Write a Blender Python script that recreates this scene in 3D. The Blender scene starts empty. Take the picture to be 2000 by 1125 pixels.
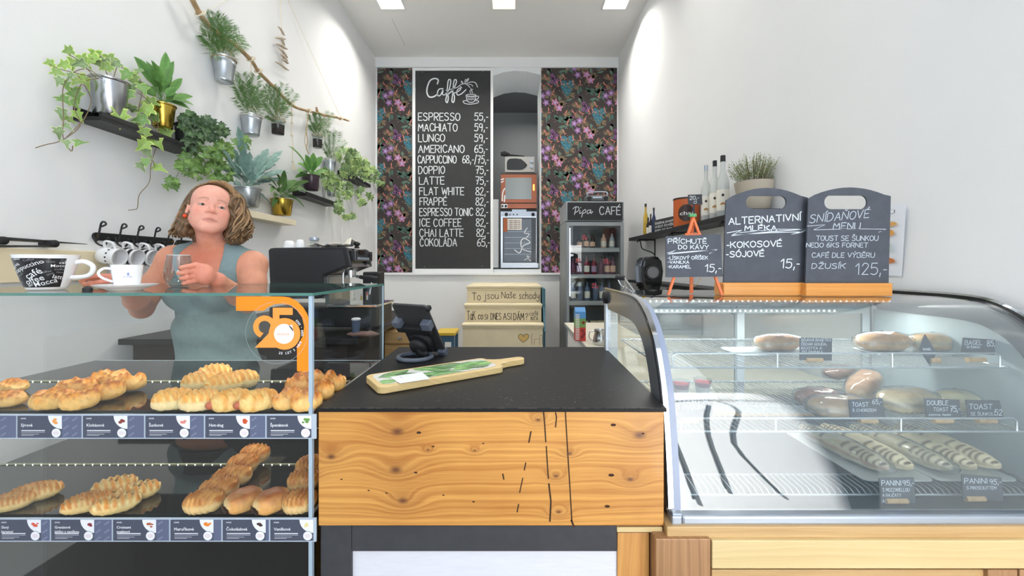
import bpy, bmesh, math, random
import numpy as np
from mathutils import Vector, Matrix, Quaternion, noise
R = math.radians
PI = math.pi
SC = bpy.context.scene
COL = SC.collection
F, VX, VY, CH = 780.0, 1002.0, 520.0, 1.35      # focal length in px, vanishing point, eye height

# ---------------------------------------------------------------- camera, sky, lights, exposure
cd = bpy.data.cameras.new('camera'); cam = bpy.data.objects.new('camera', cd); COL.objects.link(cam)
cam.location = (0, 0, CH); cam.rotation_euler = (R(90), 0, 0)
cd.sensor_width = 36; cd.lens = F / 2000 * 36
cd.shift_x = -(VX - 1000) / 2000; cd.shift_y = -(562.5 - VY) / 2000
cd.clip_start = 0.02
SC.camera = cam
SC.view_settings.view_transform = 'Standard'; SC.view_settings.look = 'None'
SC.view_settings.gamma = 1; SC.view_settings.use_curve_mapping = False
SC.view_settings.exposure = -0.06
W = bpy.data.worlds.new('world'); SC.world = W; W.use_nodes = True
bg = W.node_tree.nodes['Background']; bg.inputs[0].default_value = (0.78, 0.88, 1.0, 1); bg.inputs[1].default_value = .85
def area(name, loc, rot, sx, sy, power, color, spread=180):
    l = bpy.data.lights.new(name, 'AREA'); l.shape = 'RECTANGLE'; l.size = sx; l.size_y = sy
    l.energy = power; l.color = color; l.spread = R(spread)
    o = bpy.data.objects.new(name, l); COL.objects.link(o); o.location = loc; o.rotation_euler = rot
    return o
area('shopfront_daylight', (-0.1, -0.75, 2.35), (R(82), 0, 0), 3.2, 1.9, 34, (0.87, 0.935, 1.0))
sun = bpy.data.lights.new('sun', 'SUN'); sun.energy = 44; sun.angle = R(1); sun.color = (1.0, .97, .92)
so = bpy.data.objects.new('sun', sun); COL.objects.link(so); so.rotation_euler = (0, R(-32), 0)
for i, (lx, ly) in enumerate([(-1.4, 4.7), (-0.1, 4.7), (1.18, 4.7), (-1.2, 2.9), (1.0, 2.9), (-1.0, 1.3), (.9, 1.3)]):
    area('ceiling_lamp_and_fill', (lx, ly, 4.36), (0, 0, 0), .22, .22, 21 if ly > 4 else 9, (1.0, .95, .88), 140)  # only the far row has lamps; nearer ones are unseen fill, added for evenness

area('back_room_fill', (.3, 7.2, 4.3), (0, 0, 0), .6, .6, 22, (1.0, .97, .92))  # unseen fill added to lift the black room behind the niche
# ---------------------------------------------------------------- helpers
def P(px, py, Y):
    return Vector(((px - VX) * Y / F, Y, CH - (py - VY) * Y / F))
def lin(h):
    if isinstance(h, str):
        h = h.lstrip('#'); c = [int(h[i:i+2], 16) / 255 for i in (0, 2, 4)]
    else: c = h
    return tuple((x / 12.92 if x <= .04045 else ((x + .055) / 1.055) ** 2.4) for x in c)
MATS = {}
def mat(name, col, rough=.5, metal=0, var=0, vscale=8, bump=0, bscale=60, spec=.5, emit=0, stretch=None, coat=0):
    if name in MATS: return MATS[name]
    m = bpy.data.materials.new(name); m.use_nodes = True; N = m.node_tree.nodes; L = m.node_tree.links
    b = N['Principled BSDF']; c = lin(col) + (1,)
    b.inputs['Base Color'].default_value = c; b.inputs['Roughness'].default_value = rough
    b.inputs['Metallic'].default_value = metal; b.inputs['Specular IOR Level'].default_value = spec
    b.inputs['Coat Weight'].default_value = coat
    if emit: b.inputs['Emission Color'].default_value = c; b.inputs['Emission Strength'].default_value = emit
    if var or bump:
        tc = N.new('ShaderNodeTexCoord'); mp = N.new('ShaderNodeMapping'); L.new(tc.outputs['Object'], mp.inputs[0])
        if stretch: mp.inputs['Scale'].default_value = stretch
    if var:
        n = N.new('ShaderNodeTexNoise'); n.inputs['Scale'].default_value = vscale; n.inputs['Detail'].default_value = 5
        L.new(mp.outputs[0], n.inputs[0])
        mx = N.new('ShaderNodeMix'); mx.data_type = 'RGBA'
        rp = N.new('ShaderNodeMapRange'); rp.inputs[1].default_value = .3; rp.inputs[2].default_value = .7
        L.new(n.outputs[0], rp.inputs[0]); L.new(rp.outputs[0], mx.inputs[0])
        mx.inputs[6].default_value = tuple(x * (1 - var) for x in c[:3]) + (1,)
        mx.inputs[7].default_value = tuple(min(1, x * (1 + var)) for x in c[:3]) + (1,)
        L.new(mx.outputs[2], b.inputs['Base Color'])
    if bump:
        n2 = N.new('ShaderNodeTexNoise'); n2.inputs['Scale'].default_value = bscale; n2.inputs['Detail'].default_value = 4
        L.new(mp.outputs[0], n2.inputs[0]); bp = N.new('ShaderNodeBump'); bp.inputs['Strength'].default_value = bump
        bp.inputs['Distance'].default_value = .01
        L.new(n2.outputs[0], bp.inputs['Height']); L.new(bp.outputs[0], b.inputs['Normal'])
    MATS[name] = m; return m
def vmat(name, rough=.6, var=.12, vscale=60, bump=0, bscale=80, sub=0, spec=.4, twoside=0):
    """material whose own colour comes from the colour attribute of the mesh"""
    if name in MATS: return MATS[name]
    m = bpy.data.materials.new(name); m.use_nodes = True; N = m.node_tree.nodes; L = m.node_tree.links
    b = N['Principled BSDF']; b.inputs['Roughness'].default_value = rough; b.inputs['Specular IOR Level'].default_value = spec
    at = N.new('ShaderNodeAttribute'); at.attribute_name = 'col'
    tc = N.new('ShaderNodeTexCoord'); n = N.new('ShaderNodeTexNoise'); n.inputs['Scale'].default_value = vscale; n.inputs['Detail'].default_value = 4
    L.new(tc.outputs['Object'], n.inputs[0])
    rp = N.new('ShaderNodeMapRange'); rp.inputs[1].default_value = .3; rp.inputs[2].default_value = .7
    rp.inputs[3].default_value = 1 - var; rp.inputs[4].default_value = 1 + var
    L.new(n.outputs[0], rp.inputs[0])
    mx = N.new('ShaderNodeVectorMath'); mx.operation = 'SCALE'
    L.new(at.outputs['Color'], mx.inputs[0]); L.new(rp.outputs[0], mx.inputs['Scale']); L.new(mx.outputs[0], b.inputs['Base Color'])
    if sub:
        b.inputs['Subsurface Weight'].default_value = sub; b.inputs['Subsurface Radius'].default_value = (.01, .004, .002)
        b.inputs['Subsurface Scale'].default_value = 1
    if bump:
        bp = N.new('ShaderNodeBump'); bp.inputs['Strength'].default_value = bump; bp.inputs['Distance'].default_value = .004
        n2 = N.new('ShaderNodeTexNoise'); n2.inputs['Scale'].default_value = bscale; L.new(tc.outputs['Object'], n2.inputs[0])
        L.new(n2.outputs[0], bp.inputs['Height']); L.new(bp.outputs[0], b.inputs['Normal'])
    MATS[name] = m; return m
def glassmat(name, tint='#fbfdfc', strength=1.0, rough=0.0, haze=0, hazecol='#dfe8ee'):
    """thin clear glass: transparent, with a Schlick reflection"""
    if name in MATS: return MATS[name]
    m = bpy.data.materials.new(name); m.use_nodes = True; N = m.node_tree.nodes; L = m.node_tree.links
    for n in list(N): N.remove(n)
    out = N.new('ShaderNodeOutputMaterial'); tr = N.new('ShaderNodeBsdfTransparent'); gl = N.new('ShaderNodeBsdfGlossy')
    tr.inputs[0].default_value = lin(tint) + (1,); gl.inputs['Roughness'].default_value = rough
    lw = N.new('ShaderNodeLayerWeight'); lw.inputs[0].default_value = .5
    pw = N.new('ShaderNodeMath'); pw.operation = 'POWER'; pw.inputs[1].default_value = 5; L.new(lw.outputs['Facing'], pw.inputs[0])
    ma = N.new('ShaderNodeMath'); ma.operation = 'MULTIPLY_ADD'; ma.inputs[1].default_value = .95 * strength; ma.inputs[2].default_value = .042 * strength
    L.new(pw.outputs[0], ma.inputs[0]); mx = N.new('ShaderNodeMixShader'); L.new(ma.outputs[0], mx.inputs[0])
    base = tr
    if haze:
        df = N.new('ShaderNodeBsdfDiffuse'); df.inputs[0].default_value = lin(hazecol) + (1,)
        m2 = N.new('ShaderNodeMixShader'); m2.inputs[0].default_value = haze
        L.new(tr.outputs[0], m2.inputs[1]); L.new(df.outputs[0], m2.inputs[2]); base = m2
    L.new(base.outputs[0], mx.inputs[1]); L.new(gl.outputs[0], mx.inputs[2]); L.new(mx.outputs[0], out.inputs[0])
    MATS[name] = m; return m

class MB:
    def __init__(s): s.v = []; s.f = []; s.mi = []; s.c = []; s.T = Matrix.Identity(4); s.m = 0; s.col = None
    def add(s, vs, fs, cols=None):
        o = len(s.v); T = s.T
        s.v += [T @ Vector(v) for v in vs]; s.f += [[i + o for i in f] for f in fs]; s.mi += [s.m] * len(fs)
        s.c += (cols if cols is not None else [s.col or (1, 1, 1)] * len(vs)); return s
    def box(s, x0, y0, z0, x1, y1, z1):
        x0, x1 = min(x0, x1), max(x0, x1); y0, y1 = min(y0, y1), max(y0, y1); z0, z1 = min(z0, z1), max(z0, z1)
        return s.add([(x0,y0,z0),(x1,y0,z0),(x1,y1,z0),(x0,y1,z0),(x0,y0,z1),(x1,y0,z1),(x1,y1,z1),(x0,y1,z1)],
              [(0,3,2,1),(4,5,6,7),(0,1,5,4),(1,2,6,5),(2,3,7,6),(3,0,4,7)])
    def prism(s, poly, z0, z1):
        n = len(poly)
        a = sum(poly[i][0]*poly[(i+1)%n][1]-poly[(i+1)%n][0]*poly[i][1] for i in range(n))
        if a < 0: poly = poly[::-1]
        return s.add([(x,y,z0) for x,y in poly]+[(x,y,z1) for x,y in poly],
              [list(range(n))[::-1], list(range(n,2*n))]+[(i,(i+1)%n,(i+1)%n+n,i+n) for i in range(n)])
    def tube(s, pts, r, n=8, closed=False, cap=True, flat=1.0):
        pts = [Vector(p) for p in pts]; k = len(pts)
        if not hasattr(r, '__len__'): r = [r] * k
        vs = []; up = None
        for i, p in enumerate(pts):
            a = pts[(i-1) % k] if (i or closed) else p; b = pts[(i+1) % k] if (i < k-1 or closed) else p
            t = (b - a).normalized() if (b-a).length > 1e-9 else Vector((0,0,1))
            if up is None: up = t.orthogonal().normalized()
            up = (up - t * up.dot(t)); up = up.normalized() if up.length > 1e-6 else t.orthogonal().normalized()
            w = t.cross(up)
            for j in range(n):
                q = 2*PI*j/n; vs.append(p + (up*math.cos(q) + w*math.sin(q)*flat) * r[i])
        fs = []
        for i in range(k if closed else k-1):
            i2 = (i+1) % k
            for j in range(n): fs.append((i*n+j, i*n+(j+1)%n, i2*n+(j+1)%n, i2*n+j))
        if cap and not closed: fs += [list(range(n))[::-1], list(range((k-1)*n, k*n))]
        return s.add(vs, fs)
    def cyl(s, p0, p1, r0, r1=None, n=20): return s.tube([p0, p1], [r0, r0 if r1 is None else r1], n)
    def lathe(s, prof, c=(0,0,0), n=32, cols=None, cap=True):
        vs = []; fs = []; k = len(prof); cc = []
        for i, (r, z) in enumerate(prof):
            for j in range(n):
                q = 2*PI*j/n; vs.append((c[0]+r*math.cos(q), c[1]+r*math.sin(q), c[2]+z))
                if cols: cc.append(cols[i])
        for i in range(k-1):
            for j in range(n): fs.append((i*n+j, i*n+(j+1)%n, (i+1)*n+(j+1)%n, (i+1)*n+j))
        if cap and prof[0][0] > 1e-5: fs.append(list(range(n))[::-1])
        if cap and prof[-1][0] > 1e-5: fs.append(list(range((k-1)*n, k*n)))
        return s.add(vs, fs, cc if cols else None)
    def ell(s, c, r, nu=16, nv=10, fn=None, q=1.0, ax=2):
        """ellipsoid; q<1 makes it boxier; fn(dir, point) -> (point, colour)"""
        if not hasattr(r, '__len__'): r = (r, r, r)
        vs = []; fs = []; cc = []
        sg = lambda x: math.copysign(abs(x) ** q, x)
        for i in range(nv+1):
            th = PI*i/nv
            for j in range(nu):
                ph = 2*PI*j/nu; d = (sg(math.sin(th))*sg(math.cos(ph)), sg(math.sin(th))*sg(math.sin(ph)), -sg(math.cos(th))) if ax == 2 else (-math.copysign(abs(math.cos(th))**.85, math.cos(th)), sg(math.sin(th))*sg(math.cos(ph)), sg(math.sin(th))*sg(math.sin(ph)))
                p = Vector((c[0]+r[0]*d[0], c[1]+r[1]*d[1], c[2]+r[2]*d[2])); cl = s.col or (1,1,1)
                if fn: p, cl = fn(Vector(d), p)
                vs.append(p); cc.append(cl)
        for i in range(nv):
            for j in range(nu): fs.append((i*nu+j, i*nu+(j+1)%nu, (i+1)*nu+(j+1)%nu, (i+1)*nu+j))
        return s.add(vs, fs, cc)
    def build(s, name, m, parent=None, smooth=None, bevel=0, label=None, world=True, seg=2):
        me = bpy.data.meshes.new(name)
        off = Vector((0,0,0))
        if parent is not None and world:
            q = parent
            while q is not None: off += q.location; q = q.parent
        me.from_pydata([v - off for v in s.v], [], s.f)
        for mm in (m if isinstance(m, (list, tuple)) else [m]): me.materials.append(mm)
        if max(s.mi or [0]) > 0: me.polygons.foreach_set('material_index', s.mi)
        if any(c != (1,1,1) for c in s.c):
            a = me.color_attributes.new('col', 'FLOAT_COLOR', 'POINT')
            a.data.foreach_set('color', [x for c in s.c for x in (c[0], c[1], c[2], 1)])
        me.validate()
        if smooth:
            me.polygons.foreach_set('use_smooth', [True]*len(me.polygons)); me.set_sharp_from_angle(angle=R(smooth if smooth > 1 else 40))
        o = bpy.data.objects.new(name, me); COL.objects.link(o)
        if parent is not None: o.parent = parent
        if bevel:
            b = o.modifiers.new('bevel', 'BEVEL'); b.width = bevel; b.segments = seg; b.limit_method = 'ANGLE'; b.angle_limit = R(40)
        if label: o['label'] = label
        return o
def thing(name, label, cat, loc=(0,0,0), group=None):
    o = bpy.data.objects.new(name, None); COL.objects.link(o); o.location = loc; o.empty_display_size = .05
    o['label'] = label; o['category'] = cat
    if group: o['group'] = group
    return o
def tag(o, label, cat, group=None):
    o['label'] = label; o['category'] = cat
    if group: o['group'] = group
    return o
def struct(o): o['kind'] = 'structure'; return o
def kids(o): return [c for c in bpy.data.objects if c.parent == o]
def dup(root, loc=None, rot=None, scale=None, label=None, group=None):
    def cp(o, par):
        c = o.copy(); COL.objects.link(c); c.parent = par
        for ch in tree.get(o.name, []): cp(ch, c)
        return c
    tree = {}
    for c in bpy.data.objects:
        if c.parent: tree.setdefault(c.parent.name, []).append(c)
    r = cp(root, None)
    if loc is not None: r.location = loc
    if rot is not None: r.rotation_euler = rot
    if scale is not None: r.scale = scale
    if label: r['label'] = label
    if group: r['group'] = group
    return r
def frame(o, ux, uy):
    """matrix whose local x,y run along ux,uy from o and whose z is the outward normal"""
    ux = Vector(ux).normalized(); uy = Vector(uy); uy = (uy - ux*uy.dot(ux)).normalized(); uz = ux.cross(uy)
    M = Matrix((ux, uy, uz)).transposed().to_4x4(); M.translation = Vector(o); return M
def cat_mull(pts, n=5, closed=False):
    pts = [Vector(p) for p in pts]; k = len(pts); out = []
    if k < 3: return pts
    for i in range(k if closed else k-1):
        p0 = pts[(i-1) % k] if (i or closed) else pts[0]; p1 = pts[i]; p2 = pts[(i+1) % k]
        p3 = pts[(i+2) % k] if (i+2 < k or closed) else pts[-1]
        for j in range(n):
            t = j/n; out.append(.5*((2*p1)+(p2-p0)*t+(2*p0-5*p1+4*p2-p3)*t*t+(3*p1-p0-3*p2+p3)*t**3))
    if not closed: out.append(pts[-1])
    return out
def rrect(x0, y0, x1, y1, r, n=5):
    out = []
    for cx, cy, a in ((x1-r,y1-r,0),(x0+r,y1-r,90),(x0+r,y0+r,180),(x1-r,y0+r,270)):
        for i in range(n+1): q = R(a+90*i/n); out.append((cx+r*math.cos(q), cy+r*math.sin(q)))
    return out
# ---- handwriting: a stroke font on a grid 4 wide and 6 high; '~' marks a curved stroke
G = {}
for ln in """A 4 0,0 2,6 4,0|.8,2.2 3.2,2.2
B 4 0,0 0,6|~0,6 2.6,6 3.4,4.8 2.4,3.3 0,3.2|~0,3.2 2.8,3.1 3.8,1.6 2.8,.1 0,0
C 4 ~3.8,5 2.6,6 1,5.6 .1,3 1,.4 2.6,0 3.9,1
D 4 0,0 0,6|~0,6 2.4,5.7 3.9,3 2.4,.3 0,0
E 3.4 3.4,6 0,6 0,0 3.4,0|0,3.1 2.7,3.1
F 3.4 3.4,6 0,6 0,0|0,3.1 2.7,3.1
G 4 ~3.8,5 2.6,6 1,5.6 .1,3 1,.4 2.6,0 3.8,1 3.9,2.4|2.2,2.5 3.9,2.5
H 4 0,0 0,6|4,0 4,6|0,3 4,3
I .6 .3,0 .3,6
J 3 ~2.8,6 2.8,1.4 1.6,0 0,1
K 3.8 0,0 0,6|3.6,6 0,2.6|1.2,3.6 3.8,0
L 3.2 0,6 0,0 3.2,0
M 4.6 0,0 .4,6 2.3,2 4.2,6 4.6,0
N 4 0,0 0,6 4,0 4,6
O 4 ~2,6 .4,4.9 0,3 .5,1 2,0 3.5,1 4,3 3.6,4.9 2,6
P 3.8 0,0 0,6|~0,6 2.8,5.9 3.7,4.5 2.8,3 0,2.7
R 3.8 0,0 0,6|~0,6 2.8,5.9 3.6,4.5 2.8,3.1 0,2.8|1.4,2.9 3.8,0
S 3.8 ~3.6,5.2 2.4,6 .6,5.6 .4,4.1 2,3.2 3.6,2.1 3.2,.5 1.6,0 0,.8
T 4 0,6 4,6|2,6 2,0
U 4 ~0,6 0,2 .7,.4 2,0 3.3,.4 4,2 4,6
V 4 0,6 2,0 4,6
W 5.4 0,6 1.3,0 2.7,5 4.1,0 5.4,6
X 4 0,0 4,6|0,6 4,0
Y 4 0,6 2,3 4,6|2,3 1.6,0
Z 4 0,6 4,6 0,0 4,0
0 3.6 ~1.8,6 .3,4.9 0,3 .4,1 1.8,0 3.2,1 3.6,3 3.3,4.9 1.8,6
1 2 0,4.3 1.7,6 1.7,0
2 3.6 ~.2,4.6 1.2,6 3,5.7 3.3,4.2 1.6,1.8 0,0|0,0 3.7,0
3 3.6 ~.2,5.2 1.6,6 3.2,5 2.8,3.5 1.4,3.1|~1.4,3.1 3.2,2.6 3.5,1.2 2.2,0 0,.6
5 3.6 3.5,6 .6,6 .3,3.4|~.3,3.4 1.8,3.9 3.4,3.2 3.5,1.2 2,0 0,.6
6 3.6 ~3,6 1.2,5 .2,2.8 .3,.8 1.8,0 3.4,.9 3.3,2.6 1.8,3.2 .3,2.2
7 3.6 0,6 3.7,6 1.4,0|.9,3.1 3,3.1
8 3.6 ~1.8,3.2 .4,4.2 .6,5.6 1.8,6 3.1,5.6 3.2,4.2 1.8,3.2 .2,1.9 .3,.5 1.8,0 3.4,.5 3.4,1.9 1.8,3.2
9 3.6 ~3.3,4.6 2.6,3.3 1,3 .2,4.2 .5,5.5 1.8,6 3.1,5.4 3.4,4 3,1.6 2.6,0
4 3.6 2.6,0 2.6,6 0,1.8 3.6,1.8
, .8 .6,.8 .2,-1.2
- 2 .2,2.6 1.9,2.6
/ 2.4 0,-.8 2.4,7
. .6 .2,0 .4,.3
? 3 ~.2,4.8 1.2,6 2.8,5.4 2.4,3.8 1.2,2.9 1.3,1.6|1.2,.1 1.4,.4
a 3 ~2.8,3.3 1.4,4 .1,2.4 .4,.4 1.6,.1 2.7,1.8|~2.9,3.8 2.7,1 3.4,0
b 3 0,6 0,0|~0,2.6 1.6,3.9 2.9,2.4 2.4,.3 0,.2
c 2.6 ~2.6,3.2 1.3,4 .1,2.3 .6,.2 2.7,.5
d 3 ~2.8,3.2 1.3,4 .1,2.3 .6,.2 2.7,1.2|2.9,6.4 2.8,0
e 2.7 ~.2,2 2.2,2.4 2.3,3.6 1.2,4 .2,2.6 .4,.5 1.6,0 2.9,.9
f 2.2 ~0,-2 1.2,-1 1.3,4.8 2,6.3 2.8,5.2|.2,3.4 2.4,3.7
g 3 ~2.8,3.3 1.3,4 .1,2.4 1.2,.4 2.7,1.8|~2.9,3.8 2.9,-1.2 1.4,-2.2 .1,-1
h 3 0,6.4 0,0|~0,2.4 1.5,4 2.6,3 2.7,0
i .8 .4,4 .4,0|.4,5.2 .5,5.5
j 1.4 ~1,4 1,-1.4 .2,-2.2 -.8,-1.6|1,5.2 1.1,5.5
k 2.8 0,6.4 0,0|2.6,4 0,1.8|.9,2.4 2.8,0
l .9 ~.3,6.4 .3,.6 .9,0
m 4.2 0,0 0,4|~0,2.6 1.1,4 2,3 2,0|~2,2.6 3.1,4 4.1,3 4.2,0
n 2.8 0,0 0,4|~0,2.4 1.4,4 2.6,3 2.8,0
o 2.8 ~1.4,4 .1,3 .2,.9 1.4,0 2.7,1 2.7,3 1.4,4
p 2.9 0,4 0,-2.4|~0,2.6 1.6,4 2.9,2.6 2.3,.3 0,.4
r 2 0,4 0,0|~0,2.4 .9,3.8 2,3.7
s 2.4 ~2.3,3.4 1.2,4 .3,3.1 1.3,2.1 2.3,1.1 1.3,0 0,.5
t 2 1,5.8 1,.6 1.8,0|0,4 2.1,4
u 2.8 ~0,4 0,1 1.1,0 2.5,1.2|2.7,4 2.8,0
v 2.6 0,4 1.3,0 2.6,4
x 2.6 0,0 2.6,4|0,4 2.6,0
y 2.8 ~0,4 .4,1.4 1.4,1 2.6,2|~2.8,4 2.6,-1.2 1.2,-2.4 .1,-1.4
z 2.6 0,4 2.6,4 0,0 2.6,0""".split('\n'):
    ch, w, st = ln.split(' ', 2); G[ch] = (float(w), st)
DIA = {}
for a, b, d in zip('ÁÉÍÓÚÝČĚŠŘŽŇáéíóúýčěšřžňůťŮ', 'AEIOUYCESRZNaeiouycesrznutU', '``````vvvvvv``````vvvvvvovo'):
    DIA[a] = (b, d)
def strokes(txt):
    """list of polylines for txt, and its width, on the glyph grid"""
    out = []; x = 0
    for ch in txt:
        if ch == ' ': x += 2.6; continue
        b, d = DIA.get(ch, (ch, None)); w, st = G.get(b, G['o'])
        for q in st.split('|'):
            cv = q[0] == '~'; pp = [tuple(map(float, t.split(','))) for t in q.lstrip('~').split(' ')]
            pp = [(x+a, c) for a, c in pp]
            if cv: pp = [(v.x, v.y) for v in cat_mull([(a, c, 0) for a, c in pp], 4)]
            out.append(pp)
        top = 6 if b.isupper() else (4 if b != 't' else 5.6); m = x + w/2
        if d == '`': out.append([(m-.3, top+.6), (m+.9, top+1.8)])
        if d == 'v': out.append([(m-1, top+1.8), (m, top+.7), (m+1, top+1.8)])
        if d == 'o': out.append([(m+.5*math.cos(t), top+1.2+.5*math.sin(t)) for t in [i*PI/3 for i in range(7)]])
        x += w + 1.15
    return out, max(x-1.15, .1)
def ribbon(mb, pl, w, T):
    n = len(pl); vs = []
    for i in range(n):
        a = pl[max(i-1, 0)]; b = pl[min(i+1, n-1)]; dx, dy = b[0]-a[0], b[1]-a[1]; l = math.hypot(dx, dy) or 1
        nx, ny = -dy/l*w/2, dx/l*w/2; ex = 0
        if i == 0: ex = -w*.3
        if i == n-1: ex = w*.3
        x, y = pl[i][0]+dx/l*ex, pl[i][1]+dy/l*ex
        vs += [T @ Vector((x+nx, y+ny, 0)), T @ Vector((x-nx, y-ny, 0))]
    mb.add(vs, [(2*i+1, 2*i+3, 2*i+2, 2*i) for i in range(n-1)])
def write(mb, txt, T, x, y, h, w=None, lw=None, rnd=.0, slant=0, rise=0):
    """chalk text: baseline start (x,y) in frame T, cap height h, fitted to width w"""
    st, tw = strokes(txt); sy = h/6; sx = w/tw if w else sy; lw = lw or h*.13
    rg = random.Random(hash(txt) & 0 or len(txt)*7+int(x*1000))
    for pl in st:
        jx, jy = rg.uniform(-rnd, rnd)*h, rg.uniform(-rnd, rnd)*h
        q = [(x+a*sx+jx+b*sy*slant, y+b*sy+jy+a*sx*rise) for a, b in pl]
        if len(q) < 6:
            for i in range(len(q)-1): ribbon(mb, q[i:i+2], lw, T)
        else: ribbon(mb, q, lw, T)
def printed(name, txt, T, x, y, h, m, parent, w=None, bold=0, rot=0, align='LEFT'):
    """printed lettering: the built-in font as a flat mesh in frame T"""
    c = bpy.data.curves.new(name, 'FONT'); c.body = txt; c.size = 1; c.resolution_u = 2; c.offset = bold; c.align_x = align
    o = bpy.data.objects.new(name, c); dg = bpy.context.evaluated_depsgraph_get()
    COL.objects.link(o); dg.update(); me = bpy.data.meshes.new_from_object(o.evaluated_get(dg)); bpy.data.objects.remove(o); bpy.data.curves.remove(c)
    xs = [v.co.x for v in me.vertices] or [0]; s = h/.72; sx = s if not w else w/(max(xs)-min(xs))
    off = Vector((0,0,0)); q = parent
    while q is not None: off += q.location; q = q.parent
    Mr = Matrix.Rotation(rot, 4, 'Z')
    for v in me.vertices: v.co = (T @ (Vector((x, y, 0)) + Mr @ Vector((v.co.x*sx, v.co.y*s, 0)))) - off
    me.materials.clear(); me.materials.append(m); me.name = name
    o = bpy.data.objects.new(name, me); COL.objects.link(o); o.parent = parent; return o
def merge(objs, name, parent):
    """join several flat pieces into one mesh"""
    mb = MB(); mats = []; off = Vector((0,0,0)); q = parent
    for o in objs:
        mm = o.data.materials[0]
        if mm not in mats: mats.append(mm)
        mb.m = mats.index(mm); mb.add([v.co.copy() for v in o.data.vertices], [list(p.vertices) for p in o.data.polygons]); bpy.data.objects.remove(o)
    o = mb.build(name, mats, parent); o['kind'] = 'stuff'; return o
SC.cycles.transparent_max_bounces = 40
SC.cycles.max_bounces = 10
def TP(Y):
    """frame on the plane y=Y facing the viewer side, measured in the picture's px (x right, -y down)"""
    k = Y / F
    return Matrix(((k,0,0,-VX*k),(0,0,-1,Y),(0,k,0,CH+VY*k),(0,0,0,1)))
def pbox(mb, x0, y0, x1, y1, Y0, Y1, Yr=None):
    """box seen at px x0..x1, y0..y1 on plane Yr (default its front Y0), from depth Y0 to Y1"""
    a = P(x0, y1, Yr or Y0); b = P(x1, y0, Yr or Y0); return mb.box(a.x, Y0, a.z, b.x, Y1, b.z)
def one(name, m, parent, *boxes, **kw):
    mb = MB()
    for b in boxes: mb.box(*b)
    return mb.build(name, m, parent, **kw)
# ---------------------------------------------------------------- materials
M_wall = mat('wall_paint', '#e9ebec', .9, var=.015, vscale=2, bump=.06, bscale=220)
M_wallsh = mat('wall_paint_back', '#e6eaed', .9)
M_ceil = mat('ceiling_paint', '#eaeae8', .9)
M_floor = mat('floor_concrete', '#8f8b86', .6, var=.12, vscale=3)
M_black = mat('black_paint', '#191a1c', .45, var=.15)
M_blackg = mat('black_gloss', '#101113', .08)
M_top = mat('counter_top_black', '#1c1c1e', .5, var=.10, vscale=14, bump=.05, bscale=90, spec=.22)
M_charc = mat('charcoal_paint', '#3a3b3f', .6, var=.12, vscale=30)
M_alu = mat('aluminium', '#b4bdc9', .38, .7)
M_steel = mat('brushed_steel', '#b9bcc0', .25, 1, bump=.03, bscale=50, stretch=(1,1,.1))
M_chrome = mat('chrome', '#d6d9dc', .08, 1)
M_white = mat('white_paint', '#eceef0', .5)
M_porc = mat('white_porcelain', '#f2f3f5', .12, coat=.5)
M_grey = mat('grey_metal', '#8d9193', .4, .3)
M_slate = mat('slate_board', '#4a4e57', .75, var=.12, vscale=22)
M_bboard = mat('black_board', '#333436', .8, var=.06, vscale=9)
M_chalk = mat('chalk', '#e4eaee', .9)
M_chalk2 = mat('faint_chalk', '#a9b1b9', .9)
M_blue_chalk = mat('blue_chalk', '#b9d4ee', .9)
M_ink = mat('ink', '#2b2622', .8)
M_cream = mat('cream_paint', '#e6d8b6', .6, var=.04, vscale=6)
M_creamw = mat('cream_wood', '#e6dcc0', .5, var=.04, vscale=4)
M_glass = glassmat('clear_glass')
M_glassedge = mat('glass_edge', '#4e8176', .15, spec=.8)
M_glassedgel = mat('glass_edge_pale', '#9fb8c6', .15, spec=.8)
M_orange = mat('orange_vinyl', '#f78c10', .4)
M_orange2 = mat('light_orange_vinyl', '#f39a40', .4)
M_red = mat('red_plastic', '#d2362c', .4)
M_led = mat('led_dot', '#ffffff', .4, emit=9)
M_lamp = mat('lamp_panel', '#fffaf0', .4, emit=3)
M_rubber = mat('black_rubber', '#1c1d20', .6)
M_brass = mat('brass', '#c2a54a', .25, 1)
M_zinc = mat('zinc', '#b3babf', .3, .9, var=.1, vscale=10)
M_soil = mat('soil', '#2a2320', .9, var=.3, vscale=90)
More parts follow.
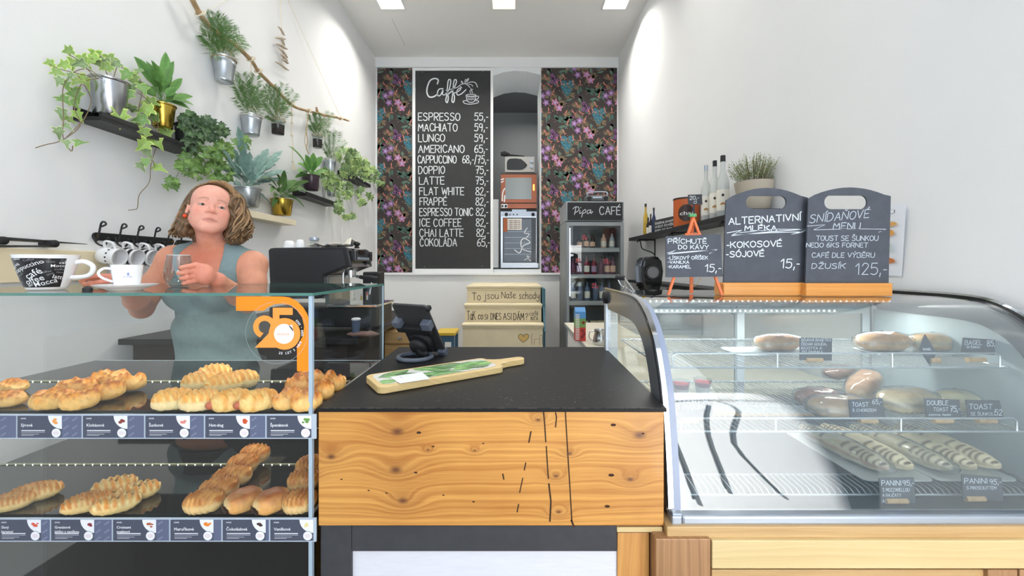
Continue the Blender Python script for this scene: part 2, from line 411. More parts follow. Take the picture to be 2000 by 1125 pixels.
def woodmat(name, light, dark, axis='X', dens=55, knots=(), kcol='#5a3620', rough=.4, contrast=1.0):
    m = bpy.data.materials.new(name); m.use_nodes = True; N = m.node_tree.nodes; L = m.node_tree.links
    b = N['Principled BSDF']; b.inputs['Roughness'].default_value = rough; b.inputs['Coat Weight'].default_value = .08
    tc = N.new('ShaderNodeTexCoord'); co = tc.outputs['Object']
    def math_(op, a, b_=None, c=None):
        n = N.new('ShaderNodeMath'); n.operation = op
        for i, x in enumerate((a, b_, c)):
            if x is None: continue
            if hasattr(x, 'is_output'): L.new(x, n.inputs[i])
            else: n.inputs[i].default_value = x
        return n.outputs[0]
    mp = N.new('ShaderNodeMapping'); L.new(co, mp.inputs[0])
    along = {'X': (1.1, 6, 6), 'Z': (6, 6, 1.1), 'Y': (6, 1.1, 6)}[axis]; mp.inputs['Scale'].default_value = along
    n1 = N.new('ShaderNodeTexNoise'); n1.inputs['Scale'].default_value = 1.0; n1.inputs['Detail'].default_value = 3; L.new(mp.outputs[0], n1.inputs[0])
    sp = N.new('ShaderNodeSeparateXYZ'); L.new(co, sp.inputs[0])
    ac = math_('ADD', sp.outputs[0 if axis == 'Z' else 2], math_('MULTIPLY', sp.outputs[1], .9 if axis != 'Y' else 0))
    if axis == 'Y': ac = math_('ADD', ac, sp.outputs[0])
    h = math_('ADD', math_('MULTIPLY', ac, dens), math_('MULTIPLY', n1.outputs[0], 7.0)); core = None
    for kx, ky, kz, s in knots:
        vm = N.new('ShaderNodeVectorMath'); vm.operation = 'SUBTRACT'; L.new(co, vm.inputs[0]); vm.inputs[1].default_value = (kx, ky, kz)
        vs = N.new('ShaderNodeVectorMath'); vs.operation = 'MULTIPLY'; L.new(vm.outputs[0], vs.inputs[0])
        vs.inputs[1].default_value = (.6/s, 0, 1/s) if axis == 'X' else (1/s, 0, .6/s)
        ln = N.new('ShaderNodeVectorMath'); ln.operation = 'LENGTH'; L.new(vs.outputs[0], ln.inputs[0])
        d2 = math_('MULTIPLY', ln.outputs['Value'], ln.outputs['Value']); g = math_('EXPONENT', math_('MULTIPLY', d2, -.35))
        h = math_('ADD', h, math_('MULTIPLY', g, 3.2)); cg = math_('EXPONENT', math_('MULTIPLY', d2, -4.5))
        halo = math_('MULTIPLY', g, .22); cg = math_('MAXIMUM', cg, halo)
        core = cg if core is None else math_('MAXIMUM', core, cg)
    n2 = N.new('ShaderNodeTexNoise'); n2.noise_dimensions = '1D'; n2.inputs['Scale'].default_value = 1.0; n2.inputs['Detail'].default_value = 4; L.new(h, n2.inputs['W'])
    n3 = N.new('ShaderNodeTexNoise'); m3 = N.new('ShaderNodeMapping'); L.new(co, m3.inputs[0])
    m3.inputs['Scale'].default_value = {'X': (8, 240, 240), 'Z': (240, 240, 8), 'Y': (240, 8, 240)}[axis]
    L.new(m3.outputs[0], n3.inputs[0]); n3.inputs['Scale'].default_value = 1
    f = math_('ADD', math_('MULTIPLY', n2.outputs[0], .8), math_('MULTIPLY', n3.outputs[0], .25))
    n4 = N.new('ShaderNodeTexNoise'); L.new(co, n4.inputs[0]); n4.inputs['Scale'].default_value = 3.5; n4.inputs['Detail'].default_value = 3
    f = math_('ADD', f, math_('MULTIPLY', math_('SUBTRACT', n4.outputs[0], .5), .5))
    rp = N.new('ShaderNodeMapRange'); rp.inputs[1].default_value = .5 - .22/contrast; rp.inputs[2].default_value = .5 + .26/contrast; L.new(f, rp.inputs[0])
    mx = N.new('ShaderNodeMix'); mx.data_type = 'RGBA'; L.new(rp.outputs[0], mx.inputs[0])
    mx.inputs[6].default_value = lin(dark)+(1,); mx.inputs[7].default_value = lin(light)+(1,); res = mx.outputs[2]
    if core is not None:
        m2 = N.new('ShaderNodeMix'); m2.data_type = 'RGBA'; L.new(core, m2.inputs[0]); L.new(res, m2.inputs[6]); m2.inputs[7].default_value = lin(kcol)+(1,); res = m2.outputs[2]
    L.new(res, b.inputs['Base Color'])
    bp = N.new('ShaderNodeBump'); bp.inputs['Strength'].default_value = .25; bp.inputs['Distance'].default_value = .002; L.new(f, bp.inputs['Height']); L.new(bp.outputs[0], b.inputs['Normal'])
    return m
def kn(px, py, s, Y=1.0): q = P(px, py, Y); return (q.x, q.y, q.z, s)
KN = [kn(686,892,.016), kn(640,925,.014), kn(815,843,.022), kn(812,918,.022), kn(826,978,.018), kn(966,880,.006), kn(1090,820,.010),
      kn(1152,886,.009), kn(1125,930,.010), kn(1288,850,.022), kn(1270,936,.012), kn(1130,1000,.009), kn(875,879,.006)]
M_oak = woodmat('counter_pine', '#e0a657', '#b0702f', 'X', 95, KN, '#6b4026')
M_pine = woodmat('pale_pine', '#dfc996', '#cfb27c', 'X', 40, contrast=.8)
M_pineZ = woodmat('pine_post', '#d9a25c', '#b67c40', 'Z', 70)
M_brownZ = woodmat('brown_post', '#b58a60', '#8d6744', 'Z', 90)
M_pineT = woodmat('tan_pine', '#cfac78', '#b48f5c', 'X', 60)
M_base_wood = woodmat('board_stand_wood', '#e2a050', '#cd8438', 'X', 120)
M_tray = woodmat('acacia', '#e6cd96', '#d6b77a', 'X', 110, contrast=.8)
# ---------------------------------------------------------------- the room
XL, XR, YB, ZC = -2.0, 1.53, 5.82, 4.387
struct(one('floor', M_floor, None, (-3.2, .3, -.1, 3, 9, 0)))
struct(one('ground_outside', mat('asphalt', '#1d1e20', .9, var=.1), None, (-9, -14, -.12, 9, .3, -.02)))
struct(one('ceiling', M_ceil, None, (XL-.2, .3, ZC, XR+.2, YB, ZC+.2)))
struct(one('wall_left', M_wall, None, (XL-.2, .3, 0, XL, YB+.9, ZC)))
struct(one('wall_right', M_wall, None, (XR, .3, 0, XR+.2, YB+.9, ZC)))
struct(one('wall_front', M_wall, None, (XL-.2, .2, 3.6, XR+.2, .3, ZC+.2)))
# ceiling board seam: a narrow recess line
struct(one('trim_1', mat('seam', '#bdbdbb', .9), None, (P(769,60,4.99).x, 4.9, ZC-.001, P(769,60,4.99).x+.006, 5.5, ZC+.002)))
k = YB / F
nx0, nx1 = P(955,0,YB).x, P(1056,0,YB).x; nz0 = P(0,526,YB).z
wb = MB(); wb.T = Matrix.Identity(4)
arch = [(nx0, 4.10), (nx0+.2, 4.175), (nx0+.38, 4.20), (nx0+.55, 4.19), (nx1, 4.14)]
poly = [(XL, 0), (nx0, 0), (nx0, 4.10)] + arch[1:] + [(nx1, 0), (XR, 0), (XR, ZC), (XL, ZC)]
wb.T = Matrix(((1,0,0,0),(0,0,-1,YB+.72),(0,1,0,0),(0,0,0,1)))
wb.prism(poly, 0, .72); wb.T = Matrix.Identity(4)
wb.box(nx0, YB, 0, nx1, YB+.72, nz0)
WB = struct(wb.build('wall_back', M_wallsh))
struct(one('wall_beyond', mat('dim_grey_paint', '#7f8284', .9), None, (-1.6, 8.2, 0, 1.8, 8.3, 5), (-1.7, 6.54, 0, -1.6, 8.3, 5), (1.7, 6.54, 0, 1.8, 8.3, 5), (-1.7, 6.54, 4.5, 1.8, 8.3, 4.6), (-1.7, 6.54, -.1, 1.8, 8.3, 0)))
# lower wall that stands proud, with its ledge
lx1 = P(1093, 0, 5.72).x
struct(one('wall_dado', M_wall, None, (XL, 5.72, 0, lx1, YB, P(0,537,5.72).z)))
struct(one('trim_2', M_white, None, (XL, 5.69, P(0,537,5.72).z, lx1+.01, YB, P(0,533,5.72).z), bevel=.004))
struct(one('trim_3', M_white, None, (XL, YB-.02, P(0,132,YB).z, XR, YB, ZC)))
# ---- wallpaper
WPC = {'bg': '#3a3433', 'teal': '#33697a', 'tealv': '#5fa0a6', 'vio': '#8a5f93', 'pink': '#b87794', 'lil': '#b9a0cc', 'coral': '#c87a6a', 'olive': '#7b6c55', 'green': '#45655a', 'green2': '#5a7566', 'dot': '#c99a8c', 'plum': '#5c3a56'}
wkeys = list(WPC); M_wp = [mat('print_'+a, WPC[a], .85) for a in wkeys]
def paper(x0, x1, z0, z1, Y, seed):
    mb = MB(); rg = random.Random(3)
    def shp(pts, key, lvl): mb.m = wkeys.index(key); mb.add([(min(max(x, x0), x1), Y-.0008-lvl*.0004, min(max(z, z0), z1)) for x, z in pts], [tuple(range(len(pts)))])
    def leaf(x, z, a, L, w, key, lvl, n=6):
        ca, sa = math.cos(a), math.sin(a); pts = []
        for i in range(n+1): t = i/n; pts.append((t*L, w*math.sin(PI*t**.8)))
        for i in range(n-1, 0, -1): t = i/n; pts.append((t*L, -w*math.sin(PI*t**.8)))
        shp([(x+u*ca-v*sa, z+u*sa+v*ca) for u, v in pts][::-1], key, lvl)
    def flower(x, z, r, k1, k2, lvl):
        a0 = rg.uniform(0, 6)
        for i in range(5): leaf(x, z, a0+i*2*PI/5, r, r*.36, k1, lvl, 5); leaf(x, z, a0+i*2*PI/5, r*.6, r*.13, k2, lvl+1, 4)
    def cell(cx, cz):
        for i in range(34):
            x, z, a = cx+rg.uniform(-.25,.25), cz+rg.uniform(-.42,.42), rg.uniform(0, 6.28)
            leaf(x, z, a, rg.uniform(.08,.14), rg.uniform(.014,.024), rg.choice(['green','green2','plum','green']), 0)
        for i in range(17):
            x, z, a = cx+rg.uniform(-.24,.24), cz+rg.uniform(-.42,.42), rg.uniform(.6, 2.4)
            for q in (-2,-1,0,1,2): leaf(x, z, a+q*.3, .10, .007, 'olive', 1, 4)
        # teal heart leaf with veins
        x, z = cx+.02, cz+.02; hp = [(0,-.14),(.05,-.08),(.095,0),(.10,.06),(.07,.10),(.03,.10),(0,.07),(-.03,.10),(-.07,.10),(-.10,.06),(-.095,0),(-.05,-.08)]
        shp([(x+a, z+b) for a, b in hp], 'teal', 2)
        for i in range(30): leaf(x+rg.uniform(-.07,.07), z+rg.uniform(-.09,.08), rg.uniform(0,6.3), .028, .004, rg.choice(['tealv','bg','tealv']), 3, 3)
        for i in range(8): leaf(x+rg.uniform(-.09,.09), z+rg.uniform(-.12,.10), rg.uniform(0,6.3), .07, .012, rg.choice(['green','olive']), 3, 4)
        for ox, oz in ((.17,.2),(.12,.3),(.2,.34)): flower(cx+ox, cz+oz, .055, 'vio', 'lil', 4)
        for ox, oz in ((-.16,-.2),(-.1,-.28)): flower(cx+ox, cz+oz, .06, 'pink', 'lil', 4)
        for i in range(7): flower(cx-.17+rg.uniform(-.05,.05), cz+.16+rg.uniform(-.08,.08), .03, 'vio', 'plum', 4)
        for i in range(11):
            x, z, a = cx+rg.uniform(-.22,.22), cz+rg.uniform(-.4,.4), rg.uniform(-2.6,-.5)
            leaf(x, z, a, .085, .008, 'coral', 5, 4); leaf(x+.08*math.cos(a), z+.08*math.sin(a), a+1.2, .025, .007, 'coral', 5, 3); leaf(x+.08*math.cos(a), z+.08*math.sin(a), a-1.2, .025, .007, 'coral', 5, 3)
        for i in range(46):
            x, z = cx+rg.uniform(-.24,.24), cz+rg.uniform(-.42,.42); r = rg.uniform(.004,.008)
            shp([(x+r, z), (x, z+r), (x-r, z), (x, z-r)][::-1], 'dot', 6)
    st = rg.getstate()
    nx = 0; X = x0 - .1 + (seed % 3)*.1
    while X < x1+.25:
        Z = z1 + .1 - (.403 if nx % 2 else 0)
        while Z > z0-.4: rg.setstate(st); cell(X, Z); Z -= .806
        X += .46; nx += 1
    # the cells run over one another's edge; drop what has been squashed flat on the border
    keep = []
    for i, f in enumerate(mb.f):
        xs = [mb.v[j].x for j in f]; zs = [mb.v[j].z for j in f]
        if max(xs)-min(xs) > .001 and max(zs)-min(zs) > .001: keep.append(i)
    mb.f = [mb.f[i] for i in keep]; mb.mi = [mb.mi[i] for i in keep]
    bgp = one('wallpaper', M_wp[0], WB, (x0, Y, z0, x1, YB, z1)); 
    o = mb.build('floral_print', M_wp, WB); o['kind'] = 'stuff'; return o
paper(P(737,0,YB).x, P(805,0,YB).x, P(0,532,YB).z, P(0,133,YB).z, YB-.004, 1)
paper(P(1057,0,YB).x, P(1205,0,YB).x, 0.02, P(0,133,YB).z, YB-.004, 0)
# ceiling lamps
LT = [(745,790), (963,1006), (1177,1221)]
for i, (a, b) in enumerate(LT):
    yy = 4.70; x0, x1 = P(a,0,yy).x, P(b,0,yy).x
    t = thing('ceiling_lamp', ['square recessed ceiling lamp on the left, above the hanging branch', 'square recessed ceiling lamp in the middle, warmest of the three', 'square recessed ceiling lamp on the right, beside the right wall'][i], 'lamp', ((x0+x1)/2, yy-.13, ZC-.012))
    one('frame', M_white, t, (x0-.012, yy-.28, ZC-.012, x0, yy+.012, ZC), (x1, yy-.28, ZC-.012, x1+.012, yy+.012, ZC), (x0-.012, yy, ZC-.012, x1+.012, yy+.012, ZC), (x0-.012, yy-.28, ZC-.012, x1+.012, yy-.268, ZC))
    one('diffuser', M_lamp if i != 1 else mat('warm_lamp_panel', '#ffe6bd', .4, emit=1.6), t, (x0, yy-.268, ZC-.008, x1, yy, ZC-.002))
# ---------------------------------------------------------------- counter
Y1 = 1.0
ct = thing('wooden_counter', 'wooden counter with black top and broad knotted pine front board between the glass cases', 'counter', (-.05, 1.4, 0))
tb = MB(); a = P(621,800,Y1); b = P(1300,795,Y1); zt = P(0,795,Y1).z
x0, x1 = P(621,0,Y1).x, P(1300,0,Y1).x; yb = 1.745; xb0, xb1 = P(770,0,yb).x, P(1181,0,yb).x
tb.prism([(x0, .992), (x1, .992), (xb1, yb), (xb0+.02, yb)], zt-.010, zt)
tb.build('counter_top', M_top, ct, bevel=.0015)
sc_ = MB(); rg = random.Random(5)
for i in range(150):
    x = rg.gauss(.05, .22); y = rg.uniform(1.01, 1.7) if i % 3 else rg.uniform(1.01, 1.15); L = rg.choice([.002,.003,.004,.012 if i % 5 == 0 else .003]); a = rg.uniform(0, PI)
    if -.47+ .0*y < x < .36: ribbon(sc_, [(x, y), (x+L*math.cos(a), y+L*math.sin(a))], .0012, Matrix.Translation((0,0,zt+.0004)))
for i in range(60):
    x = rg.uniform(x0, x1); ribbon(sc_, [(x, .9921), (x+rg.uniform(.002,.02), .9921)], .0012, Matrix.Translation((0,0,zt+.0002)))
q = sc_.build('scratches', mat('scratch', '#9a8a76', .8), ct); q['kind'] = 'stuff'
one('front_board', M_oak, ct, (x0+.001, Y1, P(0,1027,Y1).z, x1-.004, 1.045, zt-.011), bevel=.002)
one('side_panel', M_oak, ct, (x0+.004, 1.046, .0, x0+.03, 1.72, zt-.011)); one('side_panel', M_oak, ct, (x1-.06, 1.046, .0, x1-.035, 1.70, zt-.011))
one('rear_panel', M_charc, ct, (xb0+.06, 1.69, 0, xb1-.06, 1.71, zt-.011))
T1 = TP(Y1-.0005); ck = MB()
for pl, w in (([(1061,-798),(1064,-830),(1066,-863)],3.2), ([(1067,-872),(1069,-905),(1071,-935)],3), ([(1072,-945),(1076,-980),(1074,-1018)],4), ([(1104,-798),(1108,-870),(1113,-950),(1117,-1018)],3.0), ([(1116,-1016),(1121,-1029)],4.5),
              ([(1037,-843),(1033,-864)],3.5), ([(1027,-904),(1024,-918)],3), ([(1021,-934),(1015,-962)],2.6), ([(1013,-985),(1010,-1000)],3), ([(1085,-806),(1087,-815),(1085,-834)],3), ([(982,-926),(984,-936)],3.5)):
    ribbon(ck, pl, w*.8, T1)
for hx, hy, r in ((1198,830,4.5),(1194,928,5),(1186,989,4.5),(1256,847,2.6),(846,872,2.5),(720,958,2),(755,963,2),(812,923,3),(818,845,4),(866,967,2),(925,980,2.4),(667,936,2),(944,866,2)):
    ck.add([T1 @ Vector((hx+r*math.cos(t)*1.2, -hy+r*.6*math.sin(t), .0001)) for t in [i*PI/5 for i in range(10)]], [tuple(range(10))])
ck.build('cracks', mat('crack_dark', '#3d2617', .9), ct)['kind'] = 'stuff'
zb = P(0,1027,Y1).z
def fp(name, m, x0, y0, x1, y1, Yf, th=.03, **kw):
    a, b = P(x0, y1, Yf), P(x1, y0, Yf); return one(name, m, ct, (a.x, Yf, max(a.z, 0), b.x, Yf+th, b.z), bevel=.0015, **kw)
M_lil = mat('pale_lilac_paint', '#dcdde6', .55, var=.03, vscale=20, stretch=(1,1,8))
fp('leg', M_charc, 626, 1026, 686, 1800, 1.008, .05); fp('rail', M_charc, 687, 1027, 1205, 1077, 1.008, .05)
fp('lower_panel', M_lil, 687, 1072, 1205, 1800, 1.018, .02); fp('capping', M_pine, 1205, 1030, 1294, 1040, 1.004, .05)
fp('post', M_pineZ, 1206, 1041, 1268, 1800, 1.012, .05)
# ---------------------------------------------------------------- bench under the right case
bn = thing('timber_bench', 'low pale timber bench of squared beams carrying the curved glass case', 'bench', (1.0, 1.3, 0))
def bp_(name, m, x0, y0, x1, y1, Yf, th, **kw):
    a, b = P(x0, y1, Yf), P(x1, y0, Yf); return one(name, m, bn, (a.x, Yf, max(a.z,0), b.x, Yf+th, b.z), bevel=.002, **kw)
bp_('top_plank', M_pineT, 1303, 1029, 2165, 1055, .985, .8)
bp_('post', M_brownZ, 1281, 1053, 1388, 1800, .975, .1); bp_('rail', M_pine, 1391, 1056, 2200, 1111, .975, .05)
bp_('board', M_pineT, 1390, 1113, 1926, 1200, .99, .03); bp_('block', M_brownZ, 1930, 1113, 1988, 1200, .98, .05); bp_('block', M_brownZ, 1992, 1113, 2180, 1200, .98, .05)
bp_('lower_board', M_pine, 1390, 1202, 2180, 1500, .99, .03)
# ---------------------------------------------------------------- left pastry case
LX0, LX1, LYB = -1.62, -.503, 1.55
ZT = P(0,572,Y1).z; Z1s = P(0,805,Y1).z; Z2s = P(0,1010,Y1).z
lc = thing('pastry_case', 'square-edged glass pastry case with black shelves and printed price rails, left of the wooden counter', 'display case', (-1.05, 1.27, 0))
def pane(name, x0, y0, z0, x1, y1, z1, par, edge=M_glassedge, ax=None):
    """a sheet of glass whose narrow sides are the tinted edges"""
    mb = MB(); mb.box(x0, y0, z0, x1, y1, z1); d = [abs(x1-x0), abs(y1-y0), abs(z1-z0)]; t = d.index(min(d)) if ax is None else ax
    big = {0: (3, 5), 1: (2, 4), 2: (0, 1)}[t]
    mb.mi = [0 if i in big else 1 for i in range(6)]
    return mb.build(name, [M_glass, edge], par)
pane('glass_top', LX0, Y1-.004, ZT-.007, LX1+.004, LYB, ZT, lc)
pane('front_glass', LX0, Y1, .52, LX1, Y1+.006, ZT-.008, lc, M_glassedgel)
pane('side_glass', LX1-.006, Y1+.008, .52, LX1, LYB, ZT-.008, lc, M_glassedgel)
one('corner_seal', mat('seal', '#a8bccb', .3), lc, (LX1-.008, Y1-.002, .52, LX1+.001, Y1+.008, ZT-.008))
one('corner_seal', mat('seal', '#a8bccb', .3), lc, (LX1-.003, LYB-.005, .52, LX1+.001, LYB+.001, ZT-.008))
M_acr = mat('black_acrylic', '#131416', .04, spec=1.0); M_acr.node_tree.nodes['Principled BSDF'].inputs['IOR'].default_value = 1.75
for zz in (Z1s, Z2s, .52):
    one('shelf', M_acr, lc, (LX0, Y1+.012, zz-.008, LX1-.012, LYB, zz)); 
    one('shelf_edge', mat('pale_acrylic', '#c9d3da', .1), lc, (LX0, LYB-.003, zz-.006, LX1-.01, LYB+.001, zz+.001), (LX1-.012, Y1+.012, zz-.008, LX1-.009, LYB, zz))
one('base_cabinet', M_charc, lc, (LX0, Y1+.02, 0, LX1-.01, LYB-.02, .5))
for zz in (Z1s, Z2s):
    yl = 1.262; one('led_channel', mat('led_channel', '#aaa98c', .4), lc, (LX0, yl, zz+.0002, LX1-.014, yl+.006, zz+.003))
    d = MB()
    x = LX0+.02
    while x < LX1-.02: d.box(x, yl-.0006, zz+.001, x+.003, yl, zz+.0022); x += .027
    q = d.build('led', M_led, lc); q['kind'] = 'stuff'
    pl = area('case_strip', ((LX0+LX1)/2, 1.26, zz+.24), (0,0,0), .95, .02, 1.6, (1,.97,.9))
# price rails
M_rail = mat('rail_acrylic', '#b9c6d4', .12); M_card = mat('price_card', '#4b5162', .35); M_card2 = mat('price_card_patterned', '#626a85', .35)
M_cw = mat('card_white', '#eef0f6', .5); M_pk = mat('card_pink', '#d9a7ad', .6); M_pat = mat('card_pattern', '#a7afc6', .6)
items = {0: [(-82,'Slané','#c98a5a'),(40,'Sýrové','#f0a45a'),(168,'Klobásové','#8e4038'),(290,'Šunkové','#e08a7e'),(407,'Hot-dog','#d2562c'),(527,'Špenátové','#6a9a48')],
         1: [(2,'Slaný|karamel','#e0604c'),(106,'Granátové|jablko s vanilkou','#8c2f3a'),(227,'Croissant|nugátový','#b4603c'),(339,'Meruňkové','#ef8a2a'),(441,'Čokoládové','#4a3430'),(534,'Vanilkové','#e8dc9a')]}
Yr = Y1-.004
for lv, (ya, yb_) in ((0,(809,857)), (1,(1012,1058))):
    a, b = P(-70, yb_, Yr), P(616, ya, Yr)
    rail = one('price_rail', M_rail, lc, (max(a.x,LX0), Yr, a.z, LX1+.012, Y1-.0005, b.z))
    T = TP(Yr-.0006); starts = [s[0]-14 for s in items[lv]] + [640]
    for j, (sx, txt, colr) in enumerate(items[lv]):
        xs = starts[j]+8; xe = min(xs + (87 if lv == 0 else 84), 613); nxt = min(starts[j+1]+6, 614); yt, yb2 = -(ya+3), -(yb_-2)
        mb = MB()
        def quad(x0, y0, x1, y1, z, m): mb.m = m; mb.add([T @ Vector(p) for p in ((x0,y1,z),(x1,y1,z),(x1,y0,z),(x0,y0,z))], [(0,1,2,3)])
        def disc(cx, cy, r, z, m, a0=0, a1=2*PI, n=16, sy=1): mb.m = m; mb.add([T @ Vector((cx, cy, z))]+[T @ Vector((cx+r*math.cos(a0+(a1-a0)*i/n), cy+sy*r*math.sin(a0+(a1-a0)*i/n), z)) for i in range(n+1)], [(0, i+1, i+2) for i in range(n)])
        quad(xs, yt, nxt-1 if nxt < 612 else xe, yb2, 0, 1); quad(xs, yt, xe, yb2, .0001, 0)
        # white quarter disc with the filling's picture, round badge
        m_ = len(mb.v); disc(xe, yt, 27, .0002, 2, PI, 1.5*PI, 10, .95)
        disc(xe-11, yb2+9.5, 9.5, .0003, 0); disc(xe-11, yb2+9.5, 8.8, .0004, 2); 
        for q in (3.2, 5.6): 
            ribbon(mb, [(xe-11+q*math.cos(t), yb2+9.5+q*.5*math.sin(t)) for t in [i*PI/5 for i in range(11)]], .5, T @ Matrix.Translation((0,0,.0005))); mb.mi[-10:] = [3]*10
        rgq = random.Random(sx)
        for q in range(5): disc(xe-11+rgq.uniform(-5,5), yt-10+rgq.uniform(-4,3), rgq.uniform(2.2,4.5), .0003+q*.00005, 4, 0, 2*PI, 7, .7)
        # small print lines
        for q, (u, w_) in enumerate(((16,46),(12.4,46),(8.6,34),(6,24))): quad(xs+8, yb2+u-1.0, xs+8+min(w_, xe-xs-34), yb2+u-1.0-(1.6 if q == 0 else .6), .0003, 2)
        card = mb.build('price_card', [M_card, M_card2, M_cw, M_pk, mat('filling_'+colr, colr, .6)], rail)
        bits = []
        lines = txt.split('|')
        for q, t_ in enumerate(lines):
            bits.append(printed('t', t_, T @ Matrix.Translation((0,0,.0005)), xs+7, -(ya+ (24 if len(lines) == 1 else 20+q*8.5)), 6.0 if len(lines) == 1 else 5.2, M_cw, None, bold=.012))
        bits.append(printed('t', 'minit', T @ Matrix.Translation((0,0,.0005)), xs+7, -(ya+9.5), 3.6, M_cw, None, bold=.01))
        gx = xe+4
        while gx < nxt-12 and nxt < 615:
            for gy in (14, 30, 44):
                bits.append(printed('t', 'minit', T @ Matrix.Translation((0,0,.0005)), gx, -(ya+gy), 4.2, M_pat, None, rot=.6))
            gx += 17
        merge(bits, 'printing', rail)
# orange anniversary sticker on the front glass
st = thing('anniversary_sticker', 'orange sticker with a large 25 on the corner of the pastry case glass', 'sticker', (P(540,650,Y1).x, Y1-.001, P(540,650,Y1).z))
T = TP(Y1-.0006); mb = MB()
def flat(mb, pts, z=0, m=0): mb.m = m; mb.add([T @ Vector((x, -y, z)) for x, y in pts], [tuple(range(len(pts)))[::-1]])
def arc(cx, cy, r, a0, a1, n=18, ry=None): return [(cx+r*math.cos(R(a0+(a1-a0)*i/n)), cy-(ry or r)*math.sin(R(a0+(a1-a0)*i/n))) for i in range(n+1)]
def band(mb, inn, out, z, m):
    mb.m = m; n = len(inn); mb.add([T @ Vector((x, -y, z)) for x, y in inn+out], [(i, i+1, n+i+1, n+i) for i in range(n-1)])
band(mb, [(461,607),(490,607),(515,607),(523,600),(535,594.5),(550,593),(567,596),(580,606),(590,620),(594,637),(592,655),(585,668),(580,676),(580,700),(580,725)], [(461,579),(490,579),(515,579),(535,579),(552,579),(566,581),(580,588),(592,600),(600,613),(605,628),(607,645),(608,660),(608,676),(608.5,700),(609,725)], 0, 0)
band(mb, arc(540,650,60,95,440,40), arc(540,650,60.6,95,440,40), .0002, 3)
band(mb, arc(517,638.5,12,-30,262,20), arc(517,638.5,22.5,-30,246,20), .0003, 1)
flat(mb, [(528,636),(541,640),(540,654),(519,679),(498,679),(526,650)], .0004, 1); flat(mb, [(498,679),(508,668),(540,668),(546,679)], .00045, 1)
flat(mb, [(533,601),(572,601),(572,615),(546,615),(546,640),(533,640)], .0005, 1)
band(mb, arc(556,652,15,0,360,30), arc(556,652,31,0,360,30), .0006, 1)
flat(mb, arc(555,652,19.5,0,360,24)[:-1], .0008, 2); flat(mb, [(573,648),(571,634),(564,636)], .0008, 2)
mb.build('vinyl', [M_orange, M_orange2, M_cw, mat('vinyl_rim', '#9aa7ad', .4)], st)
bits = [printed('t', 'minit', T @ Matrix.Translation((0,0,.001)), 541, -655, 6.5, M_orange2, None, w=24)]
for i, ch in enumerate('25 LET S VÁMI'):
    a = R(256+i*6.6); bits.append(printed('t', ch, T @ Matrix.Translation((0,0,.001)), 554+39*math.cos(a), -653+39*math.sin(a), 4.6, M_cw, None, rot=a+PI/2, bold=.02)) if ch != ' ' else None
for i, ch in enumerate('2000 – 2025'):
    a = R(354+i*5.0); bits.append(printed('t', ch, T @ Matrix.Translation((0,0,.001)), 554+39*math.cos(a), -653+39*math.sin(a), 4.2, M_cw, None, rot=a+PI/2, bold=.02)) if ch != ' ' else None
merge([b for b in bits if b], 'lettering', st)
# ---------------------------------------------------------------- pastries
M_pastry = vmat('baked_dough', .42, .10, 90, .35, 160, spec=.5)
L_ = lambda a, b, t: tuple(x+(y-x)*max(0, min(1, t)) for x, y in zip(a, b))
cPale, cGold, cBrown, cDeep = lin('#f3dc9c'), lin('#eab05a'), lin('#c9782e'), lin('#9a5420')
def pastry_fn(kind, L, Wd, H, seed):
    def fn(d, p):
        u = p.x/L; v = p.y/Wd; top = max(0, d.z); n1 = noise.noise(Vector((p.x*45+seed*7, p.y*45, p.z*45))); n2 = noise.noise(Vector((p.x*110, p.y*110+seed, p.z*60)))
        dz = 0; c = L_(cPale, cGold, .25+.5*top+n1*.5)
        if kind == 'cheese':
            dz = (.15*n1+.10*n2)*H*2*(.25+top); c = L_(lin('#eebe72'), lin('#e8983a'), (top-.15)*1.1+n1*.9); c = L_(c, lin('#b4601a'), (n2*2.0+n1*.9-.15)*2*top)
        elif kind == 'twist':
            s = 2*abs(math.sin((u*1.0+v*.55)*PI*2.8+.8*n1))-1; dz = .11*s*H*(.25+top); c = L_(lin('#e6a44c'), lin('#f4d48c'), .5-s*.6+n1*.5) if top > .05 else lin('#f0d9a2'); c = L_(c, lin('#cf7c26'), (n1+s*.5-.25)*1.2*top)
        elif kind == 'slashed':
            s = abs(math.sin((u+v*.35)*2*PI*2.3)); dz = .22*(s-.5)*H*(.2+top); c = L_(lin('#f0cf8c'), lin('#c87a2c'), s*1.3-.25+n1*.5); c = L_(lin('#ecc986'), c, top*4)
        elif kind == 'jam':
            s = abs(math.sin((u+v*.3)*2*PI*1.6)); dz = .22*(s-.5)*H*(.2+top); c = L_(lin('#f4dc9c'), lin('#d48a34'), s*1.2-.3+n1*.5); c = L_(lin('#ecc986'), c, top*4)
            if top > .5 and ((abs(u) < .16 and abs(v+.18) < .15) or (abs(u-.45) < .14 and abs(v-.15) < .12)): c = lin('#5c2230'); dz -= .2*H
        elif kind == 'shell':
            s = 2*abs(math.sin((u*1.0+abs(v)*.30)*PI*3.6+.5*n1))-1; dz = .10*s*H*(.4+top); c = L_(lin('#e6ae62'), lin('#b86c26'), .4+s*.4+n1*.8); c = L_(lin('#efcf92'), c, top*3+.2)
        elif kind == 'roll':
            dz = .06*n1*H; c = L_(lin('#e0a660'), lin('#a85a20'), top*1.2+n1*.6-.1); c = L_(c, lin('#f5dfa6'), (abs(u)-.8)*4)
            if abs(u) > .9 and .15 < (p.z/H) < .45: c = lin('#3a1c12')
        elif kind == 'hotdog':
            s = math.sin((u+v*.4)*2*PI*2.6); dz = .12*s*H*(.2+top); c = L_(lin('#f0cb80'), lin('#dc963c'), top*.6+n1+s*.3)
        sq = 1-.10*abs(v)**3
        p = Vector((p.x*(1+.06*n1), p.y*sq*(1+.06*n1), max(0.0006, p.z+dz))); return p, c
    return fn
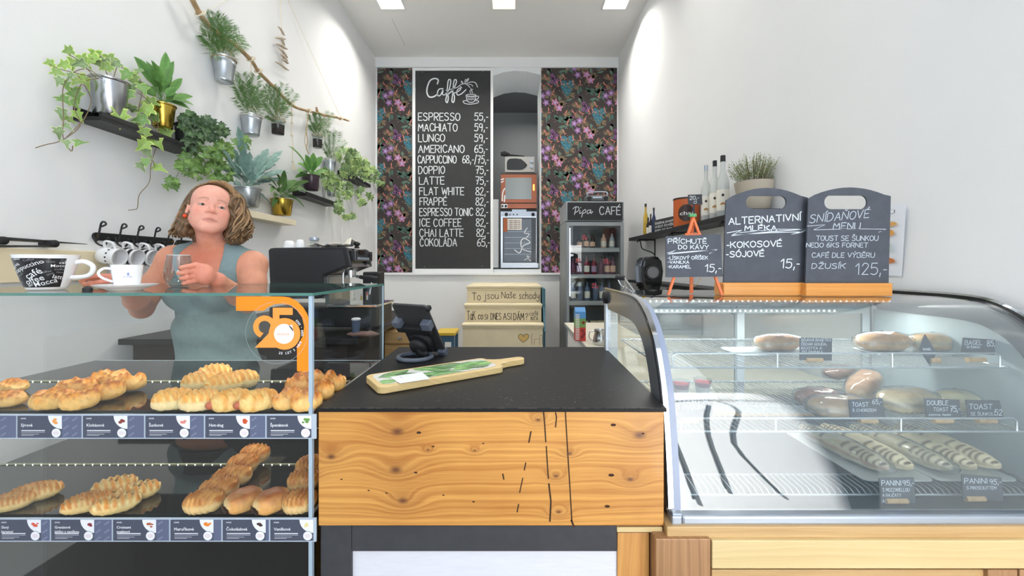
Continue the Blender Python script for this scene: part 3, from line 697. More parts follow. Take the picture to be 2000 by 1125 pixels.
def pastry_mesh(kind, L, Wd, H, seed):
    mb = MB(); mb.ell((0,0,H*.46), (L, Wd, H*.54), 32, 56, pastry_fn(kind, L, Wd, H, seed), .85, 0)
    return mb
PROTO = {}
def pastry(kind, label, px, py, lv, ang=0, L=.062, Wd=.034, H=.036, dz=0, seed=1, group=None, tilt=0):
    L *= .84; H *= 1.12; Wd *= 1.04; dz *= 1.1
    zs = (Z1s, Z2s)[lv]; Y = (CH-zs)*F/(py-VY); loc = P(px, py, Y); loc.y += Wd*.75; loc.z = zs+dz
    Lc = dict(group=group)
    nm = {'cheese':'cheese_bun','twist':'twisted_pastry','slashed':'slashed_pastry','jam':'jam_pastry','shell':'ribbed_pastry','roll':'chocolate_roll','hotdog':'sausage_roll'}[kind]
    mb = pastry_mesh(kind, L, Wd, H, seed)
    o = mb.build(nm, M_pastry, None, smooth=50, world=False); o.location = loc; o.rotation_euler = (0, tilt, R(ang))
    tag(o, label, 'pastry', group)
    if kind == 'hotdog':
        s = MB()
        s.ell((-L*.93, 0, H*.42), (.014, .012, .011), 12, 8); q = s.build('sausage', mat('sausage', '#b9684a', .35), None, smooth=40, world=False); q.parent = o
    if kind == 'roll':
        s = MB(); s.tube([(-L*.97, -Wd*.6, H*.3), (-L*1.0, -Wd*.2, H*.38), (-L*1.0, Wd*.25, H*.34), (-L*.97, Wd*.6, H*.3)], [.003,.006,.0055,.003], 8)
        q = s.build('chocolate_filling', mat('chocolate', '#2c1710', .3), None, smooth=40, world=False); q.parent = o
    return o
g = 'cheese buns on the upper shelf'
for i, (px, py, a, dz, lb) in enumerate([(82,803,15,0,'cheese bun at the lower left end of the cheese bun row'), (135,804,8,0,'small round cheese bun at the front of the row, right of the lower left one'), (128,782,18,.006,'pale cheese bun tucked behind the small round front one'),
    (186,788,18,.004,'well browned cheese bun in the middle of the row beside the small round one'), (200,768,14,.012,'cheese bun at the back of the row, behind the well browned one'), (232,770,20,.004,'cheese bun at the far right end of the row, edge towards the empty shelf')]):
    pastry('cheese', lb, px, py, 0, a, .052 if i != 1 else .046, .031, .040, dz, i+1, g)
pastry('cheese', 'browned pastry cut off by the left picture edge, rear one', 2, 772, 0, 5, .045, .028, .03, 0, 9, g); pastry('cheese', 'small pastry cut off by the left picture edge, front one', -6, 798, 0, 5, .045, .028, .03, 0, 8, g)
g = 'twisted pastries on the upper shelf'
for i, (px, py, a, dz, lb) in enumerate([(322,804,20,0,'glazed twisted pastry at the front left of the ham pile'), (376,806,15,0,'glazed twisted pastry at the front of the ham pile, left of the sausage rolls'), (378,775,18,.012,'flat pale pastry lying across the middle of the ham pile'), (425,778,22,.01,'twisted pastry leaning in the middle of the ham pile, above the sausage rolls'), (408,758,10,.014,'yellow pastry at the back of the ham pile'), (460,768,20,.008,'pale pastry at the far right end of the ham pile')]):
    pastry('twist', lb, px, py, 0, a, .054, .031, .042, dz, i+21, g)
g = 'sausage rolls'
pastry('hotdog', 'sausage roll with an exposed pink end, left one of the two', 440, 806, 0, 38, .052, .029, .042, 0, 3, g); pastry('hotdog', 'sausage roll with an exposed pink end, right one of the two', 494, 806, 0, 38, .052, .029, .042, 0, 4, g)
g = 'spinach pastries in the corner'
for i, (px, py, a, dz, lb) in enumerate([(553,803,30,0,'cheese-crusted pastry at the front left of the corner pile'), (592,806,25,0,'cheese-crusted pastry at the front of the corner pile against the side glass'), (585,783,20,.014,'cheese-crusted pastry resting in the middle of the corner pile'), (624,788,20,.004,'cheese-crusted pastry on the right of the corner pile seen through the side glass'), (607,766,20,.012,'cheese-crusted pastry at the back of the corner pile'), (650,770,20,.004,'cheese-crusted pastry at the far right back of the corner pile')]):
    pastry('cheese', lb, min(px, 590) if py > 800 else px - 8, py, 0, a, .044, .030, .040, dz, i+31, g)
g = 'pastries at the left of the lower shelf'
pastry('slashed', 'brown slashed pastry at the lower left, the longer rear one', 46, 985, 1, 22, .066, .033, .034, 0, 41, g); pastry('slashed', 'brown slashed pastry cut off by the left picture edge', -2, 1004, 1, 22, .055, .032, .032, 0, 42, g)
g = 'pomegranate pastries'
for i, (px, py, a, dz, lb) in enumerate([(150,1006,28,0,'golden lattice pastry at the front left of the jam group'), (210,1008,26,0,'pale jam pastry with a dark filling spot at the front right of the jam group'), (207,976,28,.006,'pale jam pastry at the back left of the jam group'), (253,982,26,0,'pale jam pastry at the back right of the jam group')]):
    pastry('slashed' if i == 0 else 'jam', lb, px, py, 1, a, .058, .031, .034, dz, i+51, g)
g = 'ribbed pastries in a diagonal row'
for i, (px, py, a, dz, lb) in enumerate([(384,1008,10,0,'ribbed puff pastry at the front of the diagonal row'), (414,984,8,.004,'ribbed puff pastry second from the front of the diagonal row'), (442,960,14,.006,'ribbed puff pastry in the middle of the diagonal row'), (464,936,4,.01,'flat ribbed puff pastry fourth from the front of the diagonal row'), (488,916,0,.012,'ribbed puff pastry at the far end of the diagonal row')]):
    pastry('shell', lb, px, py, 1, a, (.054,.056,.060,.052,.052)[i], .032, .042, dz, i+61, g)
g = 'chocolate rolls'
pastry('roll', 'square golden roll to the left of the chocolate-ended one', 462, 1006, 1, 48, .050, .036, .044, 0, 71, g); pastry('roll', 'square golden roll with dark chocolate showing at its end', 519, 1008, 1, 48, .050, .036, .044, 0, 72, g)
g = 'vanilla puffs in the corner'
pastry('shell', 'ribbed vanilla puff at the front corner of the lower shelf', 574, 1008, 1, 5, .048, .034, .042, 0, 81, g); pastry('shell', 'ribbed vanilla puff stacked behind the corner one', 582, 975, 1, 20, .048, .034, .044, .012, 82, g); pastry('shell', 'ribbed vanilla puff at the back of the corner group', 596, 950, 1, 40, .045, .03, .044, .02, 83, g)
# ---------------------------------------------------------------- curved glass case
CX0, CX1 = .388, 1.50; CB = 1.70
prof = [(1.70,1.249),(1.43,1.249),(1.33,1.247),(1.27,1.240),(1.225,1.226),(1.176,1.200),(1.14,1.170),(1.105,1.128),(1.075,1.075),(1.05,1.01),(1.035,.94),(1.022,.86),(1.012,.78),(1.008,.735)]
prof = [(a.x, a.y) for a in cat_mull([(p[0], p[1], 0) for p in prof], 3)]
rc = thing('glass_deli_case', 'refrigerated deli case with a curved glass front, two wire shelves and grey frame', 'display case', (.95, 1.35, .703))
ZB = P(0,1026,Y1).z
mb = MB(); n = len(prof)
mb.add([(CX0+.02, y, z) for y, z in prof]+[(CX1-.02, y, z) for y, z in prof], [(i, i+1, n+i+1, n+i) for i in range(n-1)])
mb.add([(CX0+.02, y+.004, z-.004) for y, z in prof]+[(CX1-.02, y+.004, z-.004) for y, z in prof], [(i, n+i, n+i+1, i+1) for i in range(n-1)])
M_cglass = glassmat('curved_glass', '#f5f8f8', 2.1, 0, .045, '#c8dcea')  # the pale blue haze mixed in stands for a veil of reflected sky
mb.build('curved_glass', M_cglass, rc, smooth=60)
def endframe(x0, x1, name='end_panel'):
    """side panel: broad grey border, glass in the middle, bright trim along the curve"""
    T = Matrix(((0,0,1,0),(1,0,0,0),(0,1,0,0),(0,0,0,1)))    # (y,z,x)
    out = prof; inn = []
    for i, (y, z) in enumerate(out):
        a = out[max(i-1,0)]; b = out[min(i+1,len(out)-1)]; t = Vector((b[0]-a[0], b[1]-a[1])).normalized(); nrm = Vector((-t.y, t.x)); nrm = nrm if nrm.y < .2 and nrm.x > -.2 else -nrm
        inn.append((y+nrm.x*.075, z+nrm.y*.075))
    inn = [(min(y, 1.63), z) for y, z in inn]
    def strip(A, B, xa, xb, m, nm, par=rc):
        k = len(A); mb = MB(); mb.add([(xa, *p) for p in A]+[(xa, *p) for p in B]+[(xb, *p) for p in A]+[(xb, *p) for p in B],
            [(i, k+i, k+i+1, i+1) for i in range(k-1)]+[(2*k+i, 2*k+i+1, 3*k+i+1, 3*k+i) for i in range(k-1)]+[(i, i+1, 2*k+i+1, 2*k+i) for i in range(k-1)]+[(k+i, 3*k+i, 3*k+i+1, k+i+1) for i in range(k-1)])
        return mb.build(nm, m, par, smooth=50)
    strip(out, inn, x0, x1, mat('frame_grey', '#5a5d62', .12, spec=.9), name)
    o2 = [(y-.006, z+.006) for y, z in out]
    strip(o2, out, x0-.002, x1+.002, mat('black_trim', '#15161a', .2), 'seal')
    o3 = [(y-.012, z+.012) for y, z in out]; strip(o3, o2, x0, x1+.001, M_chrome, 'trim')
    return inn
inn = endframe(CX0, CX0+.012); endframe(CX1-.012, CX1)
one('front_stile', M_alu, rc, (CX0+.012, .999, ZB, CX0+.034, 1.016, ZB+.03))
p3 = prof[3:]; n3 = len(p3); mb = MB(); mb.add([(CX0+.0125, y-.004, z+.002) for y, z in p3]+[(CX0+.034, y-.004, z+.002) for y, z in p3], [(i, i+1, n3+i+1, n3+i) for i in range(n3-1)]); mb.build('glass_border', mat('pale_border', '#8f9ab2', .3), rc, smooth=50)
gp = MB(); k = len(inn); ys = [p for p in inn if p[0] < 1.63]; gp.add([(CX0+.005, *p) for p in ys]+[(CX0+.005, 1.66, .72), (CX0+.005, 1.66, ys[0][1])], [tuple(range(len(ys)+2))]); gp.build('side_glass', M_glass, rc)
gp = MB(); gp.add([(CX1-.004, *p) for p in ys]+[(CX1-.004, 1.66, .72), (CX1-.004, 1.66, ys[0][1])], [tuple(range(len(ys)+2))]); gp.build('side_wall', mat('case_inner', '#aebcc0', .4), rc)
one('front_sill', M_alu, rc, (CX0+.034, .995, ZB, CX1, 1.03, P(0,1006,Y1).z), bevel=.006)
one('front_corner', M_alu, rc, (CX0+.008, .994, ZB, CX0+.033, 1.03, P(0,1006,Y1).z), bevel=.003)
one('floor_tray', mat('case_floor', '#30353a', .3, .4), rc, (CX0+.01, 1.03, ZB, CX1-.01, 1.68, ZB+.02))
one('rear_post', M_alu, rc, (CX0, 1.67, ZB, CX0+.02, CB, 1.245), (CX1-.02, 1.67, ZB, CX1, CB, 1.245))
M_dfr = mat('door_frame_grey', '#c2ccd0', .4)
zt_, zl = 1.245, .74; xm = .93
one('header', M_dfr, rc, (CX0+.02, 1.655, 1.185, CX1-.02, CB, zt_))
def sdoor(xa, xb, yy):
    one('sliding_door', M_dfr, rc, (xa, yy, zl, xb, yy+.012, zl+.03), (xa, yy, 1.155, xb, yy+.012, 1.184), (xa, yy, zl+.03, xa+.03, yy+.012, 1.155), (xb-.03, yy, zl+.03, xb, yy+.012, 1.155))
    pane('door_pane', xa+.03, yy+.004, zl+.03, xb-.03, yy+.008, 1.155, rc)
sdoor(CX0+.02, xm+.03, 1.67); sdoor(xm, CX1-.02, 1.656)
# LED rows under the top
one('led_channel', mat('led_channel_grey', '#cdd8da', .3), rc, (CX0+.03, 1.40, 1.222, CX1-.1, 1.44, 1.238), (CX0+.03, 1.640, 1.158, CX1-.1, 1.655, 1.176))
d = MB()
for y, z in ((1.399, 1.228), (1.639, 1.167)):
    x = CX0+.05
    while x < 1.34: d.ell((x, y, z), (.0035, .002, .0028), 8, 5); x += .0215
q = d.build('led', M_led, rc); q['kind'] = 'stuff'
area('deli_strip', (.94, 1.5, 1.2), (R(-12), 0, 0), 1.0, .05, 5, (1,.985,.95))
M_wire = mat('chromed_wire', '#d5dde2', .25, .6)
def rack(z, zr, yf, xl, xr, posts, up=True):
    r = thing_part = MB(); yb_ = 1.65
    fr = MB(); fr.tube([(xl, yf, z), (xr, yf, z), (xr, yb_, z), (xl, yb_, z)], .0035, 6, closed=True)
    if up:
        fr.tube([(xl+.03, yf, z), (xl+.03, yf, zr-.008), (xl+.04, yf, zr), (xr-.035, yf, zr), (xr-.025, yf, zr-.008), (xr-.025, yf, z)], .003, 6)
        for p in posts: fr.tube([(p, yf, z), (p, yf, zr)], .003, 6)
    fr.tube([(xl, (yf+yb_)/2, z-.005), (xr, (yf+yb_)/2, z-.005)], .003, 6)
    o = fr.build('wire_shelf', M_wire, rc, smooth=50); x = xl+.012; c = 0
    w = MB()
    while x < xr-.01: w.tube([(x, yf-.002, z+.002), (x, yb_, z+.002)], .0013, 4); x += .0185
    q = w.build('wires', M_wire, o); q['kind'] = 'stuff'
zSA = P(0,718,1.19).z; rack(zSA, P(0,690,1.19).z, 1.19, .445, 1.475, [P(1518,0,1.19).x, P(1742,0,1.19).x])
zSB = P(0,843,1.15).z; rack(zSB, P(0,817,1.15).z, 1.15, .455, 1.475, [P(1515,0,1.15).x, P(1759,0,1.15).x])
# bottom grille of bars
w = MB(); x = .47
while x < 1.47: w.tube([(x, 1.09, ZB+.026), (x-.004, 1.10, ZB+.038), (x, 1.17, ZB+.04), (x, 1.185, ZB+.030)], .0016, 4); x += .0165
w.tube([(.46, 1.088, ZB+.026), (1.47, 1.088, ZB+.026)], .003, 6); w.tube([(.46, 1.188, ZB+.029), (1.47, 1.188, ZB+.029)], .003, 6)
q = w.build('grille', M_wire, rc)
# oval vent seen through the glass
# ---------------------------------------------------------------- the woman: one body surface polygonised from blended volumes
class Vol:
    def __init__(s, lo, hi, h):
        s.lo = np.array(lo, float); s.h = h; s.n = np.ceil((np.array(hi)-s.lo)/h).astype(int)+1
        s.A = np.full(tuple(s.n), .2, np.float32)
    def sub(s, lo, hi):
        a = np.clip(np.floor((np.array(lo)-s.lo)/s.h).astype(int), 0, s.n-1); b = np.clip(np.ceil((np.array(hi)-s.lo)/s.h).astype(int)+1, 1, s.n)
        g = np.meshgrid(*[s.lo[i]+s.h*np.arange(a[i], b[i]) for i in range(3)], indexing='ij')
        return (slice(a[0],b[0]), slice(a[1],b[1]), slice(a[2],b[2])), np.stack(g, -1)
    def put(s, sl, d, k, mode):
        A = s.A[sl]
        if mode == 'u': h = np.maximum(k-np.abs(A-d), 0)/k; s.A[sl] = np.minimum(A, d)-h*h*k*.25
        else: d = -d; h = np.maximum(k-np.abs(A-d), 0)/k; s.A[sl] = np.maximum(A, d)+h*h*k*.25
    def cap(s, a, b, ra, rb, k=.01, mode='u'):
        a = np.array(a, float); b = np.array(b, float); m = max(ra, rb)+k+s.h*2+.004
        sl, X = s.sub(np.minimum(a,b)-m, np.maximum(a,b)+m); ba = b-a; t = np.clip(((X-a)@ba)/(ba@ba+1e-12), 0, 1)
        d = np.linalg.norm(X-a-t[...,None]*ba, axis=-1)-(ra+(rb-ra)*t); s.put(sl, d.astype(np.float32), k, mode)
    def chain(s, pts, rs, k=.01):
        for i in range(len(pts)-1): s.cap(pts[i], pts[i+1], rs[i], rs[i+1], k)
    def ell(s, c, r, M=None, k=.01, mode='u'):
        c = np.array(c, float); r = np.array(r, float); m = r.max()+k+s.h*2+.004; sl, X = s.sub(c-m, c+m); Q = X-c
        if M is not None: Q = Q@M
        k0 = np.linalg.norm(Q/r, axis=-1); k1 = np.linalg.norm(Q/(r*r), axis=-1)+1e-9
        s.put(sl, (k0*(k0-1)/k1).astype(np.float32), k, mode)
    def mesh(s):
        A = s.A; S = A < 0; nx, ny, nz = A.shape
        cs = [(i,j,k) for i in (0,1) for j in (0,1) for k in (0,1)]
        cnt = sum(S[i:nx-1+i, j:ny-1+j, k:nz-1+k].astype(np.int8) for i,j,k in cs); mk = (cnt > 0) & (cnt < 8)
        I = np.argwhere(mk); idx = np.full(mk.shape, -1, np.int64); idx[mk] = np.arange(len(I))
        val = {c: A[I[:,0]+c[0], I[:,1]+c[1], I[:,2]+c[2]] for c in cs}; acc = np.zeros((len(I),3)); num = np.zeros(len(I))
        for c in cs:
            for ax in range(3):
                if c[ax] == 1: continue
                e = list(c); e[ax] = 1; e = tuple(e); fa, fb = val[c], val[e]; x = (fa < 0) != (fb < 0)
                t = np.where(x, fa/np.where(x, fa-fb, 1), 0); p = np.array(c, float)+np.outer(t, np.eye(3)[ax]); acc += p*x[:,None]; num += x
        V = s.lo+s.h*(I+acc/num[:,None]); Fs = []
        for ax in range(3):
            o = [a for a in range(3) if a != ax]; sa = [slice(None)]*3; sb = [slice(None)]*3; sa[ax] = slice(0,-1); sb[ax] = slice(1,None)
            x = S[tuple(sa)] != S[tuple(sb)]; E = np.argwhere(x); E = E[(E[:,o[0]] > 0) & (E[:,o[1]] > 0) & (E[:,o[0]] < A.shape[o[0]]-1) & (E[:,o[1]] < A.shape[o[1]]-1)]
            q = []
            for d0, d1 in ((-1,-1),(0,-1),(0,0),(-1,0)):
                e = E.copy(); e[:,o[0]] += d0; e[:,o[1]] += d1; q.append(idx[e[:,0], e[:,1], e[:,2]])
            q = np.stack(q, 1); ins = S[tuple(sa)][E[:,0],E[:,1],E[:,2]]; fl = ins if ax != 1 else ~ins
            q[~fl] = q[~fl][:, ::-1]; Fs.append(q)
        return V, np.concatenate(Fs)
def vol_obj(name, V, Q, m, parent, cols=None, smooth_iter=0):
    me = bpy.data.meshes.new(name); off = np.array(parent.location) if parent else 0
    me.from_pydata((V-off).tolist(), [], Q.tolist()); me.materials.append(m); me.polygons.foreach_set('use_smooth', [True]*len(me.polygons))
    if cols is not None:
        a = me.color_attributes.new('col', 'FLOAT_COLOR', 'POINT'); a.data.foreach_set('color', np.concatenate([cols, np.ones((len(cols),1))], 1).ravel())
    o = bpy.data.objects.new(name, me); COL.objects.link(o); o.parent = parent
    if smooth_iter: s = o.modifiers.new('smooth', 'SMOOTH'); s.factor = .5; s.iterations = smooth_iter
    return o
# head frame: columns right (picture right), forward (out of the face), up
HC = np.array(P(411, 414, 1.60))
fw = Vector((0,0,CH)) - Vector(HC); fw.z = 0; fw.normalize(); fw = Quaternion((0,0,1), R(4)) @ fw
up = Vector((0,0,1)); rt = fw.cross(up).normalized() * -1
hq = Quaternion(rt, R(-9)) if False else None
tilt = Quaternion(fw, R(9))      # head leans: picture-right eye lower
pit = Quaternion(rt, R(13))
fw2 = pit @ fw
if fw2.z < 0: pit = Quaternion(rt, R(-13)); fw2 = pit @ fw
up2 = pit @ up; rt2 = rt.copy()
tl = Quaternion(fw2, R(8)); a_ = tl @ rt2
if a_.z > 0: tl = Quaternion(fw2, R(-8))
rt2 = tl @ rt2; up2 = tl @ up2
HM = np.array([list(rt2), list(fw2), list(up2)]).T; HS = .97
def hp(x, y, z): return HC + HM@(np.array([x,y,z])*HS)
V_ = Vol((-1.72, 1.16, .66), (-.93, 1.90, 1.78), .0034)
def he(c, r, k=.012, mode='u'): V_.ell(hp(*c), np.array(r)*HS, HM, k, mode)
def hc(a, b, ra, rb, k=.008, mode='u'): V_.cap(hp(*a), hp(*b), ra*HS, rb*HS, k, mode)
# torso
tdir = Vector((.62, -.78, 0)).normalized()
sL = np.array(P(338, 508, 1.60)); sR = np.array(P(494, 517, 1.66)); nb = np.array(P(419, 498, 1.66))   # shoulders, base of neck
mid = (sL+sR)/2; ch_c = np.array([-1.25, 1.665, 1.285]); wa = np.array([-1.262, 1.70, 1.08]); hi_ = np.array([-1.255, 1.70, .88])
V_.ell(ch_c, (.150, .098, .175), None, .05); V_.ell(ch_c+[0,0,.05], (.150,.088,.10), None, .05)
V_.ell(wa, (.160, .108, .15), None, .06); V_.ell(hi_, (.178, .118, .15), None, .06)
for sx in (-.068, .062): V_.ell(ch_c+[sx, -.075, -.045], (.062, .050, .062), None, .03)
V_.cap(sL+[.02,.01,0], nb+[-.035,.012,.012], .042, .036, .04); V_.cap(sR+[-.02,.01,0], nb+[.035,.012,.012], .042, .036, .04)
V_.cap(sL, ch_c+[-.09,0,.03], .05, .06, .04); V_.cap(sR, ch_c+[.09,0,.03], .05, .06, .04)
V_.cap(nb+[0,.01,-.04], hp(0,-.020,-.055), .052, .045, .014)
# collar bones
V_.cap(nb+[-.015,-.045,-.035], sL+[.03,-.035,.012], .009, .010, .02); V_.cap(nb+[.02,-.045,-.035], sR+[-.03,-.035,.012], .009, .010, .02)
# arms
eL = np.array(P(277, 603, 1.575)); wL = np.array(P(243, 548, 1.325)); eR = np.array(P(484, 592, 1.60)); wR = np.array(P(424, 547, 1.385))
V_.chain([sL, (sL+eL)/2+[-.006,0,.005], eL], [.052, .043, .035], .02); V_.chain([sR, (sR+eR)/2+[.012,0,0], eR], [.052, .045, .036], .02)
V_.chain([eL, eL*.65+wL*.35, wL], [.036, .036, .024], .015); V_.chain([eR, eR*.65+wR*.35, wR], [.037, .036, .024], .015)
# left-of-picture hand: reaches behind the saucer, fingers towards picture left
def finger(base, d1, d2, d3, L, r, k=.004):
    p = [np.array(base)]
    for d, l in zip((d1, d2, d3), L): d = np.array(d, float); p.append(p[-1]+d/np.linalg.norm(d)*l)
    V_.chain(p, [r, r*.94, r*.88, r*.74], k); return p
pm = np.array(P(236, 543, 1.275)); 
V_.cap(wL, pm, .023, .024, .015); V_.ell(pm, (.036, .034, .017), None, .012)
for i, (dx, dy, dz) in enumerate([(-.75,-.6,.05),(-.85,-.35,.0),(-.9,-.1,-.06),(-.9,.15,-.14)]):
    b = pm+np.array([-.022, -.018+.018*i, .006-.004*i]); L = (.030-.003*abs(i-1), .021, .016)
    finger(b, (dx,dy,dz), (dx,dy,dz-.35), (dx*.7,dy,dz-.8), L, .0085-.0004*i)
finger(pm+np.array([-.004,-.022,-.006]), (-.6,-.8,-.25), (-.9,-.4,-.2), (-1,-.1,-.1), (.028,.022,.018), .0095)
# picture-right hand: wraps the tumbler from the right
TC = np.array(P(349, 560, 1.315)); TC[2] = ZT; TR = .038      # tumbler centre, radius
pr = np.array(P(398, 536, 1.335)); V_.cap(wR, pr, .023, .025, .015); V_.ell(pr, (.030, .026, .036), None, .012)
def wrapf(z, a0, a1, n, r, rad):
    pts = [np.array([TC[0]+rad*math.cos(a), TC[1]+rad*math.sin(a), z+dz]) for a, dz in [(a0+(a1-a0)*i/n, -.003*i) for i in range(n+1)]]
    V_.chain(pts, [r*(1-.07*i) for i in range(n+1)], .003); return pts
fz = [ZT+.071, ZT+.053, ZT+.036, ZT+.020]
for i, z in enumerate(fz):
    V_.cap(pr+np.array([.006,-.012,(z-pr[2])*.72]), (TC[0]+.051*math.cos(.22), TC[1]+.051*math.sin(.22), z), .011, .0098, .006)
    wrapf(z, R(12), R(-50+7*abs(i-1)), 3, .0095-.0004*i, TR+.0115)
V_.cap(pr+[-.006,.012,.012], (TC[0]+.036, TC[1]+.036, ZT+.064), .012, .010, .006); wrapf(ZT+.064, R(45), R(100), 2, .0095, TR+.0105)
# head
he((0,-.016,.030), (.072,.092,.082)); he((0,.018,-.028), (.0615,.066,.076), .02); he((0,.060,-.087), (.020,.018,.017), .02)
for s in (-1, 1): hc((s*.049,.004,-.044), (s*.016,.056,-.086), .017, .016, .02); he((0,.030,.045),(.058,.060,.050),.02)
for s in (-1, 1):
    he((s*.037,.047,-.022), (.024,.024,.026), .02); he((s*.034,.030,-.052), (.020,.028,.022), .02)
    he((s*.031,.094,.004), (.017,.0135,.0095), .010, 's')
    he((s*.031,.0663,.0064), (.0158,.0154,.0090), .003); he((s*.031,.0660,-.0104), (.0150,.0142,.0062), .003)
    hc((s*.014,.080,.020), (s*.044,.069,.020), .0065, .0055, .010)
    he((s*.0125,.087,-.030), (.0066,.008,.0058), .005)
    he((s*.0745,-.008,-.004), (.007,.017,.029), .006); he((s*.080,-.004,.002), (.004,.009,.014), .004, 's')
hc((0,.076,.014), (0,.096,-.022), .0066, .0088, .008); he((0,.095,-.027), (.0105,.010,.0085), .006)
for s in (-1, 1): hc((s*.006,.096,-.040), (s*.008,.092,-.037), .0026, .0026, .003, 's')
hc((-.022,.077,-.0590), (0,.0845,-.0565), .0028, .0042, .005); hc((.022,.077,-.0590), (0,.0845,-.0565), .0028, .0042, .005)
hc((-.018,.077,-.0640), (0,.0825,-.0660), .0028, .0046, .005); hc((.018,.077,-.0640), (0,.0825,-.0660), .0028, .0046, .005)
hc((-.020,.084,-.0612), (.020,.084,-.0612), .0012, .0012, .003, 's')
VV, QQ = V_.mesh()
q = (VV-HC)@HM/HS; x, y, z = q.T; ax_ = np.abs(x); 
skin = np.array(lin('#e2a592')); tan = np.array(lin('#d4967a')); pink = np.array(lin('#e2907c')); lip = np.array(lin('#bd756a')); dark = np.array(lin('#4a3226')); red = np.array(lin('#cc6e54'))
C = np.tile(tan, (len(VV),1)); head = (np.abs(x) < .1) & (y > -.12) & (z > -.13) & (z < .14)
def blend(C, c, w): return C*(1-w[:,None])+np.array(c)*w[:,None]
C = blend(C, skin, np.clip((z+.14)/.04, 0, 1)*head)
C = blend(C, red, np.exp(-((VV[:,0]+1.235)/.10)**2-((VV[:,2]-1.375)/.07)**2)*.75*(VV[:,1] < 1.7))
C = blend(C, pink, np.exp(-((ax_-.042)/.018)**2-((z+.024)/.022)**2)*(y > .02)*.6*head); C = blend(C, pink, np.exp(-(x/.012)**2-((z+.026)/.014)**2)*(y > .07)*.6*head)
C = blend(C, lip, np.exp(-(ax_/.0215)**6-((z+.0612)/(.0080-.0035*np.clip(ax_/.022,0,1)**2))**4)*(y > .068)*.75)
C = blend(C, dark, np.exp(-((z+.0612)/.0018)**2-(ax_/.021)**6)*(y > .068)*.45)
C = blend(C, lin('#7d5a42'), np.exp(-((z-.0245+.35*(ax_-.03)**2/.03)/.0032)**2)*((ax_ > .013) & (ax_ < .048) & (y > .05))*.55)
C = blend(C, lin('#5a3c30'), np.exp(-((z+.0022)/.0018)**2-((ax_-.031)/.0145)**6)*(y > .05)*.7)
C = blend(C, lin('#b87a66'), np.exp(-((z-.0135)/.0016)**2)*((ax_ > .018) & (ax_ < .045) & (y > .05))*.5)
hand = np.minimum(np.linalg.norm(VV-pm, axis=1), np.linalg.norm(VV-pr, axis=1)); C = blend(C, lin('#e0907c'), np.clip(1-(hand-.05)/.04, 0, 1)*.75)
wo = thing('person', 'woman with wavy dark-blond hair in a grey-green tank top, one hand around a tumbler', 'person', (-1.22, 1.68, 0))
M_skin = vmat('skin', .48, .05, 60, .06, 260, sub=.12, spec=.35)
body = vol_obj('body', VV, QQ, M_skin, wo, C, 1)
# tank top: a shell just outside the torso, cut at neckline, armholes and hem
Tv = Vol((-1.49, 1.50, .80), (-1.02, 1.86, 1.46), .0042); A0 = V_.A
Tv.ell(ch_c, (.150+.006, .098+.006, .175), None, .05); Tv.ell(ch_c+[0,0,.05], (.156,.094,.106), None, .05); Tv.ell(wa, (.168, .116, .15), None, .06); Tv.ell(hi_, (.188, .128, .15), None, .06)
for sx in (-.068, .062): Tv.ell(ch_c+[sx, -.077, -.045], (.067, .056, .067), None, .03)
Tv.cap(sL+[.02,.01,0], nb+[-.035,.012,.012], .048, .042, .04); Tv.cap(sR+[-.02,.01,0], nb+[.035,.012,.012], .048, .042, .04)
Tv.cap(sL, ch_c+[-.09,0,.03], .054, .066, .04); Tv.cap(sR, ch_c+[.09,0,.03], .054, .066, .04)
sl, X = Tv.sub(Tv.lo, Tv.lo+Tv.h*(Tv.n-1)); fold = .0022*np.sin(X[...,2]*70+X[...,0]*30+2*np.sin(X[...,0]*22))*np.clip((1.30-X[...,2])/.1, 0, 1); Tv.A += fold.astype(np.float32)
for c, r in ((nb+[.004,-.06,-.035], (.078,.12,.125)), (nb+[0,.1,.0], (.074,.12,.085)), (sL+[-.022,-.01,-.02], (.060,.2,.105)), (sR+[.026,-.01,-.02], (.054,.2,.100)), (np.array([-1.23,1.68,.74]), (.3,.3,.09)), (nb+[0,0,.10], (.075,.1,.10))): Tv.ell(c, r, None, .006, 's')
TV, TQ = Tv.mesh()
vol_obj('tank_top', TV, TQ, mat('top_cloth', '#7d9294', .85, var=.06, vscale=60, bump=.15, bscale=300), wo, None, 2)
# trousers and shoes below the counter line
mb = MB(); mb.tube([(-1.22,1.70,.93),(-1.22,1.71,.84)], [.15,.165], 20, flat=.8)
mb.build('waistband', mat('trouser_cloth', '#33363d', .9), wo, smooth=60)
for s in (-1, 1):
    mb = MB(); mb.tube([(-1.22+s*.075,1.71,.88),(-1.22+s*.085,1.70,.75),(-1.22+s*.09,1.69,.48),(-1.22+s*.09,1.71,.30),(-1.22+s*.09,1.72,.06)], [.095,.092,.062,.060,.045], 14); mb.build('trouser_leg', MATS['trouser_cloth'], wo, smooth=60)
    mb = MB(); mb.ell((-1.22+s*.09, 1.67, .04), (.042,.12,.04), 14, 8); mb.build('shoe', M_white, wo, smooth=60)
# eyes: half-closed dark slits with a glint
for s in (-1, 1):
    e = hp(s*.031,.0672,-.0005); mb = MB(); mb.ell(tuple(e), .0130*HS, 14, 10); mb.build('eye', mat('eye_white', '#a3938a', .15), wo, smooth=60)
    e = hp(s*.031+.001,.0768,-.0010); mb = MB(); mb.ell(tuple(e), .0056, 12, 8); mb.build('iris', mat('iris', '#3f3a36', .1), wo, smooth=60)
mb = MB(); mb.ell(tuple(hp(-.078,.004,-.036)), .0065, 12, 8); mb.build('earring', mat('orange_red_bead', '#ff4a1e', .3), wo, smooth=60, label='round orange-red stud earring')
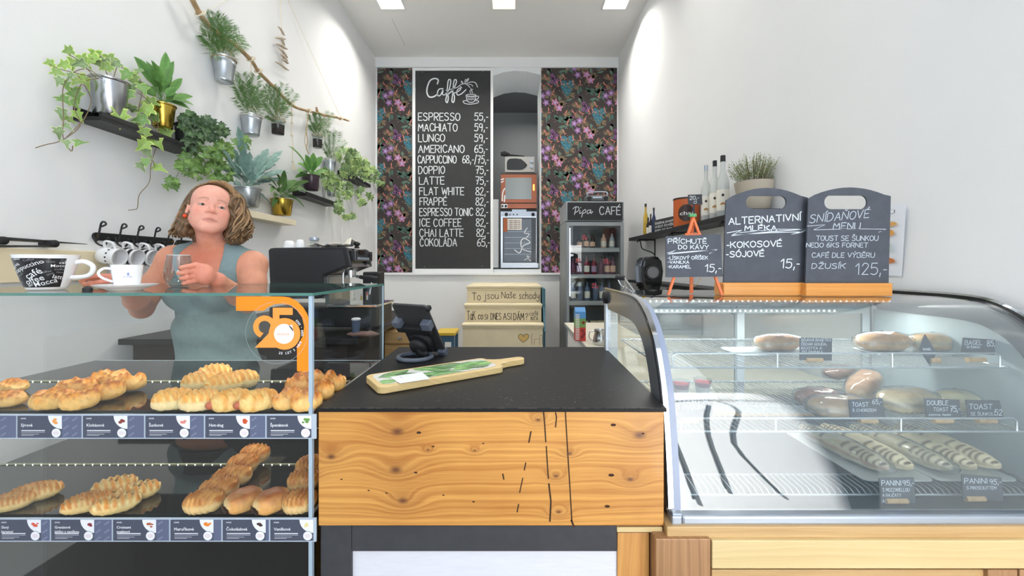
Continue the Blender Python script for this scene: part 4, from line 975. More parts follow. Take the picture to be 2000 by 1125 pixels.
# hair: a mass with wavy locks over it
Hv = Vol(HC-[.2,.2,.24], HC+[.2,.2,.2], .005)
def ve(c, r, k=.02, mode='u'): Hv.ell(hp(*c), np.array(r)*HS, HM, k, mode)
ve((0,-.026,.040), (.082,.098,.086)); ve((.060,.004,.045), (.040,.060,.055), .03); ve((.084,-.002,-.030), (.030,.042,.062), .03); ve((.098,-.012,-.080), (.036,.046,.045), .03)
ve((-.062,-.030,-.03), (.026,.050,.058), .03); ve((-.078,-.030,-.078), (.027,.040,.040), .03); ve((0,-.075,-.05), (.07,.04,.07), .03)
ve((-.012,.10,-.02), (.060,.085,.098), .010, 's'); ve((-.020,.090,.045),(.050,.060,.048), .010, 's'); ve((-.085,.030,-.01), (.030,.034,.05), .01, 's')
sl, X = Hv.sub(Hv.lo, Hv.lo+Hv.h*(Hv.n-1)); XX = (X-HC)@HM; wv = .004*np.sin(XX[...,2]*150+np.sin(XX[...,0]*70)*2+XX[...,1]*40)*np.clip((.06-XX[...,2])/.06, 0.1, 1); Hv.A += wv.astype(np.float32)
HVv, HQ = Hv.mesh(); rg = np.random.RandomState(2)
hx = (HVv-HC)@HM; st_ = .5+.5*np.sin(hx[:,0]*420+hx[:,1]*260+6*np.sin(hx[:,2]*45)); hcols = np.array(lin('#4c3926'))*(1-st_[:,None])+np.array(lin('#806448'))*st_[:,None]
M_hair = vmat('hair_strands', .5, .2, 140, .3, 300, spec=.4)
hair = vol_obj('hair', HVv, HQ, M_hair, wo, hcols, 1)
rg = random.Random(11); mb = MB(); roots = []
def lock(pts, r, amp, fr, ph):
    pl = cat_mull([hp(*p) for p in pts], 7); n = len(pl); out = []
    for i, p in enumerate(pl):
        t = i/(n-1); a = amp*min(1, t*1.6); out.append(p + Vector(HM@np.array([math.cos(fr*t+ph)*a, math.sin(fr*t+ph)*a*.7, 0])))
    c1 = L_(lin('#46341f'), lin('#9c7c58'), rg.random()); mb.col = c1; mb.tube(out, [r*(.45+.8*math.sin(PI*min(1, .15+.85*i/(n-1)))**.7) for i in range(n)], 5)
for i in range(160):      # picture-right side: from the parting over the temple down to the shoulder
    u = rg.random(); v = rg.random()
    e = (.066+.068*u, .045-.105*v, -.105-.02*rg.random()+.03*u); m1 = (.028+.03*v, .062-.115*v, .118-.01*u); m2 = (.072+.014*u, .055-.10*v, .05+.02*rg.random()); m3 = (.082+.044*u, .048-.11*v, -.03)
    o_ = 1.05+.08*rg.random(); m2 = (m2[0]*o_, m2[1], m2[2]); m3 = (m3[0]*o_, m3[1], m3[2]); e = (e[0]*o_, e[1], e[2]); cut = rg.choice([0,0,0,.3]); e = tuple(e[k]*(1-cut)+m3[k]*cut for k in range(3))
    lock([(-.022, .045-.09*v, .112), m1, m2, m3, e], .0044, .0125, rg.uniform(10,17), rg.uniform(0,6))
for i in range(75):      # picture-left side: behind the ear
    u = rg.random(); v = rg.random()
    lock([(-.022, .04-.09*v, .112), (-.060, .02-.08*v, .082), (-.080, -.012-.05*v, .03), (-.082-.012*u, -.018-.05*v, -.04), (-.080-.030*u, -.012-.05*v, -.100-.015*rg.random())], .0038, .009, rg.uniform(9,15), rg.uniform(0,6))
for i in range(50):      # back
    u = rg.uniform(-1, 1); lock([(0, -.05, .122), (u*.05, -.105, .09), (u*.085, -.112, .0), (u*.095, -.085, -.10)], .0042, .006, 10, rg.uniform(0,6))
q = mb.build('wavy_locks', M_hair, wo, smooth=60); q['kind'] = 'stuff'
# ---------------------------------------------------------------- greenery on the left wall
def WL(px, py, X=-1.93):
    Y = -X*F/(VX-px); return P(px, py, Y)
def cz(px, py, X=-1.93): v = WL(px, py, X); return (300+px/2.5, py/2.5)
def c2(x, y): return (300+x/2.5, y/2.5)
def c1(x, y): return (x/2.8125, y/2.8125)
M_leaf = vmat('leaf', .5, .18, 30, 0, sub=0, spec=.35); M_stem = mat('vine_stem', '#7b6a4e', .7); M_stemg = mat('green_stem', '#5f7d45', .6)
IVY = [(0,0),(-.10,.10),(-.13,.24),(-.05,.46),(.10,.34),(.22,.30),(.36,.54),(.48,.32),(.56,.20),(.78,.12),(1,0)]
def leafmesh(name, half, ci, ce, cup=.25, droop=.3, inner=.76):
    out = half + [(x, -y) for x, y in half[-2:0:-1]]; n = len(out); z = lambda x, y: cup*abs(y)-droop*x*x
    vs = [(x, y, z(x, y)) for x, y in out]; cs = [ce]*n; cx = .38
    ii = [(cx+(x-cx)*inner, y*inner) for x, y in out]; vs += [(x, y, z(x, y)) for x, y in ii]; cs += [ci]*n
    vs.append((cx, 0, z(cx, 0))); cs.append(L_(ci, (1,1,.8), .12)); me = MB(); me.add(vs, [(i, (i+1)%n, n+(i+1)%n, n+i) for i in range(n)]+[(n+i, n+(i+1)%n, 2*n) for i in range(n)], cs)
    m = bpy.data.meshes.new(name); m.from_pydata(me.v, [], me.f); m.materials.append(M_leaf)
    a = m.color_attributes.new('col', 'FLOAT_COLOR', 'POINT'); a.data.foreach_set('color', [x for c in cs for x in (*c, 1)]); return m
def variants(name, half, pairs, **kw): return [leafmesh(name, half, lin(a), lin(b), droop=.15+.2*i, **kw) for i, (a, b) in enumerate(pairs)]
LF_var = variants('ivy_leaf', IVY, [('#7fa050','#cddf86'),('#6f9a52','#c3d97c'),('#8fb455','#dcec8a'),('#7d9a68','#d8dfb0')], inner=.80)
LF_dark = variants('ivy_leaf_dark', IVY, [('#3d5a3a','#466641'),('#375438','#4b6c46'),('#4c6c42','#5b7d48')])
LF_lime = variants('ivy_leaf_lime', IVY, [('#5f8444','#6f964c'),('#74984a','#86ab55')])
LF_small = variants('ivy_leaf_small', IVY, [('#6d8f58','#b8c98e'),('#7a9c54','#c4d58e'),('#5f7f4d','#a5b985')], inner=.7)
def put_leaf(par, me, pos, tip, nrm, size, name='leaf'):
    o = bpy.data.objects.new(name, me); COL.objects.link(o); o.parent = par
    x = Vector(tip).normalized(); n = Vector(nrm); y = n.cross(x).normalized(); z = x.cross(y)
    M = Matrix((x, y, z)).transposed().to_4x4(); M = Matrix.Translation(Vector(pos)-par.location) @ M @ Matrix.Scale(size, 4); o.matrix_basis = M; return o
def ivy_leaf(par, set_, p, size, rg, down=.7):
    view = (Vector((0,0,CH))-p).normalized(); nrm = (view*.8+Vector((rg.uniform(-.5,.5), rg.uniform(-.4,.4), rg.uniform(.0,.8)))).normalized()
    tip = Vector((rg.uniform(-.8,.8), rg.uniform(-.8,.8), -down+rg.uniform(-.5,.6))); tip = (tip-nrm*tip.dot(nrm)).normalized()
    put_leaf(par, rg.choice(set_), p-tip*size*.4, tip, nrm, size)
def pot(name, label, cat_, px, yt, yb, hw, hwb, m, X=-1.93, soil=True, rim=True, group=None, ribs=False):
    c = WL(px, yb, X); Y = c.y; k = Y/F; s = math.sqrt(1+((px-VX)/F)**2); rt_, rb = hw*k/s, hwb*k/s; h = (yb-yt)*k
    t = thing(name, label, cat_, (c.x, c.y, c.z), group); mb = MB()
    pr = [(rb*.94,0),(rb,.003),(rt_*.97,h*.93),(rt_+.003,h*.95),(rt_+.004,h),(rt_-.002,h),(rt_-.004,h*.9)]
    if ribs: pr = [(rb*.9,0),(rb,.004),(rb*1.02,h*.10),(rb*1.0,h*.14),(rt_*.96,h*.72),(rt_*1.0,h*.76),(rt_*.97,h*.80),(rt_*.98,h*.93),(rt_+.003,h*.96),(rt_+.003,h),(rt_-.002,h),(rt_-.004,h*.9)]
    mb.lathe(pr, tuple(c), 36); mb.build('pot', m, t, smooth=50)
    if soil: mb = MB(); mb.lathe([(.0001,h*.9),(rt_-.004,h*.88)], tuple(c), 20); mb.build('soil', M_soil, t)
    t['r'] = rt_; t['h'] = h; del t['r'], t['h']; return t, c, h, rt_
def lance(par, base, tip, w, ci, ce, sag=.25, pet=.35, lobed=0, rg=random, twist=.6):
    """one long leaf: a stalk and a folded blade arching from base to tip"""
    base = Vector(base); tip = Vector(tip); L = (tip-base).length; mid = base.lerp(tip, .5)+Vector((0,0,L*sag)); n = 12; mb = MB(); vs = []; cs = []
    view = (Vector((0,0,CH))-tip).normalized(); side0 = None; pts = []
    for i in range(n+1): t = i/n; pts.append(base*(1-t)**2+mid*2*t*(1-t)+tip*t*t)
    for i in range(n+1):
        t = i/n; d = (pts[min(i+1,n)]-pts[max(i-1,0)]).normalized(); s = d.cross(view*twist+Vector((0,0,1))*(1-twist)).normalized(); nn = s.cross(d)
        q = max(0, (t-pet)/(1-pet)); ww = w*(math.sin(PI*q**.75)**.8 if 0 < q < 1 else 0)+.0014*(1-t*.8)
        if lobed and 0 < q < 1: ww *= 1+lobed*math.sin(q*18)
        vs += [pts[i]+s*ww+nn*ww*.35, pts[i], pts[i]-s*ww+nn*ww*.35]; cs += [ce, ci, ce]
    fs = []
    for i in range(n): a = 3*i; fs += [(a, a+1, a+4, a+3), (a+1, a+2, a+5, a+4)]
    mb.add(vs, fs, cs); return mb.build('leaf', M_leaf, par, smooth=60)
def frond(par, base, tip, w, ci, ce, sag=.12, rg=random):
    base = Vector(base); tip = Vector(tip); L = (tip-base).length; mid = base.lerp(tip, .55)+Vector((0,0,L*sag)); mb = MB(); n = 16
    pts = [base*(1-t)**2+mid*2*t*(1-t)+tip*t*t for t in [i/n for i in range(n+1)]]; mb.col = L_(ci, lin('#9fa86a'), .3); mb.tube(pts, [.0016*(1-.6*i/n) for i in range(n+1)], 4)
    view = (Vector((0,0,CH))-tip).normalized(); 
    for i in range(5, n+1):
        d = (pts[i]-pts[i-1]).normalized(); s = d.cross(view+Vector((rg.uniform(-.5,.5),rg.uniform(-.5,.5),.4))).normalized()
        for sg in (-1, 1):
            for hh in (0, .5):
                ll = w*(.55+.6*math.sin(PI*(i-4)/(n-2)))*rg.uniform(.8,1.15); p0 = pts[i-1].lerp(pts[i], hh); e = p0+(s*sg*.75+d*.75+Vector((0,0,-.15))).normalized()*ll; m = p0.lerp(e, .45); a = d*.0030*(L/.25)**.3
                mb.add([p0, m+a, e, m-a], [(0,1,2,3)], [ci, ce, ce, ci])
    return mb.build('frond', M_leaf, par)
# --- ledges
def ledge(y0, y1, z, label):
    t = thing('picture_ledge', label, 'shelf', (-1.94, (y0+y1)/2, z), 'black picture ledges on the left wall'); mb = MB()
    one('shelf_board', M_black, t, (XL, y0, z-.018, -1.872, y1, z)); one('front_lip', M_black, t, (-1.882, y0, z, -1.870, y1, z+.022)); one('back_rail', M_black, t, (XL, y0, z, XL+.012, y1, z+.045)); return t
ledge(1.815, 2.36, 2.032, 'black picture ledge on the left wall nearest the viewer'); ledge(3.62, 4.27, 2.005, 'black picture ledge over the gold pot, middle one of the three'); ledge(4.55, 5.25, 2.40, 'farthest and highest black picture ledge, carrying trailing ivy')
t = thing('wooden_shelf', 'pale cream shelf behind the woman holding the silver and gold pots', 'shelf', (-1.93, 3.0, 1.70)); one('board', M_creamw, t, (XL, 2.45, 1.70, -1.868, 3.44, 1.747), bevel=.002)
rg = random.Random(4)
# --- variegated ivy in the wide steel planter
t, c, h, r = pot('potted_ivy', 'variegated ivy trailing from a steel planter on the nearest black ledge', 'plant', 214, 158, 229, 41, 33, M_steel, -1.935)
LP = [(372,280,70),(268,345,55),(320,400,75),(345,355,70),(400,350,70),(500,325,95),(555,345,95),(610,330,75),(420,450,75),(470,440,90),(355,460,75),(320,440,60),(415,520,95),(350,545,80),(405,570,60),(335,620,70),(425,630,70),(385,660,60),(365,690,50),(325,725,70),(440,780,95),(365,780,55),(380,415,60),(440,350,70),(690,410,85),(760,385,75),(735,430,75),(785,485,75),(700,520,80),(820,560,85),(800,600,90),(725,600,65),(665,640,110),(770,655,85),(895,670,80),(915,735,95),(790,735,85),(865,780,85),(790,795,85),(810,835,65),(770,910,60),(870,920,70),(800,890,55),(460,330,80),(530,310,80),(580,370,70),(640,350,60),(720,480,70),(750,690,65),(840,640,70)]
for x, y, s in LP:
    p = WL(*c1(x, y), X=-1.90+rg.uniform(-.05,.05)); ivy_leaf(t, LF_var, p, s/2.8125*p.y/F*1.0/1.15, rg)
mb = MB()
for vine in ([(560,430),(480,380),(400,400),(350,470),(345,560),(350,650),(345,750),(390,830),(400,800)],[(530,430),(440,340),(380,300)],[(545,430),(460,450),(420,520),(410,600),(440,690),(340,770),(250,795),(195,812)],[(600,440),(560,350),(500,320)],[(620,440),(650,360),(700,400),(760,420),(780,500),(760,600),(750,700),(790,800),(830,850),(850,920)],[(640,450),(740,500),(820,560),(860,650),(870,760),(830,900),(820,1000),(765,1070),(755,1140),(740,1150),(705,1155)],[(430,420),(500,540),(470,640),(420,700),(360,760)],[(500,420),(330,380),(270,350)]):
    pl = [WL(*c1(x, y), X=-1.905) for x, y in vine]; mb.tube(cat_mull(pl, 4), .0018, 5)
q = mb.build('vine', M_stem, t, smooth=60)
# --- lance-leaved plant in the brass pot
def lancer(name, label, X, base, tips, w, ci, ce, potargs, cf, sag=.15, lobed=0, pet=.3, **kw):
    t, c, h, r = pot(name, label, 'plant', *potargs, X=X, **kw); rr = random.Random(int(base[0])); b = WL(*cf(*base), X=X)
    for tx, ty in tips:
        p = WL(*cf(tx, ty), X=X+rr.uniform(-.05,.10)); bb = b+Vector((rr.uniform(-.02,.02), rr.uniform(-.02,.02), 0))
        lance(t, bb, p, w*rr.uniform(.8,1.15), L_(lin(ci), lin(ce), rr.uniform(0,.4)), L_(lin(ce), lin(ci), rr.uniform(0,.5)), sag*rr.uniform(.5,1.4), pet, lobed)
    return t
lancer('potted_lily', 'glossy green lance-leaved plant in a brass pot on the nearest black ledge', -1.935, (885,560), [(910,285),(735,310),(1000,430),(955,335),(1065,578),(970,485),(830,330),(870,360),(985,520),(1045,600),(905,610),(800,335),(770,470),(940,400),(830,480),(1060,530),(700,440),(850,440),(930,460)], .024, '#4f7d3c', '#78a85a', (318, 205, 250, 27, 20, M_brass), c1)
# --- dense dark ivy in a black pot at the end of the ledge
t, c, h, r = pot('potted_ivy', 'dense small-leaved dark ivy spilling over the end of the nearest ledge', 'plant', 362, 245, 292, 22, 18, M_rubber, -1.935)
for bx, by, rx, ry, n_, st_ in ((170,600,45,50,62,LF_dark),(220,620,80,60,80,LF_dark),(290,640,70,45,48,LF_dark),(190,700,60,45,28,LF_dark),(250,780,90,60,64,LF_lime),(140,790,35,40,22,LF_lime),(340,740,55,60,32,LF_lime),(80,900,45,28,14,LF_lime),(330,850,60,45,26,LF_lime),(430,700,40,35,14,LF_lime),(200,850,60,25,12,LF_lime)):
    for i in range(n_):
        a, q = rg.uniform(0, 6.28), math.sqrt(rg.random()); p = WL(*c2(bx+rx*q*math.cos(a), by+ry*q*math.sin(a)), X=-1.90+rg.uniform(-.06,.08)); ivy_leaf(t, st_, p, rg.uniform(9.5,15)*p.y/F, rg)
mb = MB()
for vine in ([(160,600),(250,640),(330,700),(370,800),(330,880)],[(150,620),(200,700),(150,790),(100,880),(60,900)],[(180,600),(280,600),(370,640)],[(170,620),(240,750),(260,850),(320,900)]):
    mb.tube(cat_mull([WL(*c2(x, y), X=-1.91) for x, y in vine], 4), .0015, 5)
mb.build('vine', M_stemg, t, smooth=60)
lancer('potted_fern', 'blue-green fern with broad wavy leaves in a silver bucket on the cream shelf', -1.925, (455,915), [(410,615),(300,690),(345,760),(400,800),(560,725),(630,735),(640,830),(600,800),(520,760),(450,765),(330,830),(665,850),(700,900),(575,1000),(590,880),(480,800),(540,830),(380,720),(440,720),(500,850),(420,850),(620,770),(560,790),(350,800),(470,740),(520,900),(390,900),(640,900)], .028, '#6d9088', '#8fada3', (484, 368, 405, 27, 22, M_zinc), c2, .12, .25, .35)
lancer('potted_plant', 'dark green arching plant in a gold pot on the cream shelf', -1.925, (628,965), [(600,850),(640,830),(700,880),(772,885),(738,1015),(560,900),(580,1015),(700,970),(720,940),(530,870),(650,890),(610,915),(680,900),(590,960),(570,940),(750,935),(660,950)], .024, '#46683a', '#6b8f50', (551, 390, 421, 23, 18, M_brass), c2, .25, 0, .3)
lancer('potted_lily', 'green lance-leaved plant in a dark patterned pot on the middle black ledge', -1.93, (770,865), [(740,755),(780,745),(825,765),(850,835),(700,800),(655,712),(705,840),(800,790),(760,775),(715,855),(840,880),(690,870),(730,790),(790,840)], .030, '#4a7a3c', '#74a552', (608, 343, 372, 17, 14, mat('dark_violet_pot', '#40303c', .3)), c2, .2)
def ivycloud(label, potargs, blobs, vines, set_, smin, smax, X=-1.93):
    t, c, h, r = pot('potted_ivy', label, 'plant', *potargs, X=X)
    for bx, by, rx, ry, n_ in blobs:
        for i in range(n_):
            a, q = rg.uniform(0, 6.28), math.sqrt(rg.random()); p = WL(*c2(bx+rx*q*math.cos(a), by+ry*q*math.sin(a)), X=X+.03+rg.uniform(-.06,.08)); ivy_leaf(t, set_, p, rg.uniform(smin,smax)*p.y/F, rg)
    mb = MB()
    for v in vines: mb.tube(cat_mull([WL(*c2(x, y), X=X+.03) for x, y in v], 4), .0018, 5)
    mb.build('vine', M_stemg, t, smooth=60)
ivycloud('small variegated ivy trailing from a little silver bucket on the middle ledge', (647, 362, 384, 9.5, 7.5, M_zinc), [(870,890,45,40,45),(930,930,40,45,34),(900,1010,25,30,14),(955,1060,25,18,9),(850,850,30,25,16)], [[(866,905),(920,930),(950,1000),(960,1065)],[(866,905),(890,960),(895,1030)]], LF_small, 9, 13)
ivycloud('pale green ivy trailing from the farthest and highest black ledge', (688, 326, 345, 10, 8, M_rubber), [(940,760,55,35,34),(1000,800,50,40,40),(1050,850,45,35,26),(960,830,50,35,30),(1110,895,15,18,4),(990,940,35,20,8),(1020,990,22,12,4),(1055,960,10,10,3)], [[(970,820),(1040,830),(1080,870),(1110,900)],[(970,820),(990,900),(1010,990)]], LF_small, 10, 15)
# --- hanging branch and what hangs from it
br = thing('driftwood_branch', 'long crooked driftwood branch hung on cords along the left wall', 'branch', tuple(WL(480, 120)))
BP = [(165,-60),(195,10),(240,90),(290,140),(340,185),(395,218),(440,255),(480,300),(520,360),(590,425),(650,490),(700,525),(770,545),(830,560),(890,572),(952,590)]
pl = cat_mull([WL(*c2(x, y)) for x, y in BP], 5); nn = len(pl)
mb = MB(); mb.tube([p+Vector((0,0,.006*noise.noise(p*9))) for p in pl], [ (13-9.0*(i/nn))/2.5*p.y/F*(1+.25*noise.noise(p*25)) for i, p in enumerate(pl)], 9)
M_drift = mat('driftwood', '#a58a66', .85, var=.3, vscale=22, bump=.4, bscale=70)
mb.tube([WL(*c2(800,552)), WL(*c2(795,522))], [.018,.008], 7)
mb.build('limb', M_drift, br, smooth=60)
M_cord = mat('cotton_cord', '#e2d9c4', .9); M_twine = mat('jute_twine', '#b79a6c', .9)
mb = MB()
for x, y in ((228,66),(476,288),(512,345),(672,505),(758,540),(915,578)):
    p = WL(*c2(x, y)); 
    for k_ in (-.006, 0, .006): mb.tube([p+Vector((.022*math.cos(a), k_*2+.012*math.sin(a), .022*math.sin(a)+k_)) for a in [i*PI/6 for i in range(12)]], .0035, 5, closed=True)
q = mb.build('binding', M_cord, br, smooth=60); q['kind'] = 'stuff'
mb = MB(); mb.tube([WL(*c2(228,66)), WL(*c2(380,-10), X=-1.99)], .0018, 4); mb.tube([WL(*c2(912,574)), WL(*c2(655,-2), X=-1.99), WL(*c2(600,-140), X=-1.99)], .0022, 4)
mb.build('hanging_cord', M_cord, br)
mb = MB(); mb.tube(cat_mull([WL(*c2(x, y)) for x, y in ((672,505),(676,570),(672,640),(680,700),(678,770),(684,830))], 4), .0045, 6)
for x, y in ((674,560),(676,600),(675,660),(680,720),(680,790)): mb.ell(tuple(WL(*c2(x, y))), .012, 8, 6)
for a in range(7): mb.tube([WL(*c2(684,790)), WL(*c2(672+a*4,832))], .002, 4)
tag(mb.build('macrame_cord', M_cord, None, smooth=60), 'white knotted macrame cord hanging from the branch over the fern', 'cord')
mb = MB(); mb.tube(cat_mull([WL(*c2(x, y)) for x, y in ((757,545),(750,600),(745,640),(752,690),(745,720),(757,750))], 4), .004, 6); mb.tube(cat_mull([WL(*c2(x, y)) for x, y in ((745,640),(738,690),(748,730))], 4), .0025, 6)
tag(mb.build('rope_loop', M_twine, None, smooth=60), 'looped rope hanging from the branch between glass jar and macrame cord', 'cord')
def hanger(px, py, base, m, kind, bucket, tips, fw_, cfl, label):
    """a potted palm slung from the branch: bucket, twine, cord, fronds"""
    bx, yt, yb, hw, hwb = bucket
    if kind == 'jar':
        t, c, h, r = pot('hanging_palm', label, 'plant', bx, yt, yb, hw, hwb, glassmat('jar_glass', '#e8eeee'), soil=False)
        mb = MB(); mb.lathe([(r*.05,.004),(r*.86,.006),(r*.9,h*.62),(.001,h*.66)], tuple(c), 20); mb.build('soil', M_soil, t, smooth=50)
    else: t, c, h, r = pot('hanging_palm', label, 'plant', bx, yt, yb, hw, hwb, m, ribs=True)
    b = c+Vector((0,0,h*.95)); rr = random.Random(bx)
    for x, y in tips:
        q = WL(*cfl(x, y), X=-1.93+rr.uniform(-.04,.07)); frond(t, b+Vector((rr.uniform(-.015,.015), rr.uniform(-.015,.015), -.02)), q, fw_*rr.uniform(.8,1.2), L_(lin('#3e5f36'), lin('#55793f'), rr.random()), lin('#5f8448'), rr.uniform(.02,.16), rr)
    mb = MB(); top = WL(px, py)
    mb.tube([b+Vector((r*1.05*math.cos(a), r*1.05*math.sin(a), -.006)) for a in [i*PI/8 for i in range(16)]], .003, 5, closed=True)
    for a in (.5, 2.6, 4.7): mb.tube([b+Vector((r*math.cos(a), r*math.sin(a), -.006)), b+Vector((0,0,.10))], .0022, 4)
    mb.tube([b+Vector((0,0,.10)), top], .0025, 4); mb.build('twine', M_twine if kind != 'cord' else M_cord, t); return t
hanger(*c2(330,185), None, M_zinc, 'b', (438,113,161,24,17.5), [(250,70),(290,90),(330,72),(380,120),(452,205),(240,170),(270,250),(425,165),(400,285),(310,140),(360,100),(235,115),(430,190),(300,60),(345,130),(270,200)], .058, c2, 'palm in the largest zinc bucket, hanging nearest on the branch')
hanger(*c2(476,300), None, M_zinc, 'cord', (491,225,265,21,16.5), [(395,390),(430,362),(500,370),(560,420),(400,470),(550,500),(450,400),(520,440),(410,430),(470,420),(540,470)], .058, c2, 'palm in a zinc bucket hanging second along the branch')
hanger(*c2(600,440), None, None, 'jar', (543,233,263,14.5,12), [(545,420),(580,420),(640,410),(690,450),(550,500),(650,480),(560,560),(660,540),(600,430),(620,500)], .06, c2, 'palm in a squat glass jar of dark soil, third along the branch')
hanger(*c2(848,560), None, None, 'jar', (620,263,289,10.5,9), [(770,562),(862,548),(800,555),(770,610),(850,600),(885,562),(820,580),(790,600),(860,640)], .06, c2, 'palm in a small glass jar with soil, fourth along the branch')
hanger(*c2(852,570), None, M_zinc, 'cord', (645,311,336,12.5,9.5), [(840,640),(900,642),(940,690),(925,730),(830,700),(870,650),(900,760),(850,740),(935,720)], .06, c2, 'palm in a small zinc bucket on a white cord, fifth along the branch')
dg_ = thing('driftwood_garland', 'short vertical garland of bleached driftwood pieces on a string', 'garland', tuple(WL(550, 90, X=-1.97)))
mb = MB(); mb.tube([WL(*c2(620,-40), X=-1.97), WL(*c2(618,40), X=-1.97), WL(*c2(625,130), X=-1.97), WL(*c2(632,330), X=-1.97)], .0035, 5); mb.build('string', M_cord, dg_)
for i, (x0, y0, x1, y1, w) in enumerate([(608,130,640,175,8),(596,185,645,190,9),(615,180,640,225,9),(600,215,655,240,9),(612,235,655,282,10),(620,265,655,300,11),(625,290,660,310,9),(594,302,662,345,8)]):
    a, b = WL(*c2(x0, y0), X=-1.965), WL(*c2(x1, y1), X=-1.965); mb = MB(); mb.tube([a, a.lerp(b,.3)+Vector((.006,0,.004)), a.lerp(b,.7)+Vector((.004,0,-.004)), b], [w*.3/2.5*a.y/F, w*.75/2.5*a.y/F, w*.7/2.5*a.y/F, w*.2/2.5*a.y/F], 7); mb.build('driftwood_piece', mat('bleached_driftwood', '#b8ab9b', .9, var=.15, vscale=30), dg_, smooth=60)
# --- hook racks and mugs
M_iron = mat('black_iron', '#1b1b1d', .4)
def hrack(p0, p1, hooks, label):
    a, b = WL(*p0, X=-1.992), WL(*p1, X=-1.992); t = thing('hook_rack', label, 'hook rack', tuple((a+b)/2), 'black hook racks on the left wall')
    z = (a.z+b.z)/2; mb = MB(); h = .019; T = Matrix(((0,0,1,-2.0),(1,0,0,0),(0,1,0,0),(0,0,0,1))); mb.T = T; mb.prism(rrect(a.y, z-h, b.y, z+h, h*.98, 6), 0, .008); mb.build('back_plate', M_black, t)
    for hx in hooks:
        p = WL(hx, 0, X=-1.96); y = p.y; mb = MB()
        mb.tube(cat_mull([(-1.992,y,z-.012),(-1.975,y,z-.02),(-1.965,y,z+.02),(-1.955,y,z+.062),(-1.944,y+.004,z+.068),(-1.940,y+.006,z+.055),(-1.955,y,z+.045)], 4), .0042, 7)
        mb.tube(cat_mull([(-1.992,y,z-.0),(-1.98,y,z-.03),(-1.955,y,z-.045),(-1.935,y,z-.040),(-1.928,y,z-.018),(-1.922,y,z-.008)], 4), .0042, 7); mb.build('hook', M_iron, t, smooth=60)
    for q in (a.y+.016, b.y-.016): mb = MB(); mb.cyl((-1.992,q,z), (-1.988,q,z), .005, n=10); mb.build('screw', M_brass, t)
    return z
zr = hrack((182,459), (340,474), [196,237,271,304,331], 'black iron rack with hooks holding spotted and striped mugs, left of the woman'); hrack((345,473), (470,484), [356,390,420], 'black iron hook rack partly hidden behind the woman')
def mug(px, kind, label):
    p = WL(px, 0, X=-1.925); t = thing('hanging_mug', label, 'mug', (p.x, p.y, zr-.055), 'white mugs hung on the hooks'); mb = MB(); R0 = .043; H = .085
    T = Matrix.Translation((p.x+.006, p.y+.0, zr-.095)) @ Matrix.Rotation(R(18), 4, 'X') @ Matrix.Rotation(R(100), 4, 'Y') @ Matrix.Translation((0,0,-H/2)); mb.T = T
    mb.lathe([(R0*.7,0),(R0*.95,.008),(R0,.03),(R0,H),(R0-.004,H),(R0-.005,.03),(.001,.008)], n=32); mb.build('cup', M_porc, t, smooth=50)
    mb = MB(); mb.T = T; mb.tube(cat_mull([(-R0+.002,0,.020),(-R0-.024,0,.022),(-R0-.030,0,.042),(-R0-.022,0,.062),(-R0+.002,0,.066)], 4), .0055, 8); mb.build('handle', M_porc, t, smooth=60)
    mb = MB(); mb.T = T
    if kind == 'dots':
        for i in range(14):
            a = i*2*PI/14; u = Vector((math.cos(a), math.sin(a), 0)); w = Vector((-math.sin(a), math.cos(a), 0)); mb.add([u*(R0+.0006)+w*.0045*math.cos(q)+Vector((0,0,.055+.0045*math.sin(q))) for q in [k*PI/5 for k in range(10)]], [tuple(range(10))])
        nm = 'dots'
    else:
        for z0 in (.028, .058): mb.lathe([(R0+.0004,z0),(R0+.0008,z0+.002),(R0+.0008,z0+.014),(R0+.0004,z0+.016)], n=32, cap=False)
        nm = 'stripes'
    q = mb.build(nm, M_black, t)
mug(214, 'dots', 'white mug with a row of black dots on the first hook of the rack'); mug(250, 'stripes', 'white mug with broad black stripes on the second hook'); mug(282, 'stripes', 'striped black and white mug on the third hook'); mug(312, 'stripes', 'striped black and white mug on the fourth hook, by her shoulder')
# ---------------------------------------------------------------- back wall: menu board
def draw(mb, T, pts, w, sm=4):
    pl = [(v.x, v.y) for v in cat_mull([(x, y, 0) for x, y in pts], sm)] if sm else pts; ribbon(mb, pl, w, T)
def wbox(name, m, par, x0, y0, x1, y1, Y0, Y1, **kw):
    a, b = P(x0, y1, Y0), P(x1, y0, Y0); return one(name, m, par, (a.x, Y0, a.z, b.x, Y1, b.z), **kw)
YM = 5.78
mbd = thing('menu_board', 'tall black chalkboard menu in a white frame with drinks and prices', 'menu board', tuple(P(885, 533, YM)))
wbox('panel', M_bboard, mbd, 810, 137, 959, 525, YM, YM+.02)
for a in ((806,133,811,533),(958,133,963,533),(811,133,958,137.5),(811,525,958,533)): wbox('frame_rail', M_white, mbd, *a, YM-.012, YM+.03, bevel=.003)
for a, b in ((825,141),(943,140),(829,521),(941,520)): mb = MB(); p = P(a, b, YM); mb.cyl(p, p+Vector((0,-.004,0)), .006, n=8); mb.build('screw', M_grey, mbd)
T = TP(YM-.0015)
ML = [('ESPRESSO',293,495,338,'55,-',567,633),('MACHIATO',293,482,390,'59,-',567,632),('LUNGO',293,422,442,'59,-',567,632),('AMERICANO',293,517,495,'65,-',567,632),('CAPPUCCINO',289,477,547,'68,-/75,-',508,636),('DOPPIO',294,421,598,'75,-',573,634),('LATTE',297,420,650,'75,-',573,634),('FLAT WHITE',299,516,702,'82,-',572,634),('FRAPPÉ',299,432,752,'82,-',572,634),('ESPRESSO TONIC',299,560,803,'82,-',574,634),('ICE COFFEE',299,502,855,'82,-',574,634),('CHAI LATTE',299,513,905,'82,-',576,636),('ČOKOLÁDA',301,480,952,'65,-',580,642)]
